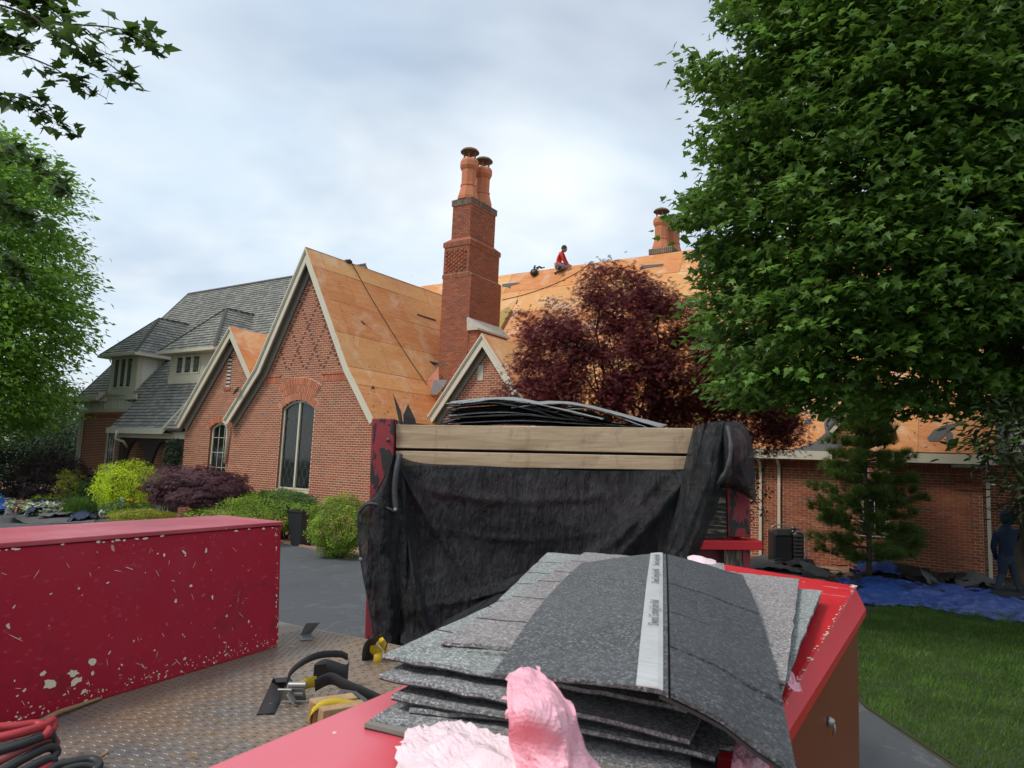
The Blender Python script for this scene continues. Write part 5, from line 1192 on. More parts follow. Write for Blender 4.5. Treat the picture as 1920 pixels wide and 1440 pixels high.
s = MB(); pts = spline([T(1364, 800, .20), T(1370, 835, .27), T(1366, 870, .29), T(1352, 900, .27), T(1338, 918, .2)], 26); s.tube(pts, [.013 + .003 * mnoise.noise(Vector((i * .8, 3, 1))) + .002 * math.sin(i * 1.1) for i in range(27)], 12); s.build('rolled_hem', 'tarp_hem', tarp, True)
softobj('lower_roll', [[T(830, 1165, .14), T(880, 1140, .2), T(940, 1110, .22), T(1000, 1088, .22), T(1075, 1070, .16)], [T(822, 1185, .2), T(880, 1160, .27), T(945, 1130, .28), T(1005, 1108, .28), T(1085, 1090, .2)], [T(815, 1205, .14), T(880, 1190, .2), T(950, 1165, .2), T(1010, 1140, .2), T(1090, 1115, .14)]], 60, 24, 'black_mesh_fabric', tarp, 0, amp=.022, freq=10, seed=14, dirv=PN)
softobj('lower_roll', [[T(890, 1105, .14), T(950, 1085, .18), T(1000, 1070, .18), T(1060, 1062, .12)], [T(885, 1125, .16), T(950, 1105, .25), T(1005, 1090, .25), T(1070, 1075, .16)]], 50, 16, 'black_mesh_fabric', tarp, 0, amp=.018, freq=12, seed=16, dirv=PN)

# ---------------------------------------------------------------- vegetation
def tmpl(kind):
    if kind == 'maple':
        out = [(0, -.12), (.16, -.02), (.44, -.10), (.36, .10), (.58, .34), (.30, .34), (.24, .50), (0, .95), (-.24, .50), (-.30, .34), (-.58, .34), (-.36, .10), (-.44, -.10), (-.16, -.02)]
        V = [(0, .2, .05)] + [(x, y, -.10 * abs(x) * 1.5 - .08 * max(0, y - .3)) for x, y in out]; k = len(out); return np.array(V), np.array([(0, 1 + i, 1 + (i + 1) % k) for i in range(k)])
    if kind == 'maple_s':
        out = [(0, -.1), (.45, -.06), (.30, .14), (.56, .36), (.20, .40), (0, .95), (-.20, .40), (-.56, .36), (-.30, .14), (-.45, -.06)]
        V = [(0, .2, .05)] + [(x, y, -.15 * abs(x) - .08 * max(0, y - .3)) for x, y in out]; k = len(out); return np.array(V), np.array([(0, 1 + i, 1 + (i + 1) % k) for i in range(k)])
    if kind == 'palm':
        V = []; F = []
        for i, a in enumerate((-1.9, -1.05, -.35, .35, 1.05, 1.9)):
            L = (.55, .85, 1.0, 1.0, .85, .55)[i]; w = .10; d = (math.sin(a), math.cos(a)); b = len(V)
            V += [(0, 0, 0), (d[0] * L * .5 + d[1] * w, d[1] * L * .5 - d[0] * w, -.04), (d[0] * L, d[1] * L, -.16), (d[0] * L * .5 - d[1] * w, d[1] * L * .5 + d[0] * w, -.04)]; F += [(b, b + 1, b + 2), (b, b + 2, b + 3)]
        return np.array(V), np.array(F)
    if kind == 'leaf': return np.array([(0, 0, 0), (.28, .45, .06), (0, 1, -.06), (-.28, .45, .06)]), np.array([(0, 1, 2), (0, 2, 3)])
    if kind == 'long': return np.array([(0, 0, 0), (.17, .35, .05), (.13, .75, .0), (0, 1, -.10), (-.13, .75, .0), (-.17, .35, .05)]), np.array([(0, 1, 2), (0, 2, 3), (0, 3, 4), (0, 4, 5)])
    if kind == 'blade': return np.array([(-.5, 0, 0), (.5, 0, 0), (.1, 1, 0)]), np.array([(0, 1, 2)])
    if kind == 'spray':
        V = []; F = []
        for i in range(7):
            a = rnd.uniform(-.9, .9); L = rnd.uniform(.6, 1); b = len(V); o = rnd.uniform(0, .4); z = rnd.uniform(-.25, .25)
            d = (math.sin(a), math.cos(a)); V += [(-.02, o, 0), (.06, o + .02, 0), (d[0] * L, o + d[1] * L * .8, z)]; F.append((b, b + 1, b + 2))
        return np.array(V), np.array(F)
def nrm(a): return a / (np.linalg.norm(a, axis=1, keepdims=True) + 1e-9)
def leaves(P, N, T, size, kind, m, name, parent, jit=.25, roll=None):
    """P positions, N leaf normals, T pointing directions"""
    P, N, T = map(np.asarray, (P, N, T)); k = len(P); tv, tf = tmpl(kind)
    N = nrm(N + rng.normal(0, jit, (k, 3))); T = T + rng.normal(0, jit * 1.4, (k, 3)); T = nrm(T - N * (T * N).sum(1, keepdims=True)); B = np.cross(T, N)
    S = (np.full(k, size) if np.isscalar(size) else size) * rng.uniform(.65, 1.2, k)
    V = P[:, None, :] + S[:, None, None] * (tv[None, :, 0:1] * B[:, None] + tv[None, :, 1:2] * T[:, None] + tv[None, :, 2:3] * N[:, None])
    F = tf[None] + (np.arange(k) * len(tv))[:, None, None]
    return obj(name, mesh_np(name, V.reshape(-1, 3), F.reshape(-1, 3), m), parent)
def limb(s, a, b, r0, r1, wob=.06, n=7, sag=0.0):
    a, b = Vector(a), Vector(b); L = (b - a).length; pts = []
    sd = rnd.random() * 40
    for i in range(n + 1):
        t = i / n; p = a.lerp(b, t); w = math.sin(PI * t) * wob * L
        pts.append(p + Vector((mnoise.noise(Vector((sd, t * 3, 0))), mnoise.noise(Vector((sd + 9, t * 3, 0))), mnoise.noise(Vector((sd + 19, t * 3, 0))))) * w * 2 + UP * (sag * math.sin(PI * t) * L))
    s.tube(pts, [lerp(r0, r1, i / n) for i in range(n + 1)], 6)
def sprays(C, outc, nleaf, rad, flat, size):
    """leaf positions in layered sprays round each centre; outc is the crown centre each spray leans away from"""
    C = np.asarray(C); k = len(C); O = nrm(C - np.asarray(outc)); O[:, 2] *= .4; O = nrm(O)
    idx = np.repeat(np.arange(k), nleaf); q = rng.normal(0, 1, (len(idx), 3)); q[:, 2] *= flat; q *= rad
    along = rng.uniform(-.6, 1.0, len(idx)); P = C[idx] + q + O[idx] * (along * rad * .9)[:, None]; P[:, 2] -= .22 * rad * np.maximum(0, along) ** 2 + .10 * (np.hypot(q[:, 0], q[:, 1]) ** 2) / rad
    N = np.tile([0, 0, 1.0], (len(idx), 1)) + O[idx] * .35; T = O[idx] + q * (.6 / rad); T[:, 2] -= .25
    return P, N, T
def inpoly(poly, x, y):
    c = False
    for i in range(len(poly)):
        (a, b), (d, e) = poly[i], poly[(i + 1) % len(poly)]
        if (b > y) != (e > y) and x < a + (d - a) * (y - b) / (e - b): c = not c
    return c
def edge_dist(poly, x, y):
    m = 1e9
    for i in range(len(poly)):
        (a, b), (d, e) = poly[i], poly[(i + 1) % len(poly)]; L2 = (d - a) ** 2 + (e - b) ** 2 + 1e-9
        t = max(0, min(1, ((x - a) * (d - a) + (y - b) * (e - b)) / L2)); m = min(m, math.hypot(x - a - t * (d - a), y - b - t * (e - b)))
    return m
def crown_points(poly, n, d0, depth, shrink=0, full=350, gap=None):
    """points in a rounded crown volume: silhouette polygon, thicker away from its rim, mean distance d0"""
    xs = [p[0] for p in poly]; ys = [p[1] for p in poly]; out = []
    while len(out) < n:
        x, y = rnd.uniform(min(xs), max(xs)), rnd.uniform(min(ys), max(ys))
        if not inpoly(poly, x, y): continue
        e = edge_dist(poly, x, y)
        if e < shrink: continue
        if gap and gap(x, y): continue
        h = depth * math.sqrt(max(0.0, 1 - (1 - min(1, e / full)) ** 2)); u = rnd.uniform(-1, 1); u = math.copysign(abs(u) ** .6, u)
        out.append(tuple(atd(x, y, d0 + h * u)))
    return np.array(out)

# the big maple on the right
mp = root('maple_tree', 'large dark green maple filling the right side, its crown hanging over the house', 'tree', (2.6, 11.2, 0))
poly = [(1405, -160), (1345, 40), (1385, 55), (1420, 90), (1400, 105), (1350, 90), (1290, 95), (1275, 120), (1300, 160), (1350, 190), (1330, 240), (1310, 260), (1345, 300), (1335, 340), (1310, 345), (1285, 370), (1268, 395), (1290, 440), (1318, 470), (1325, 520), (1305, 570), (1312, 600), (1295, 650), (1330, 690), (1340, 730), (1370, 762), (1440, 770), (1500, 765), (1560, 790), (1640, 765), (1700, 790), (1790, 770), (1880, 790), (2150, 780), (2300, 500), (2300, 100), (2200, -250), (1800, -350)]
mc = np.array(atd(1900, 330, 11.4))
gapf = lambda x, y: mnoise.noise(Vector((x / 80, y / 42, 3))) > .36 or (y > 600 and mnoise.noise(Vector((x / 60, y / 30, 8))) > .30)
C1 = crown_points(poly, 2500, 11.2, 2.8, 26, 300, gapf)
P, N, T = sprays(C1, mc, 44, .21, .26, .13); T[:, 2] -= .25
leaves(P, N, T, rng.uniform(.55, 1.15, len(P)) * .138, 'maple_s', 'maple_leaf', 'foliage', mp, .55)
C2 = crown_points(poly, 800, 11.9, 2.0, 70, 300, gapf); P, N, T = sprays(C2, mc, 26, .34, .5, .13)
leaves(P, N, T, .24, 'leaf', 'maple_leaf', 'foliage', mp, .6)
C3 = crown_points([(1950, -200), (2900, -300), (2900, 780), (1950, 780)], 900, 11.5, 3.5, 10, 300); P, N, T = sprays(C3, mc, 26, .4, .5, .13)
leaves(P, N, T, .26, 'leaf', 'maple_leaf', 'foliage', mp, .6)
rim = crown_points(poly, 330, 10.0, 1.8, 6, 500, lambda x, y: edge_dist(poly, x, y) > 40)
P, N, T = sprays(rim, mc, 22, .15, .2, .12); leaves(P, N, T, .11, 'maple', 'maple_leaf', 'foliage', mp, .5)
tips = [(1480, 60), (1530, 110), (1690, 280), (1700, 300), (1660, 400), (1720, 430), (1560, 395), (1500, 470), (1450, 500), (1640, 560), (1750, 560), (1900, 560), (1480, 690), (1400, 700), (1790, 115), (1860, 60), (1560, 30), (1420, 60), (1510, 340), (1690, 220), (1830, 300), (1620, 640), (1540, 600)]
Ct = np.array([tuple(atd(x, y, 8.5 + .3 * rnd.random())) for x, y in tips])
P, N, T = sprays(Ct, mc, 16, .14, .25, .1); leaves(P, N, T, .10, 'maple', 'maple_tip_leaf', 'foliage', mp, .4)
s = MB(); tr0 = Vector((2.6, 11.2, 0)); fork = Vector((2.5, 11.3, 3.4)); limb(s, tr0, fork, .26, .19, .03)
ctrs = []
for k in range(9):
    e = atd(rnd.uniform(1500, 2150), rnd.uniform(-100, 600), rnd.uniform(9.6, 12)); limb(s, fork + UP * rnd.uniform(-.4, 1.2), e, .10, .03, .08); ctrs.append(e)
    for q in range(5):
        c = C1[rnd.randrange(len(C1))]; c = Vector(c)
        if (c - e).length < 3.0: limb(s, fork.lerp(e, rnd.uniform(.5, .95)), c, .028, .006, .1)
for c in rim[::4]:
    c = Vector(c); e = min(ctrs, key=lambda q: (q - c).length); limb(s, e.lerp(c, .35), c, .012, .003, .06, 5)
s.build('trunk', 'bark', mp, True)

# red japanese maple
rm = root('red_maple_tree', 'dark red japanese maple standing in front of the plywood roof, right of the chimney', 'tree', (-5.6, 13.4, 0))
poly = [(958, 588), (985, 575), (1040, 560), (1060, 575), (1095, 600), (1105, 560), (1100, 520), (1128, 492), (1165, 500), (1205, 515), (1250, 545), (1290, 570), (1330, 620), (1380, 680), (1440, 730), (1500, 770), (1495, 830), (1440, 860), (1400, 850), (1330, 800), (1200, 800), (1060, 800), (960, 760), (925, 745), (945, 715), (985, 715), (975, 680), (990, 640), (975, 610)]
g2 = lambda x, y: mnoise.noise(Vector((x / 42, y / 26, 1))) > .13 or (x < 1090 and y < 600 and mnoise.noise(Vector((x / 25, y / 25, 5))) > .05)
C1 = crown_points(poly, 1150, 14.2, 1.7, 6, 190, g2); rc = np.array(atd(1200, 760, 14.2))
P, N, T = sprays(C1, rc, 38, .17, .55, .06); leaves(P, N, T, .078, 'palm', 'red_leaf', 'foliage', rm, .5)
rim = crown_points(poly, 150, 14.0, 1.3, 0, 400, lambda x, y: edge_dist(poly, x, y) > 14); P, N, T = sprays(rim, rc, 14, .10, .4, .06); leaves(P, N, T, .07, 'palm', 'red_leaf', 'foliage', rm, .5)
s = MB(); b0 = Vector((-5.6, 13.4, 0)); f0_ = b0 + Vector((.05, .1, .9))
limb(s, b0, f0_, .13, .10, .03)
for k in range(12):
    e = atd(rnd.uniform(1010, 1420), rnd.uniform(540, 720), rnd.uniform(13.4, 15)); limb(s, f0_ + UP * rnd.uniform(-.2, .5), e, .05, .012, .12)
    for q in range(6):
        c = Vector(C1[rnd.randrange(len(C1))])
        if (c - e).length < 1.8: limb(s, f0_.lerp(e, rnd.uniform(.4, .95)), c, .014, .004, .12)
for k in range(26): limb(s, f0_ + UP * rnd.uniform(-.2, .3), atd(rnd.uniform(1060, 1460), rnd.uniform(720, 800), rnd.uniform(13.4, 15)), .022, .006, .14)
s.build('trunk', 'bark', rm, True)

# pine in front of the long wall
pb = atd(1628, 1082, 15.4); pb.z = 0
pn = root('pine_tree', 'young green pine standing against the long brick wall under the maple', 'tree', pb)
s = MB(); topz = 4.45; s.tube([pb + UP * z + Vector((.03 * math.sin(z * 2), 0, 0)) for z in np.linspace(0, topz, 14)], [lerp(.075, .012, i / 13) for i in range(14)], 8)
tufts = []; z = .45
while z < topz - .1:
    t = (z - .45) / (topz - .45); R_ = lerp(1.42, .28, t ** 1.15); nb = 6
    for k in range(nb):
        a = k * 2 * PI / nb + rnd.uniform(-.4, .4) + z * 3; r = R_ * rnd.uniform(.6, 1.08); e = pb + Vector((math.cos(a) * r, math.sin(a) * r, z + r * rnd.uniform(.05, .35)))
        limb(s, pb + UP * z, e, .018, .005, .08, 5)
        for q in range(int(8 + r * 18)):
            p = (pb + UP * z).lerp(e, rnd.uniform(.35, 1)); tufts.append(p + Vector((rnd.uniform(-.12, .12), rnd.uniform(-.12, .12), rnd.uniform(-.05, .12))))
        tufts.append(e)
    z += .27
s.build('trunk', 'bark', pn, True)
tf = np.array([tuple(p) for p in tufts]); k = 46; P = np.repeat(tf, k, 0); ax = nrm(nrm(P - np.array([pb.x, pb.y, 2.0])) * .7 + np.array([0, 0, .7])); T = nrm(ax + rng.normal(0, .55, P.shape)); N = rng.normal(0, 1, P.shape)
def needles(P, T, L, w, m, name, parent):
    k = len(P); T = nrm(T); B = nrm(np.cross(T, rng.normal(0, 1, (k, 3)))); L = L * rng.uniform(.7, 1.15, k); V = np.stack([P - B * w, P + B * w, P + T * L[:, None]], 1).reshape(-1, 3)
    return obj(name, mesh_np(name, V, np.arange(3 * k).reshape(-1, 3), m), parent)
needles(P, T, .20, .0046, 'pine_needle', 'needles', pn)

# magnolia at the right edge
mb_ = atd(1935, 1200, 9.6); mb_.z = 0
mg = root('magnolia_tree', 'magnolia with glossy dark leaves at the right edge of the lawn, beside the walking worker', 'tree', mb_)
poly = [(1800, 770), (1850, 740), (1930, 735), (2100, 740), (2120, 1000), (1990, 1010), (1925, 960), (1900, 940), (1872, 890), (1850, 850), (1815, 845), (1820, 800)]
C1 = crown_points(poly, 230, 9.3, 1.0, 4, 140); P, N, T = sprays(C1, tuple(atd(1960, 860, 9.5)), 11, .16, .5, .1); leaves(P, N, T, .135, 'long', 'magnolia_leaf', 'foliage', mg, .5)
for (x, y) in ((1812, 830), (1822, 842), (1880, 872), (1800, 760)): pass
Ct = np.array([tuple(atd(x, y, 8.9)) for x, y in ((1815, 833), (1880, 790), (1860, 848), (1905, 900), (1895, 820), (1850, 780))]); P, N, T = sprays(Ct, tuple(atd(1960, 860, 9.5)), 7, .09, .5, .1); leaves(P, N, T, .13, 'long', 'maple_tip_leaf', 'foliage', mg, .5)
s = MB(); limb(s, mb_, mb_ + Vector((0, 0, 2.2)), .09, .07)
for c in C1[::9]: limb(s, mb_ + UP * rnd.uniform(1.2, 2.2), c, .025, .006, .08)
s.build('trunk', 'bark', mg, True)

# foreground branch, top left
fb = root('maple_branch', 'dark maple branches reaching in from the top left corner against the sky', 'branch', atd(-260, 80, 5.6))
s = MB(); LP = []; LT = []
def twig(pts, dd, n, sp_=16, r=.010):
    L_ = spline([atd(x, y, dd) for x, y in pts], 24); s.tube(L_, [lerp(r, .0025, i / 24) for i in range(25)], 6)
    for k in range(n):
        t = rnd.uniform(.12, 1) ** .8; i = min(23, int(t * 24)); p = L_[i] + (L_[i + 1] - L_[i]) * (t * 24 - i); d = (L_[i + 1] - L_[i]).normalized(); side = 1 if k % 2 else -1
        o = (CR * rnd.uniform(-.3, .9) - CU * rnd.uniform(.1, 1.0) * (1 if rnd.random() < .75 else -1) + CF * rnd.uniform(-.5, .5)).normalized() * rnd.uniform(.02, .13)
        q = p + o; s.tube([p, p + o * .5 + UP * .004, q], .0012, 4, False); LP.append(tuple(q)); LT.append(tuple((o.normalized() * .8 + d * .5 - UP * .3).normalized()))
twig([(-200, -20), (-20, 5), (60, 30), (130, 45), (200, 50), (255, 62), (290, 80)], 5.3, 70)
twig([(60, 30), (100, 62), (160, 95), (205, 120), (240, 152)], 5.2, 56)
twig([(-200, 60), (-40, 85), (30, 100), (90, 122), (130, 145), (200, 185)], 5.5, 50)
twig([(-180, 130), (-40, 165), (30, 182), (70, 200), (125, 235)], 5.6, 66)
twig([(-180, -60), (-20, -30), (40, 10), (90, 10), (130, 20)], 5.4, 60)
twig([(-180, 220), (-60, 270), (20, 290), (80, 315), (130, 350)], 6.0, 90)
twig([(-180, 320), (-60, 350), (10, 380), (60, 410)], 6.2, 90); twig([(-180, 400), (-60, 430), (10, 480), (40, 520)], 6.6, 90)
twig([(-180, 40), (-60, 60), (0, 60), (40, 75)], 5.0, 70); twig([(-180, -100), (-20, -60), (20, -20), (60, -20), (100, 0)], 5.4, 60)
s.tube(spline([atd(-500, 200, 6.5), atd(-300, 120, 6.0), atd(-200, 60, 5.6), atd(-180, -60, 5.5)], 20), .03, 8); s.tube(spline([atd(-400, 170, 6.3), atd(-260, 250, 6.2), atd(-180, 320, 6.2), atd(-180, 400, 6.5)], 20), .025, 8)
s.build('twigs', 'bark', fb, True)
leaves(np.array(LP), np.tile([0, 0, 1.0], (len(LP), 1)) - np.array(CF) * .25, np.array(LT), .11, 'maple', 'branch_leaf', 'foliage', fb, .5)

# trees on the left, far behind
def poly_tree(name, label, poly, d0, depth, nspray, nleaf, rad, size, kind, m, base, group=None, gap=None, full=120, trunk=.18, flat=.3, cat='tree', pull=(0, 0)):
    b = atd(base[0], base[1], d0); b.z = 0; t = root(name, label, cat, b, group)
    C1 = crown_points(poly, nspray, d0, depth, 2, full, gap); cc = C1.mean(0); P, N, T = sprays(C1, cc, nleaf, rad, flat, size); leaves(P, N, T, size, kind, m, 'foliage', t, .45)
    s = MB(); tp = Vector(cc); limb(s, b, tp, trunk, trunk * .4, .04)
    for c in C1[::max(1, nspray // 30)]: limb(s, b.lerp(tp, rnd.uniform(.4, .95)), c, trunk * .22, trunk * .05, .08, 5)
    s.build('trunk', 'bark', t, True); return t
g3 = lambda x, y: mnoise.noise(Vector((x / 34, y / 24, 2))) > .30
poly_tree('bright_green_tree', 'tall bright green feathery tree left of the house', [(-320, 200), (-60, 200), (20, 250), (60, 290), (110, 330), (120, 370), (100, 420), (135, 470), (150, 500), (140, 560), (160, 600), (150, 625), (115, 650), (100, 690), (115, 730), (120, 760), (100, 790), (40, 800), (-100, 830), (-320, 830)], 27, 4.5, 1500, 56, .46, .23, 'leaf', 'bright_tree_leaf', (-60, 900), gap=g3, trunk=.3)
poly_tree('spruce_tree', 'thin dark conifer with bare lower twigs left of the house', [(80, 790), (130, 780), (145, 830), (150, 880), (90, 900), (20, 890), (10, 850), (50, 830)], 33, 1.6, 150, 26, .4, .15, 'leaf', 'dark_conifer_leaf', (140, 900), full=60, trunk=.12)
for i, (x0, y0, w, h, d, lab) in enumerate(((-60, 700, 230, 200, 60, 'hazy green tree far behind the bright green tree'), (70, 745, 90, 130, 52, 'soft green tree filling the gap beside the wing corner'), (-150, 760, 160, 120, 45, 'dark green tree low at the left edge of the picture'), (120, 790, 60, 90, 46, 'small far tree right at the corner downspout'))):
    k = 9; pl_ = [(x0 + w / 2 + w * .55 * math.cos(2 * PI * j / k) * rnd.uniform(.8, 1.1), y0 + h / 2 + h * .55 * math.sin(2 * PI * j / k) * rnd.uniform(.85, 1.1)) for j in range(k)]
    poly_tree('background_tree', lab, pl_, d, 3, 230, 30, .9, .34, 'leaf', 'far_leaf', (x0 + w / 2, 900), 'trees far behind the left wing', full=70, trunk=.25)
nh = at(8, 845, 1, 48); nb_ = root('neighbour_house', 'grey roofed house far off at the left edge', 'house', (nh.x, 48, 0))
s = MB(); s.box(nh.x - 7, nh.x + 2.2, 48, 56, 0, 2.6); s.build('wall', 'stucco', nb_); s = MB(); s.add([(nh.x - 7.4, 47.5, 2.5), (nh.x + 2.6, 47.5, 2.5), (nh.x + 2.6, 52, 4.6), (nh.x - 7.4, 52, 4.6), (nh.x + 2.6, 56.5, 2.5), (nh.x - 7.4, 56.5, 2.5)], [(0, 1, 2, 3), (3, 2, 4, 5), (1, 4, 2), (0, 3, 5)]); s.build('roof', 'slate', nb_)
s = MB(); s.box(nh.x - 3, nh.x - 1.6, 47.95, 48.0, 1, 2.1); s.build('window', 'window_glass', nb_)
# trees beyond the right corner
for i, (x0, y0, w, h, d, lab) in enumerate(((1850, 640, 200, 260, 34, 'green tree beyond the right corner of the house'), (1990, 700, 260, 260, 40, 'tree beyond the fence, outside the right edge'), (1900, 560, 300, 200, 50, 'tall tree far behind the right corner'))):
    k = 9; pl_ = [(x0 + w / 2 + w * .55 * math.cos(2 * PI * j / k), y0 + h / 2 + h * .55 * math.sin(2 * PI * j / k)) for j in range(k)]
    poly_tree('background_tree', lab, pl_, d, 3, 200, 26, .8, .3, 'leaf', 'far_leaf', (x0 + w / 2, 930), 'trees beyond the right corner', full=70, trunk=.2)
fe = root('metal_fence', 'black metal picket fence glimpsed beyond the walking worker', 'fence', (3, 24, 0))
s = MB(); s.box(1.0, 7, 24, 24.04, 1.1, 1.14); s.box(1.0, 7, 24, 24.04, .2, .24); s.build('rail', 'black_plastic', fe)
for k in range(34): s = MB(); s.box(1.0 + k * .18, 1.02 + k * .18, 24.0, 24.02, .05, 1.25); s.build('picket', 'black_plastic', fe)

# shrubs
def shrub(name, label, x, y, d, rx, rz, m, kind, size, n, group=None, base=0.0, flat=.8, lump=.25, cat='shrub', ry=None, droop=0.0, seed=0, up=.3, inner=.25):
    """rounded shrub: centre given by a sight line, radii in metres"""
    c = atd(x, y, d); ry = ry or rx; t = root(name, label, cat, (c.x, c.y, 0), group); k = n
    q = nrm(rng.normal(0, 1, (k, 3))); q[:, 2] = np.where(rng.random(k) < .45, -np.abs(q[:, 2]), np.abs(q[:, 2])); q = nrm(q)
    L = np.array([1 + lump * (mnoise.noise(Vector((a * 2.2 + seed, b * 2.2, c_ * 2.2))) + .6 * mnoise.noise(Vector((a * 6 + seed, b * 6, c_ * 6)))) for a, b, c_ in q]); r = L * (1 - inner * rng.random(k) ** 1.5)
    P = np.stack([c.x + q[:, 0] * rx * r, c.y + q[:, 1] * ry * r, c.z + q[:, 2] * rz * r], 1)
    P[:, 2] = np.where(P[:, 2] < .03 + base, base + .03 + .5 * c.z * rng.random(k), P[:, 2]); T = q.copy(); T[:, 2] = T[:, 2] + up - droop; N = q * .6 + np.array([0, 0, .6])
    leaves(P, N, T, size, kind, m, 'foliage', t, .4)
    s = MB()
    for j in range(12):
        v = P[rnd.randrange(k)]; limb(s, (c.x + rnd.uniform(-.1, .1), c.y + rnd.uniform(-.1, .1), 0), v, .018, .005, .1, 4)
    s.build('stems', 'bark', t, True); return t
def gz(x, y):  # distance at which a line meets the ground
    return (onz(x, y, 0) - CP).dot(CF)
shrub('dark_purple_shrub', 'wide nearly black purple mounded shrub at the left corner of the wing', 98, 918, 25.5, 1.35, 1.25, 'black_purple_leaf', 'palm', .085, 9000, flat=1, droop=.9)
shrub('lime_shrub', 'large lime yellow shrub in front of the porch', 238, 915, 22.5, .98, .80, 'lime_leaf', 'leaf', .055, 13000, lump=.40, up=.8, seed=3)
lm = atd(376, 912, 19.5)
def weeping(name, label, c, rx, rz, m, n, size):
    t = root(name, label, 'shrub', (c.x, c.y, 0)); q = nrm(rng.normal(0, 1, (n, 3))); q[:, 2] = np.abs(q[:, 2]) * 1.3 - .62; q = nrm(q)
    L = np.array([1 + .38 * mnoise.noise(Vector((a * 2, b * 2, e * 2 + 5))) + .22 * mnoise.noise(Vector((a * 6, b * 6, e * 9))) for a, b, e in q]); r = L * (1 - .35 * rng.random(n) ** 1.6)
    P = np.stack([c.x + q[:, 0] * rx * r, c.y + q[:, 1] * rx * r, c.z - .12 + q[:, 2] * rz * r], 1); T = q.copy(); T[:, 2] = -.75; leaves(P, q + np.array([0, 0, .5]), T, size, 'palm', m, 'foliage', t, .3)
    s = MB(); b = Vector((c.x + .25, c.y, 0)); f = Vector((c.x + .1, c.y, .5)); limb(s, b, f, .06, .045, .1)
    for j in range(22): v = P[rnd.randrange(n)]; limb(s, f, v, .022, .005, .15, 6, .08)
    s.build('trunk', 'bark', t, True)
weeping('laceleaf_maple', 'spreading purple laceleaf maple in front of the small arched window', lm, 1.32, .66, 'purple_leaf', 19000, .07)
shrub('box_hedge', 'long clipped light green hedge under the tall arched window', 512, 960, 18.7, 1.75, .50, 'box_leaf', 'leaf', .05, 20000, ry=.55, lump=.22, seed=5, cat='hedge')
shrub('box_hedge', 'rounded light green hedge right of the black planter', 636, 985, 15.6, .66, .66, 'box_leaf', 'leaf', .045, 17000, lump=.28, seed=8, cat='hedge')
shrub('yew_hedge', 'dark green low hedge directly against the wall below the arched window', 535, 940, 18.6, 1.15, .30, 'yew_leaf', 'leaf', .05, 8000, ry=.4, lump=.25, seed=9, cat='hedge')
shrub('box_hedge', 'light green hedge clump between the laceleaf maple and the planter', 455, 972, 17.0, .62, .52, 'box_leaf', 'leaf', .045, 6000, lump=.28, seed=18, cat='hedge')
shrub('gold_shrub', 'low golden shrub at the driveway edge, just above the red tool box', 268, 970, 20.2, .85, .22, 'gold_leaf', 'leaf', .05, 7000, lump=.35, seed=11, up=.8)
shrub('green_shrub', 'small dark green mounded shrub left of the lime shrub', 172, 925, 24, .62, .45, 'yew_leaf', 'leaf', .07, 4200, lump=.3, seed=12)
shrub('pale_conifer_shrub', 'small loose olive conifer in front of the dark purple shrub', 128, 912, 23.5, .36, .55, 'gold_leaf', 'spray', .10, 900, lump=.7, seed=13)
shrub('porch_topiary', 'small dark green potted conifer in the porch opening', 323, 850, 22.5, .26, .48, 'dark_conifer_leaf', 'leaf', .06, 2500, lump=.3, seed=14, base=1.2)
shrub('green_shrub', 'shaded green underplanting below the laceleaf maple', 395, 975, 18.3, 1.1, .30, 'box_leaf', 'leaf', .05, 6000, ry=.5, lump=.4, seed=21)
shrub('dark_hedge', 'dark green hedge mass at the far left edge', 0, 905, 28, 2.2, 1.5, 'dark_conifer_leaf', 'leaf', .12, 9000, lump=.35, seed=15, cat='hedge')
shrub('green_shrub', 'yellowish green low clump behind the white hostas', 88, 938, 24.5, .5, .2, 'lime_leaf', 'leaf', .09, 900, lump=.4, seed=16)
# ornamental grass
gc = atd(150, 940, 22.2); gr = root('ornamental_grass', 'arching clump of bright green ornamental grass behind the felt scraps', 'grass clump', (gc.x, gc.y, 0))
k = 1500; a = rng.uniform(0, 2 * PI, k); P0 = np.stack([gc.x + rng.normal(0, .28, k), gc.y + rng.normal(0, .2, k), np.full(k, .02)], 1); V = []; Q = []
for i in range(k):
    d = np.array([math.cos(a[i]), math.sin(a[i]), 0]); L = rng.uniform(.45, .75); w = np.array([-d[1], d[0], 0]) * .008; lean = rng.uniform(.25, .8); p = P0[i]; b = len(V)
    for t in (0, .5, .85, 1): c = p + d * lean * L * t * t + np.array([0, 0, L * (t - .35 * t * t * lean)]); ww = w * (1 - t * .9); V += [c - ww, c + ww]
    Q += [(b, b + 1, b + 3, b + 2), (b + 2, b + 3, b + 5, b + 4), (b + 4, b + 5, b + 7, b + 6)]
obj('blades', mesh_np('blades', np.array(V), np.array(Q), 'grass_leaf'), gr)
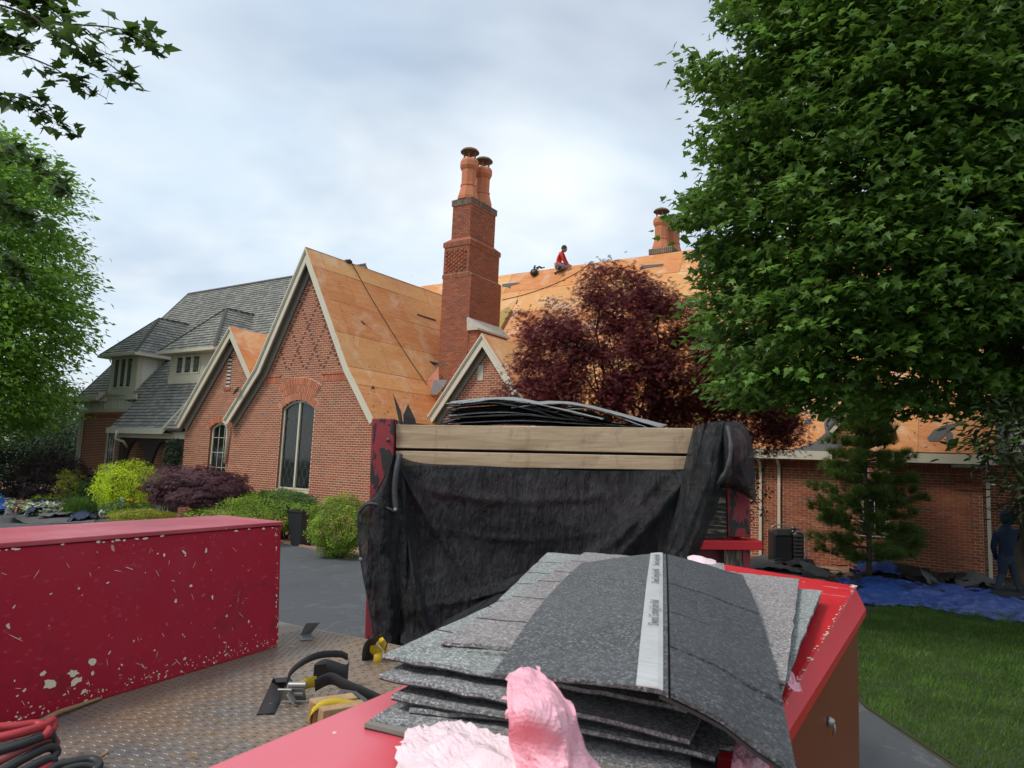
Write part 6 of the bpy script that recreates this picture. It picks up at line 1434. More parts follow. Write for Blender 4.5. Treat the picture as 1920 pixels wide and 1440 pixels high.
# hostas
for i, (x, y, d) in enumerate(((12, 942, 24.0), (45, 945, 23.4), (80, 948, 22.8), (110, 950, 22.6), (25, 950, 22.8), (60, 955, 22.4), (95, 958, 22.0))):
    c = atd(x, y, d); t = root('hosta_plant', 'white edged hosta behind the tarps, ' + ('leftmost of its row', 'second from the left in its row', 'third from the left in its row', 'rightmost of the rear row', 'leftmost of the front row', 'middle of the front row', 'rightmost of the front row')[i], 'plant', (c.x, c.y, 0), 'hostas in the flower bed')
    k = 150; q = nrm(rng.normal(0, 1, (k, 3))); q[:, 2] = np.abs(q[:, 2]); P = np.stack([c.x + q[:, 0] * .48, c.y + q[:, 1] * .3, .04 + q[:, 2] * .30], 1); T = q.copy(); T[:, 2] -= .3
    leaves(P, q * .3 + np.array([0, 0, 1]), T, .16, 'leaf', 'hosta_leaf', 'leaf_rosette', t, .4); leaves(P[::2] - np.array([0, 0, .01]), q[::2] * .3 + np.array([0, 0, 1]), T[::2], .15, 'leaf', 'hosta_green_leaf', 'inner_leaves', t, .4)
# day lilies and a blue flower
for i, (x, y) in enumerate(((243, 938), (257, 943), (238, 948))):
    c = atd(x, y, 20.6); t = root('day_lily', ('upper', 'right hand', 'lower left')[i] + ' yellow lily bloom below the lime shrub', 'flower', (c.x, c.y, 0), 'yellow lilies in the bed')
    q = nrm(rng.normal(0, 1, (9, 3))); q[:, 2] = np.abs(q[:, 2]); leaves(np.tile(np.array(c), (9, 1)), q, q + np.array([0, 0, .4]), .10, 'leaf', 'yellow_petal', 'petals', t, .3)
    s = MB(); s.tube([(c.x, c.y, 0), (c.x + .03, c.y, c.z * .6), c], .006, 5); s.build('stem', 'box_leaf', t)
c = atd(228, 938, 20.6); t = root('blue_flower', 'pale blue bloom left of the yellow lilies', 'flower', (c.x, c.y, 0)); q = nrm(rng.normal(0, 1, (30, 3))); leaves(np.array(c) + q * .05, q, q, .05, 'leaf', 'blue_petal', 'petals', t, .3); s = MB(); s.tube([(c.x, c.y, 0), c], .006, 5); s.build('stem', 'box_leaf', t)
shrub('green_shrub', 'leafy green perennials around the yellow lilies', 240, 955, 20.9, .7, .26, 'yew_leaf', 'long', .12, 900, lump=.4, seed=23)
# ivy-ish shrubs in front of B gable base / behind trailer
shrub('green_shrub', 'dark shrub behind the trailer under the red maple', 1230, 900, 16.0, 2.2, 1.3, 'dark_conifer_leaf', 'leaf', .09, 9000, lump=.4, seed=25)
# lawn blades
k = 150000; X = rng.uniform(-1.6, 4.2, k); Yy = 3.2 + 12.6 * rng.random(k) ** 1.15
edge = [(3.25, 2.55), (1.2, 4.45), (.5, 5.55), (-.25, 6.75), (-1.0, 7.85), (-1.6, 9.25), (-2.6, 10.95), (-4.6, 12.3)]
ey_ = np.array([p[1] for p in edge]); ex_ = np.array([p[0] for p in edge]); keep = (X > np.interp(Yy, ey_, ex_) + .02 + .02 * rng.random(k)) & (Yy < 15.5); X, Yy = X[keep], Yy[keep]; k = len(X)
P = np.stack([X, Yy, np.full(k, .006)], 1); cp = np.array([mnoise.noise(Vector((x * .5, y * .5, 7))) for x, y in zip(X, Yy)]); ln = np.array([mnoise.noise(Vector((x * 1.2, y * 1.2, 0))) for x, y in zip(X[::1], Yy[::1])]) * .5 + 1
T = np.stack([rng.normal(0, .35, k) + .2, rng.normal(0, .35, k), np.ones(k)], 1); T = nrm(T); B = nrm(np.cross(T, rng.normal(0, 1, (k, 3)))); L = .055 * ln * rng.uniform(.6, 1.3, k); w = .0024 + .0002 * Yy
V = np.stack([P - B * w[:, None], P + B * w[:, None], P + T * L[:, None]], 1).reshape(-1, 3); o = obj('lawn_grass', mesh_np('lawn_grass', V, np.arange(3 * k).reshape(-1, 3), 'lawn_blade')); tag(o, 'short green lawn grass right of the truck', 'grass', kind='stuff')

# ---------------------------------------------------------------- people
def person(name, label, J, edges, regions, mats, extra=None, sub=2):
    """J: joint -> (Vector, radius); edges between joints; one skinned body; faces coloured by the nearest joint's region"""
    t = root(name, label, 'person', J['root_loc']); names = [k for k in J if k != 'root_loc']; idx = {k: i for i, k in enumerate(names)}
    me = bpy.data.meshes.new('body'); me.from_pydata([tuple(J[k][0]) for k in names], [(idx[a], idx[b]) for a, b in edges], []); o = bpy.data.objects.new('body_tmp', me); col.objects.link(o)
    md = o.modifiers.new('skin', 'SKIN'); md.use_smooth_shade = True; sv = me.skin_vertices[0].data
    for k in names: r = J[k][1]; sv[idx[k]].radius = (r, r) if isinstance(r, float) else r; sv[idx[k]].use_root = (k == 'pelvis')
    ss = o.modifiers.new('sub', 'SUBSURF'); ss.levels = sub; ss.render_levels = sub
    dg = bpy.context.evaluated_depsgraph_get(); m2 = bpy.data.meshes.new_from_object(o.evaluated_get(dg)); m2.name = 'body'; bpy.data.objects.remove(o)
    for m in mats: m2.materials.append(MATS[m])
    seg = [(J[a][0], J[b][0], regions.get((a, b), regions.get(b, 0))) for a, b in edges]
    for p in m2.polygons:
        c = p.center; best = 1e9; r = 0
        for a, b, rg in seg:
            ab = b - a; q = max(0, min(1, (c - a).dot(ab) / max(1e-9, ab.length_squared))); d = (c - a - ab * q).length
            if d < best: best, r = d, rg
        p.material_index = r; p.use_smooth = True
    obj('body', m2, t); return t
def head(t, c, fwd, up, r, hairm, skinm, hood=None):
    fwd = fwd.normalized(); up = (up - fwd * up.dot(fwd)).normalized(); sd = fwd.cross(up)
    def ell(cc, a, b, d, m, name, n=14, lo=-1.0):
        s = MB(); rows = 10
        for i in range(rows + 1):
            th = PI * i / rows; z = math.cos(th)
            for j in range(n): ph = 2 * PI * j / n; s.V.append(cc + sd * (a * math.sin(th) * math.cos(ph)) + fwd * (b * math.sin(th) * math.sin(ph)) + up * (d * z))
        for i in range(rows):
            for j in range(n): s.F.append((i * n + j, i * n + (j + 1) % n, (i + 1) * n + (j + 1) % n, (i + 1) * n + j))
        s.build(name, m, t, True)
    if hood: ell(c, r * .95, r * 1.1, r * 1.25, hood, 'hood'); return
    ell(c, r * .78, r * .92, r * 1.15, skinm, 'head'); ell(c - fwd * r * .12 + up * r * .22, r * .84, r * .96, r * 1.02, hairm, 'hair')
    s = MB()
    s.lathe(c + fwd * r * .86 - up * r * .15, [(r * .10, 0), (r * .16, -.0 + r * .1), (r * .05, r * .28)], 6, axis=fwd)
    for q in (-1, 1): s.lathe(c + sd * q * r * .76 - up * r * .1, [(r * .16, 0), (r * .18, r * .06), (.001, r * .08)], 8, axis=sd * q)
    s.build('nose_and_ears', skinm, t, True)
    s = MB()
    for q in (-1, 1): s.lathe(c + fwd * r * .80 + sd * q * r * .30 + up * r * .06, [(r * .09, 0), (r * .09, r * .06), (.001, r * .08)], 8, axis=fwd)
    s.build('eyes', hairm, t)
def hand(s, w, d, n, r=.011, L=.085):
    d = d.normalized(); sd = d.cross(n).normalized()
    s.hexa([w - sd * .038 - n * .012, w + sd * .038 - n * .012, w + sd * .04 + d * L - n * .010, w - sd * .04 + d * L - n * .010, w - sd * .038 + n * .012, w + sd * .038 + n * .012, w + sd * .04 + d * L + n * .012, w - sd * .04 + d * L + n * .012])
    for k, (o, l) in enumerate(((-.030, .065), (-.010, .078), (.011, .074), (.030, .058))):
        b = w + d * L + sd * o; s.tube([b - d * .01, b + d * l * .5 - n * .006, b + d * l - n * .028], [r, r * .9, r * .75], 6)
    b = w + sd * .036 + d * .02; s.tube([b, b + sd * .03 + d * .03, b + sd * .035 + d * .06 - n * .01], [r * 1.15, r, r * .8], 6)
# worker kneeling on the ridge
RD = 27.72
def rp(x, y, dz=0.0): return atd(x, y, RD - dz)   # dz towards the viewer
kneeN, kneeF = atp(1063, 503, fR.n, fR.o) + fR.n * .07, atp(1066, 497.5, fR.n, fR.o) + fR.n * .07
RD = (kneeN - CP).dot(CF) - .02
ankN, ankF = atp(1044, 511, fR.n, fR.o) + fR.n * .06, atp(1049, 505, fR.n, fR.o) + fR.n * .06
J = {'root_loc': atp(1050, 506, fR.n, fR.o), 'pelvis': (rp(1048.5, 498), .135), 'waist': (rp(1046.5, 490), .125), 'chest': (rp(1048, 480), .145), 'neckb': (rp(1053, 474.5), .085), 'neck': (rp(1056, 471), .055), 'skull': (rp(1057.5, 468), .05),
     'shN': (rp(1051.5, 476, .17), .070), 'elN': (rp(1056, 487.5, .20), .050), 'wrN': (rp(1063, 497, .14), .033), 'shF': (rp(1055, 475, -.15), .070), 'elF': (rp(1060, 486, -.16), .050), 'wrF': (rp(1066, 496.5, -.08), .033),
     'hipN': (rp(1049.5, 500, .10), .11), 'kneeN': (kneeN, .075), 'ankN': (ankN, .048), 'toeN': (atp(1040.5, 515, fR.n, fR.o) + fR.n * .05, .042), 'hipF': (rp(1050, 498, -.10), .11), 'kneeF': (kneeF, .075), 'ankF': (ankF, .048), 'toeF': (atp(1046, 509, fR.n, fR.o) + fR.n * .05, .042)}
E_ = [('pelvis', 'waist'), ('waist', 'chest'), ('chest', 'neckb'), ('neckb', 'neck'), ('neck', 'skull'), ('chest', 'shN'), ('shN', 'elN'), ('elN', 'wrN'), ('chest', 'shF'), ('shF', 'elF'), ('elF', 'wrF'), ('pelvis', 'hipN'), ('hipN', 'kneeN'), ('kneeN', 'ankN'), ('ankN', 'toeN'), ('pelvis', 'hipF'), ('hipF', 'kneeF'), ('kneeF', 'ankF'), ('ankF', 'toeF')]
rg = {'waist': 0, 'chest': 0, 'neckb': 0, 'neck': 2, 'skull': 2, 'shN': 0, 'elN': 0, 'wrN': 0, 'shF': 0, 'elF': 0, 'wrF': 0, 'hipN': 1, 'kneeN': 1, 'ankN': 1, 'toeN': 3, 'hipF': 1, 'kneeF': 1, 'ankF': 1, 'toeF': 3}
pr = person('person', 'person in a red long sleeved shirt and grey trousers kneeling on the roof ridge', J, E_, rg, ['red_shirt', 'grey_trousers', 'skin', 'shoe_black'])
head(pr, rp(1058, 466.8), CR * .8 + CF * .5 - CU * .35, UP, .125, 'black_hair', 'skin')
s = MB(); hand(s, rp(1063, 497, .14), CR - CU * .5, fR.n); hand(s, rp(1066, 496.5, -.08), CR - CU * .4, fR.n); s.build('hands', 'skin', pr, True)
s = MB(); s.tube([rp(1041.5, 493, 0), rp(1042.5, 500, .02), rp(1044.5, 505, .02)], [.05, .06, .04], 8); s.build('tool_pouch', 'tan_leather', pr, True); s = MB(); s.tube([rp(1047, 497, .2), rp(1050, 501, .22), rp(1047, 505, .2)], [.05, .07, .05], 8); s.build('tool_belt', 'black_plastic', pr, True)
s = MB(); s.tube([ankN + fR.n * .01, ankN - CU * .05 - CR * .04], .055, 8); s.build('sock', 'sock_white', pr, True)
# hooded worker walking off at the right
WD = 14.3
def wp(x, y, dz=0.0): return atd(x, y, WD - dz)
g0 = atd(1866, 1112, WD); 
J = {'root_loc': Vector((wp(1888, 1110).x, wp(1888, 1110).y, 0)), 'pelvis': (wp(1889, 1043), .15), 'waist': (wp(1888, 1025), .14), 'chest': (wp(1886, 1004), .155), 'neckb': (wp(1887, 990), .10), 'neck': (wp(1888, 981), .07), 'skull': (wp(1889, 972), .07),
     'shN': (wp(1869, 999), .082), 'elN': (wp(1862, 1026, -.05), .058), 'wrN': (wp(1868, 1049, -.22), .040), 'shF': (wp(1905, 997), .082), 'elF': (wp(1914, 1022, .05), .058), 'wrF': (wp(1917, 1042, -.12), .040),
     'hipN': (wp(1881, 1050), .115), 'kneeN': (wp(1879, 1077, -.10), .082), 'ankN': (wp(1868, 1105, .05), .055), 'toeN': (wp(1862, 1111, -.12), .045), 'hipF': (wp(1897, 1050), .115), 'kneeF': (wp(1903, 1078, .0), .082), 'ankF': (wp(1912, 1106, .18), .055), 'toeF': (wp(1906, 1112, .05), .045)}
rg = dict(rg); rg.update({'neck': 0, 'skull': 0})
pr = person('person', 'person in dark blue hooded top and jeans walking past the wall corner', J, E_, rg, ['navy_hoodie', 'denim', 'skin', 'shoe_black'])
head(pr, wp(1889.5, 969), -CR * .6 + CF, UP, .135, 'black_hair', 'skin', hood='navy_hoodie'); s = MB(); hand(s, wp(1868, 1049, -.22), -CU + CR * .4, CF); hand(s, wp(1917, 1042, -.12), -CU - CR * .2, CF); s.build('gloves', 'work_glove', pr, True)

# ---------------------------------------------------------------- on the roofs
def on_plane_strip(name, label, cat_, f, pts, m, lift=.012, th=.006, parent=None):
    t = parent or root(name, label, cat_, atp(pts[0][0], pts[0][1], f.n, f.o)); P = [atp(x, y, f.n, f.o) + f.n * lift for x, y in pts]; k = len(P); s = MB(); s.add(P + [p + f.n * th for p in P], [tuple(range(k))[::-1], tuple(range(k, 2 * k))] + [(i, (i + 1) % k, k + (i + 1) % k, k + i) for i in range(k)]); s.build('felt_piece', m, t); return t
eA = (-13.78, 3.27); kA = (-14.93, 4.76); rA_ = (-17.13, 8.55)
fE1 = Frame((kA[0], 14, kA[1]), (0, 1, 0), (rA_[0] - kA[0], 0, rA_[1] - kA[1]), (rA_[1] - kA[1], 0, kA[0] - rA_[0]))
fE2 = Frame((eA[0], 14, eA[1]), (0, 1, 0), (kA[0] - eA[0], 0, kA[1] - eA[1]), (kA[1] - eA[1], 0, eA[0] - kA[0]))
on_plane_strip('felt_scrap', 'torn grey felt strip on the main roof just right of the chimney', 'felt scrap', fR, [(942, 533), (960, 531), (976, 531), (958, 536), (957, 541), (951, 538), (942, 538)], 'felt_paper')
on_plane_strip('felt_scrap', 'long grey felt scrap near the ridge above the red maple', 'felt scrap', fR, [(1205, 498), (1245, 495), (1242, 499), (1212, 503), (1200, 507), (1199, 503)], 'felt_paper')
on_plane_strip('felt_scrap', 'straight dark felt strip on the gable roof left of the chimney', 'felt scrap', fE1, [(782, 589), (817, 600), (816, 602), (781, 591)], 'felt_paper_dark')
on_plane_strip('felt_scrap', 'short dark felt sliver in the middle of the tall gable roof', 'felt scrap', fE1, [(676, 601), (685, 608), (684, 610), (680, 607)], 'felt_paper_dark')
on_plane_strip('felt_scrap', 'small dark triangular felt scrap low on the gable roof', 'felt scrap', fE2, [(695, 729), (699, 723), (702, 729)], 'felt_paper_dark')
on_plane_strip('felt_scrap', 'forked dark felt sliver beside the chimney foot', 'felt scrap', fE1, [(804, 677), (820, 681), (821, 684), (814, 682), (817, 687), (812, 684)], 'felt_paper_dark')
on_plane_strip('felt_scrap', 'short dark curl of felt below the ridge right of the chimney', 'felt scrap', fR, [(967, 571), (970, 563), (971.5, 563), (969, 570)], 'felt_paper_dark')
for lb, pts in (('large torn grey felt sheet above the eave left of the pine', [(1480, 845), (1500, 840), (1530, 828), (1548, 812), (1545, 795), (1552, 782), (1575, 762), (1590, 758), (1585, 800), (1580, 846)]), ('small torn felt scrap on the plywood left of the pine', [(1507, 796), (1513, 783), (1526, 795)]), ('grey felt piece crossing the plywood right of the pine', [(1738, 822), (1752, 806), (1775, 797), (1800, 793), (1785, 806), (1760, 828), (1742, 828)]), ('short upright felt piece near the right end of the eave', [(1772, 833), (1776, 808), (1786, 812), (1788, 834)])):
    on_plane_strip('felt_scrap', lb, 'felt scrap', fR, pts, 'felt_paper')
s = MB(); t = root('felt_scrap', 'black felt flap hanging at the crossing of the two left gables', 'felt scrap', at(440, 735, 1, 13.9)); P = [at(436, 740, 1, 13.9), at(441, 730, 1, 13.85), at(447, 725, 1, 13.9), at(446, 732, 1, 13.85)]; s.add(P + [p + Vector((0, .03, 0)) for p in P], [(0, 1, 2, 3), (7, 6, 5, 4), (0, 4, 5, 1), (1, 5, 6, 2), (2, 6, 7, 3), (3, 7, 4, 0)]); s.build('felt_piece', 'felt_paper_dark', t)
# scattered nails and slivers: too small to tell apart
s = MB()
for f, n, (x0, x1, y0, y1) in ((fE1, 60, (620, 820, 500, 690)), (fE2, 36, (690, 820, 705, 780)), (fR, 90, (950, 1250, 500, 620)), (fR, 60, (1480, 1840, 770, 845))):
    for i in range(n):
        x, y = rnd.uniform(x0, x1), rnd.uniform(y0, y1); p = atp(x, y, f.n, f.o) + f.n * .012; a = rnd.uniform(0, PI); d = (f.u * math.cos(a) + f.v * math.sin(a)) * rnd.uniform(.01, .06); w = f.n.cross(d).normalized() * rnd.uniform(.006, .014); s.add([p - d - w * .3, p + w, p + d, p - w], [(0, 1, 2, 3)])
tag(s.build('roof_debris', 'felt_paper_dark'), 'tiny felt slivers and nails scattered over the bare plywood', 'debris', kind='stuff')
def rope(label, pts, f, r=.012, parent=None):
    t = root('safety_rope', label, 'rope', atp(pts[0][0], pts[0][1], f[0].n, f[0].o)); s = MB(); P = [atp(x, y, g.n, g.o) + g.n * .02 for (x, y), g in zip(pts, f)]; s.tube(spline(P, 40), r, 5); s.build('cord', 'rope_dark', t); return t
rope('dark safety rope running diagonally down the tall gable roof', [(659, 494), (690, 550), (720, 600), (745, 640), (772, 682), (800, 722)], [fE1] * 4 + [fE1, fE2])
rope('dark safety rope sloping across the main roof below the kneeling worker', [(942, 563), (990, 551), (1040, 533), (1080, 513), (1107, 494)], [fR] * 5)
t = root('roof_bracket', 'small dark ridge anchor on top of the tall gable roof', 'roof anchor', at(653, 489, 0, -17.1)); p = at(653, 491, 0, -17.1); s = MB(); s.box(p.x - .08, p.x + .08, p.y - .1, p.y + .1, p.z - .03, p.z + .05); s.tube([p + UP * .05, p + UP * .10 + Vector((0, .06, 0)), p + Vector((0, .14, .02))], .02, 6); s.build('anchor_body', 'black_plastic', t)
p = atp(1004, 513, fR.n, fR.o); t = root('tool_bag', 'black tool bag and nailers left lying on the ridge beside the kneeling worker', 'tool bag', p)
s = MB(); s.lathe(atp(1003.5, 514, fR.n, fR.o) + fR.n * .02, [(.10, 0), (.16, .03), (.17, .12), (.12, .18), (.02, .2)], 12, axis=fR.n); s.build('bag', 'black_plastic', t, True)
s = MB(); q = atp(1008, 507, fR.n, fR.o) + fR.n * .12; s.tube([q, q + CR * .12 + CU * .06, q + CR * .22], .045, 8); s.tube([q + CR * .2, q + CR * .34 + CU * .04], .025, 6); s.tube([q - CR * .1, q - CR * .05 + CU * .12], .03, 6); s.build('nailer', 'grey_metal', t, True)
s = MB(); s.tube([q - CR * .06 - CU * .02, q - CR * .04 + CU * .10], .025, 6); s.tube([q + CR * .05 - CU * .03, q + CR * .1 - CU * .03], .03, 6); s.build('handle', 'tan_leather', t, True)

# ---------------------------------------------------------------- along the wall on the right
def tarp_obj(name, label, cat_, rows, nu, nv, m, part, **k):
    t = root(name, label, cat_, rows[0][0]); softobj(part, rows, nu, nv, m, t, .006, **k); return t
def GR(x, y, h=0.0): p = onz(x, y, 0); return Vector((p.x, p.y, h))
tarp_obj('blue_tarp', 'long crumpled blue tarp lying on the grass along the right side', 'tarp', [[GR(1560, 1088, .03), GR(1640, 1096, .16), GR(1740, 1104, .12), GR(1830, 1112, .1), GR(1960, 1126, .06)], [GR(1570, 1104, .04), GR(1650, 1114, .14), GR(1740, 1122, .08), GR(1840, 1134, .10), GR(1970, 1150, .04)], [GR(1560, 1128, .02), GR(1640, 1138, .03), GR(1730, 1142, .03), GR(1830, 1160, .03), GR(1980, 1178, .02)]], 120, 50, 'blue_tarp', 'sheet', amp=.05, freq=2.6, seed=30, crease=True)
tarp_obj('blue_tarp', 'blue tarp bunched up at the foot of the pine', 'tarp', [[GR(1600, 1070, .1), GR(1640, 1066, .35), GR(1670, 1072, .28), GR(1700, 1078, .1)], [GR(1600, 1088, .05), GR(1640, 1090, .22), GR(1680, 1094, .18), GR(1710, 1096, .05)]], 50, 30, 'blue_tarp', 'sheet', amp=.06, freq=3, seed=31, crease=True)
def felt(label, P, m='felt_paper', seed=0, amp=.04, name='felt_sheet'):
    P = [[Vector((p.x, p.y, p.z * .55 if (p.z < .6 and p.x > -10) else p.z)) for p in r] for r in P]
    return tarp_obj(name, label, 'felt sheet', P, 34, 24, m, 'sheet', amp=amp * .9, freq=2.2, seed=seed, crease=True, edge=.05)
FW = atd
felt('large grey felt sheet leaning on the wall left of the pine', [[atd(1500, 1028, 16.2), atd(1525, 1042, 16.0), atd(1560, 1062, 15.6)], [atd(1506, 1068, 15.6), atd(1532, 1072, 15.5), atd(1550, 1078, 15.3)]], seed=40, amp=.02)
felt('grey felt sheet spread on the ground behind the red tool box', [[GR(1400, 1058, .25), GR(1440, 1052, .3), GR(1500, 1055, .35)], [GR(1400, 1078, .15), GR(1450, 1075, .25), GR(1520, 1082, .1)]], seed=41)
felt('dark felt heap in front of the black air compressor', [[GR(1440, 1048, .4), GR(1480, 1045, .45), GR(1520, 1052, .3)], [GR(1450, 1070, .2), GR(1490, 1072, .3), GR(1530, 1076, .1)]], 'felt_paper_dark', 42, .08)
felt('stiff grey felt piece propped against the wall right of the pine', [[atd(1712, 1040, 15.6), atd(1725, 1044, 15.5), atd(1738, 1052, 15.4)], [atd(1740, 1090, 14.8), atd(1752, 1092, 14.8), atd(1764, 1090, 14.9)]], seed=43, amp=.015)
felt('folded dark felt piece left of the right downspout', [[GR(1760, 1080, .3), GR(1790, 1072, .55), GR(1830, 1085, .3)], [GR(1765, 1098, .1), GR(1800, 1095, .3), GR(1850, 1105, .1)]], 'felt_paper_dark', 44, .07)
felt('crumpled grey felt sheet behind the blue tarp, near the corner', [[GR(1790, 1090, .3), GR(1820, 1085, .5), GR(1880, 1098, .15)], [GR(1795, 1110, .1), GR(1840, 1108, .3), GR(1900, 1118, .1)]], 'felt_paper', 45, .07)
felt('dark felt heap between the pine and the blue tarp', [[GR(1650, 1078, .3), GR(1700, 1075, .45), GR(1760, 1085, .3)], [GR(1655, 1098, .15), GR(1710, 1098, .3), GR(1780, 1108, .1)]], 'felt_paper_dark', 46, .09)
felt('black torn felt at the worker\'s feet on the right', [[GR(1840, 1105, .15), GR(1890, 1108, .25), GR(1960, 1115, .15)], [GR(1850, 1125, .08), GR(1900, 1130, .15), GR(1980, 1140, .08)]], 'felt_paper_dark', 47, .06)
s = MB()
for i in range(150):
    p = GR(rnd.uniform(1400, 1940), rnd.uniform(1062, 1120), .05 + rnd.random() * .12); a = rnd.uniform(0, PI); d = Vector((math.cos(a), math.sin(a), rnd.uniform(-.2, .3))) * rnd.uniform(.08, .28); w = Vector((-d.y, d.x, rnd.uniform(-.05, .1))) * rnd.uniform(.3, .8); s.hexa([p, p + d, p + d + w, p + w, p + UP * .006, p + d + UP * .006, p + d + w + UP * .006, p + w + UP * .006])
tag(s.build('shingle_rubble', 'felt_paper_dark'), 'torn shingle and felt rubble strewn along the foot of the wall', 'rubble', kind='stuff')
# compressor / generator
cg = onz(1470, 1052, 0); cg = atd(1472, 1030, 17.4); t = root('air_compressor', 'black wheeled air compressor standing against the wall left of the pine', 'compressor', (cg.x, cg.y, 0))
fK = Frame((cg.x, cg.y, 0), CR, UP, -CF)
s = MB(); s.fbox(fK, -.34, .12, .10, .85, -.25, .18); s.build('housing', 'black_plastic', t, bevel=.04)
s = MB(); s.lathe(fK.p(.27, .12, 0), [(.02, -.0), (.16, .04), (.18, .12), (.18, .62), (.15, .74), (.02, .8)], 14, axis=UP); s.build('tank', 'black_plastic', t, True)
s = MB(); s.tube(spline([fK.p(.12, .88, .12), fK.p(.38, .84, .14), fK.p(.46, .6, .14), fK.p(.42, .25, .14), fK.p(.25, .06, .14)], 18), .018, 8); s.tube(spline([fK.p(-.36, .85, .1), fK.p(-.34, 1.0, .1), fK.p(-.1, 1.02, .1), fK.p(.1, .9, .1)], 14), .016, 8); s.build('tube_frame', 'zinc_metal', t, True)
s = MB()
for k in range(7): s.fbox(fK, .14, .34, .22 + k * .09, .26 + k * .09, .16, .21)
s.build('cooling_fins', 'grey_metal', t)
s = MB()
for x in (-.25, .3): s.lathe(fK.p(x, .13, .2), [(.05, 0), (.13, .01), (.13, .06), (.05, .07)], 16, axis=-CF)
s.build('wheel', 'black_rubber', t); s = MB(); s.fbox(fK, -.30, .06, .78, .95, .1, .2); s.lathe(fK.p(.16, .9, .1), [(.06, 0), (.07, .06), (.03, .1)], 10, axis=UP); s.build('motor_cover', 'grey_metal', t, bevel=.03)

# ---------------------------------------------------------------- driveway, left
def GL(x, y, h=0.0): p = onz(x, y, 0); return Vector((p.x, p.y, h))
tarp_obj('blue_tarp', 'bright blue tarp folded at the far left edge of the driveway', 'tarp', [[GL(-30, 950, .3), GL(-5, 948, .42), GL(15, 952, .3)], [GL(-30, 968, .05), GL(-5, 966, .2), GL(20, 964, .05)]], 30, 16, 'bright_blue_tarp', 'sheet', amp=.06, freq=4, seed=50)
felt('long flat grey felt sheet with a rolled left end on the driveway', [[GL(8, 972, .25), GL(14, 970, .28), GL(45, 972, .03), GL(130, 968, .04), GL(175, 966, .06)], [GL(7, 981, .22), GL(15, 981, .25), GL(50, 982, .02), GL(130, 982, .02), GL(180, 981, .02)]], seed=51, amp=.02)
felt('raised grey felt sheet in the middle of the driveway pile', [[GL(100, 955, .35), GL(140, 952, .42), GL(200, 955, .3)], [GL(70, 974, .06), GL(130, 972, .16), GL(185, 972, .1)]], seed=52, amp=.05)
felt('creased grey felt sheet at the right end of the driveway pile', [[GL(150, 950, .38), GL(180, 949, .45), GL(208, 955, .25)], [GL(140, 965, .15), GL(175, 965, .3), GL(205, 970, .1)]], seed=53, amp=.06)
felt('dark felt flap lying among the hostas', [[GL(22, 940, .45), GL(35, 936, .52), GL(50, 942, .4)], [GL(18, 948, .25), GL(32, 946, .35), GL(48, 950, .25)]], 'felt_paper_dark', 54, .05)
tarp_obj('navy_tarp', 'crumpled navy blue sheet in the left part of the driveway pile', 'tarp', [[GL(55, 955, .30), GL(75, 950, .45), GL(110, 957, .3)], [GL(45, 971, .05), GL(75, 968, .28), GL(105, 972, .1)]], 30, 20, 'navy_tarp', 'sheet', amp=.07, freq=3.5, seed=55, crease=True)
tarp_obj('navy_tarp', 'crumpled navy blue sheet in the right part of the driveway pile', 'tarp', [[GL(145, 962, .25), GL(165, 958, .42), GL(185, 952, .40)], [GL(125, 979, .03), GL(155, 978, .15), GL(182, 975, .06)]], 30, 20, 'navy_tarp', 'sheet', amp=.07, freq=3.5, seed=56, crease=True)
tarp_obj('orange_bag', 'dirty orange and brown bag left of the navy sheet', 'bag', [[GL(26, 952, .2), GL(36, 950, .4), GL(50, 955, .28)], [GL(27, 966, .05), GL(38, 964, .22), GL(52, 966, .06)]], 24, 20, 'faded_red_rubber', 'sheet', amp=.10, freq=5, seed=57)
p = GL(199, 972, .14); t = root('water_cooler', 'white round jug lying on its side beside the gold shrub', 'jug', (p.x, p.y, 0)); p.z = .15
s = MB(); ax = (-CF + CR * -.3); ax.z = 0; ax.normalize(); s.lathe(p - ax * .22, [(.13, 0), (.15, .03), (.15, .36), (.13, .40)], 16, axis=ax); s.build('jug_body', 'white_plastic', t, True); s = MB(); s.lathe(p + ax * .185, [(.06, 0), (.05, .02), (.02, .025)], 12, axis=ax); s.build('cap', 'grey_metal', t)
# planter
p = onz(564, 1023, 0); t = root('tall_planter', 'tall black square planter between the hedges under the arched window', 'planter', (p.x, p.y, 0))
s = MB(); H_ = .82; q = [(-.22, .30)]; f = Frame((p.x, p.y, 0), (1, 0, 0), (0, 1, 0), (0, 0, 1))
def ringp(r, z): return [f.p(-r, -r, z), f.p(r, -r, z), f.p(r, r, z), f.p(-r, r, z)]
s.hexa(ringp(.17, .012) + ringp(.27, H_)); s.build('pot', 'planter_black', t, bevel=.01); s = MB()
A_, B_ = ringp(.29, H_), ringp(.24, H_)
s.add(A_ + B_ + [v + UP * .04 for v in A_] + [v + UP * .04 for v in B_], [(8 + i, 8 + (i + 1) % 4, 12 + (i + 1) % 4, 12 + i) for i in range(4)] + [(i, (i + 1) % 4, 8 + (i + 1) % 4, 8 + i) for i in range(4)] + [(4 + i, 12 + i, 12 + (i + 1) % 4, 4 + (i + 1) % 4) for i in range(4)]); s.build('rim', 'planter_black', t)
s = MB()
for i in range(46): x = -14.6 + i * .075; y = 11.93 - .03 * i * .1 + (.0 if x < -13 else 0); y = np.interp(x, [-14.5, -13, -11.4], [11.95, 11.7, 11.55]); s.box(x, x + .07, y - .03, y + .04, .004, .05)
s.build('bed_edging', 'wood_mulch')['kind'] = 'structure'

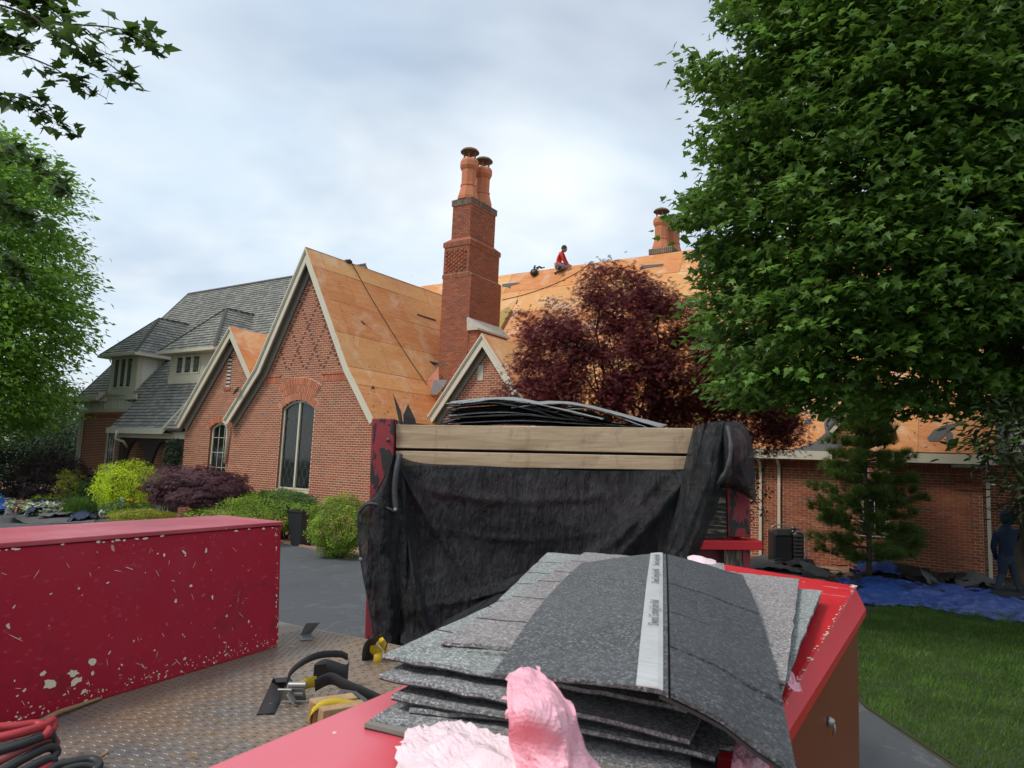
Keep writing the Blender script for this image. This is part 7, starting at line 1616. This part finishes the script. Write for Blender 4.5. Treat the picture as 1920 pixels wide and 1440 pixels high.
# ---------------------------------------------------------------- things lying on the truck deck
def D(x, y, h=0.0): p = onz(x, y, DZ + h); return Vector((p.x, p.y, DZ + h))
def ribbon(pts, wv, w, th, n=40, twist=None):
    L_ = spline(pts, n); wv = [Vector(v).normalized() for v in wv] if isinstance(wv, list) else [Vector(wv).normalized()] * len(pts); Wv = spline(wv, n); rows = []
    for i, p in enumerate(L_):
        a = Wv[i].normalized() * w / 2; rows.append([p - a, p, p + a])
    g = grid_mesh(rows, 0); k = len(g.V); d = []
    for i in range(len(L_)):
        t = (L_[min(i + 1, n)] - L_[max(i - 1, 0)]).normalized(); d.append(t.cross(Wv[i]).normalized() * th)
    g.V += [g.V[j] + d[j // 3] for j in range(k)]; m = len(g.F); g.F += [tuple(k + i for i in f)[::-1] for f in g.F[:m]]
    for i in range(n): a, b = i * 3, (i + 1) * 3; g.F += [(a, b, k + b, k + a), (b + 2, a + 2, k + a + 2, k + b + 2)]
    return g
st = root('ratchet_strap', 'black and yellow ratchet strap coiled on the deck next to the wood block', 'strap', D(570, 1300))
W1 = .050
ribbon([D(498, 1338, .004), D(510, 1310, .006), D(522, 1282, .02), D(528, 1272, .045), D(534, 1280, .04)], CR + td * .3, W1, .0025).build('tail_end', 'black_webbing', st, True)
ribbon([D(536, 1290, .02), D(545, 1262, .085), D(570, 1240, .125), D(600, 1228, .135), D(635, 1226, .125), D(652, 1232, .11)], [UP] * 6, .022, .002).build('black_loop', 'black_webbing', st, True)
ribbon([D(654, 1250, .06), D(648, 1262, .05), D(610, 1252, .075), D(588, 1262, .06)], [UP, UP, UP, UP], .055, .0025).build('black_loop', 'black_webbing', st, True)
ribbon([D(590, 1285, .055), D(620, 1272, .075), D(650, 1285, .07), D(690, 1302, .055), D(740, 1325, .03)], [UP * .9 - CF * .4] * 5, .045, .0025).build('black_strap', 'black_webbing', st, True)
ribbon([D(548, 1302, .03), D(560, 1290, .045), D(578, 1280, .055), D(592, 1278, .05)], [UP] * 4, .034, .0025).build('yellow_loop', 'yellow_webbing', st, True)
ribbon([D(586, 1358, .0), D(584, 1338, .04), D(600, 1322, .062), D(625, 1316, .066), D(645, 1318, .06), D(670, 1322, .05)], [UP * .5 + CF * .5 + CR * .0] * 6, .021, .0025).build('yellow_strap', 'yellow_webbing', st, True)
ribbon([D(632, 1348, .03), D(650, 1336, .045), D(668, 1330, .045)], [UP * .4 + CF * .6] * 3, .026, .0025).build('yellow_strap', 'yellow_webbing', st, True)
s = MB(); s.bar(D(540, 1300, .04), D(553, 1318, .012), .030, .006, CR); s.bar(D(534, 1292, .05), D(538, 1312, .01), .006, .045, CR); s.bar(D(556, 1290, .052), D(560, 1312, .006), .006, .05, CR)
for a in (D(536, 1300, .03), D(541, 1284, .06)): s.tube([a, a + CR * .055], .009, 10)
s.build('ratchet', 'zinc_metal', st, bevel=.002)
s = MB(); c = D(600, 1270, .06); s.add([D(592, 1245, .10) - CF * .01, D(614, 1243, .10) - CF * .01, D(606, 1280, .04) - CF * .01, D(586, 1282, .04) - CF * .01], [(0, 1, 2, 3)]); s.build('stitched_label', 'black_plastic', st)
s = MB(); A = [D(628, 1305, .060), D(640, 1292, .072), D(668, 1296, .070), D(690, 1312, .055), D(672, 1325, .045), D(640, 1322, .05)]; c = sum(A, Vector()) / 6; B = [c + (p - c) * .62 for p in A]
s.add(A + B + [p - UP * .006 for p in A] + [p - UP * .006 for p in B], [(i, (i + 1) % 6, 6 + (i + 1) % 6, 6 + i) for i in range(6)] + [(12 + i, i, 6 + i, 18 + i)[::-1] for i in range(0)] + [(i, 12 + i, 12 + (i + 1) % 6, (i + 1) % 6) for i in range(6)] + [(6 + i, 6 + (i + 1) % 6, 18 + (i + 1) % 6, 18 + i) for i in range(6)]); s.build('slide_buckle', 'grey_metal', st)
wb = root('wood_block', 'short sawn wood block with rough end grain on the deck under the strap', 'wood block', D(600, 1330))
o_ = D(592, 1338, .035); ax = (td + ts * .55).normalized(); fw_ = Frame(o_, Vector((ax.y, -ax.x, 0)), UP, ax); 
M_ = fw_.mat(0, 0, 0)
s = MB(); s.box(-.040, .010, -.034, .032, -.010, .12); s.build('left_block', 'raw_wood', wb, bevel=.003, world=M_); s = MB(); s.box(.012, .060, -.034, .026, .0, .13); s.build('right_block', 'raw_wood', wb, bevel=.003, world=M_)
yb = root('yellow_web_sling', 'yellow web sling sewn into a black plastic sleeve at the edge of the deck', 'strap', D(705, 1225))
ribbon([D(690, 1238, .0), D(692, 1215, .05), D(700, 1200, .085), D(712, 1194, .10)], [CR * .5 + td * .9] * 4, .05, .004).build('plastic_sleeve', 'black_plastic', yb, True)
ribbon([D(694, 1210, .06), D(706, 1222, .035), D(716, 1232, .02), D(700, 1240, .01)], [UP * .9 + CF * .2] * 4, .045, .003).build('yellow_strap', 'yellow_webbing', yb, True)
ribbon([D(712, 1198, .08), D(722, 1212, .06), D(722, 1228, .02)], [UP * .8 + CR * .2] * 3, .03, .003).build('yellow_strap', 'yellow_webbing', yb, True)
s = MB(); s.tube(spline([D(700, 1198, .095), D(716, 1190, .12), D(727, 1200, .09), D(722, 1218, .05)], 18), .002, 5); s.build('wire_loop', 'black_plastic', yb)
am = root('drip_edge_piece', 'small bent grey sheet metal piece standing on the deck', 'metal piece', D(578, 1198))
P = [D(566, 1198, .0), D(588, 1197, .0), D(594, 1170, .0) + UP * .012, D(566, 1188, .0) + UP * .012]; a, b = D(562, 1192, .010), D(583, 1187, .012); c_, d_ = D(562, 1192, .010) + UP * .055 + ts * .03 , D(583, 1187, .012) + UP * .05 + ts * .045
s = MB(); s.hexa([a, b, b + td * .003, a + td * .003, c_, d_, d_ + td * .003, c_ + td * .003]); s.build('upright_flange', 'lead_grey', am)
e_, f_ = D(564, 1201, .003), D(586, 1200, .003); s = MB(); s.hexa([e_, f_, b, a, e_ + UP * .003, f_ + UP * .003, b + UP * .003, a + UP * .003]); s.build('foot_flange', 'zinc_metal', am)
# hoses at the lower left
hs = root('hose_coil', 'coil of red and black rubber hose on the deck at the lower left corner', 'hose', D(20, 1410))
def hose(pts, m, r=.0105, sub=26): s = MB(); s.tube(spline(pts, sub), r, 10); s.build('hose_loop', m, hs, True)
hose([D(-140, 1395, .10), D(-40, 1368, .105), D(30, 1362, .10), D(70, 1358, .095), D(90, 1372, .09), D(70, 1385, .08)], 'red_rubber')
hose([D(-140, 1420, .10), D(-40, 1392, .10), D(30, 1376, .105), D(80, 1362, .10), D(100, 1352, .09), D(96, 1372, .08)], 'red_rubber')
hose([D(-140, 1440, .08), D(-30, 1415, .08), D(40, 1395, .085), D(90, 1378, .08), D(98, 1388, .06)], 'black_rubber')
hose([D(-140, 1475, .06), D(-30, 1440, .06), D(40, 1405, .07), D(88, 1385, .07), D(104, 1392, .05), D(98, 1404, .04)], 'faded_red_rubber')
hose([D(-140, 1510, .05), D(-30, 1465, .05), D(40, 1425, .055), D(88, 1402, .055), D(106, 1408, .04), D(98, 1422, .03)], 'black_rubber')
hose([D(-140, 1540, .035), D(-20, 1485, .035), D(40, 1448, .04), D(85, 1425, .04), D(100, 1428, .03), D(95, 1440, .02)], 'black_rubber')
hose([D(-100, 1570, .02), D(0, 1495, .02), D(50, 1462, .025), D(96, 1434, .025)], 'red_rubber')
bh = root('black_cable', 'thick black cable end curling out from under the hoses', 'cable', D(150, 1430))
s = MB(); s.tube(spline([D(60, 1480, .02), D(100, 1440, .022), D(140, 1428, .022), D(172, 1424, .02), D(186, 1434, .016), D(176, 1446, .012)], 26), .010, 10); s.tube(spline([D(60, 1500, .02), D(110, 1450, .02), D(150, 1436, .02), D(178, 1438, .012)], 20), .008, 8); s.build('cable', 'black_rubber', bh, True)
la = root('wood_lath', 'long pale splintered wood lath along the foot of the dark red tool box', 'wood strip', D(120, 1330))
s = MB(); a = D(40, 1372, .006); b = D(112, 1335, .012); c_ = D(188, 1310, .006); w = Vector((.0, 0, .004)); sd = (b - a).cross(UP).normalized() * .009
s.hexa([a - sd, a + sd, b + sd, b - sd, a - sd + w, a + sd + w, b + sd + w, b - sd + w]); s.hexa([b - sd, b + sd, c_ + sd * .6, c_ - sd * .5, b - sd + w, b + sd + w, c_ + sd * .6 + w, c_ - sd * .5 + w]); s.build('lath', 'raw_wood', la)
for lb, x, y, L_, w_, a_, m in (('pale wood chunk on the deck right of the hoses', 196, 1416, .034, .011, -1.0, 'raw_wood'), ('yellowish bent wood scrap behind the hoses', 20, 1356, .04, .02, .4, 'raw_wood'), ('white curved sliver on the far part of the deck', 546, 1214, .03, .005, .7, 'limestone')):
    p = D(x, y, .0); t = root('wood_chip', lb, 'wood chip', p); d = Vector((math.cos(a_), math.sin(a_), .1)) * L_ / 2; w = Vector((-math.sin(a_), math.cos(a_), 0)) * w_ / 2
    s = MB(); s.hexa([p - d - w * .5, p - w + d * .2, p + d * 1.1, p + w - d * .1, p - d - w * .5 + UP * .006, p - w + d * .2 + UP * .009, p + d * 1.1 + UP * .003, p + w - d * .1 + UP * .008]); s.build('chip', m, t)
s = MB()
for i in range(260):
    x = rnd.uniform(110, 760); y = rnd.uniform(1190, 1440)
    if rnd.random() < .6: x, y = rnd.gauss(380, 120), rnd.gauss(1290, 60)
    if y < 1345 - .27 * x + 12 or y < 1180: continue
    p = D(x, y, .0024); a = rnd.gauss(.5, .5); d = Vector((math.cos(a), math.sin(a), 0)) * (rnd.uniform(.002, .010) if rnd.random() < .85 else rnd.uniform(.012, .028)); w = Vector((-d.y, d.x, 0)).normalized() * rnd.uniform(.0004, .0016)
    s.hexa([p - d, p - w, p + d, p + w, p - d + UP * .001, p - w + UP * .002, p + d + UP * .003, p + w + UP * .002])
tag(s.build('wood_shavings', 'raw_wood'), 'fine wood splinters and shavings scattered over the tread plate', 'debris', kind='stuff')
s = MB()
for (x, y) in ((365, 1248), (340, 1258), (520, 1210), (505, 1215)):
    for k in range(14): p = D(x + rnd.gauss(0, 8), y + rnd.gauss(0, 3), .002); q = p + Vector((rnd.gauss(0, .02), rnd.gauss(0, .02), rnd.random() * .01)); s.tube([p, (p + q) / 2 + UP * .008, q], .0007, 4)
tag(s.build('fibre_tufts', 'raw_wood'), 'tufts of pale fibre caught under the edge of the dark red box', 'debris', kind='stuff')
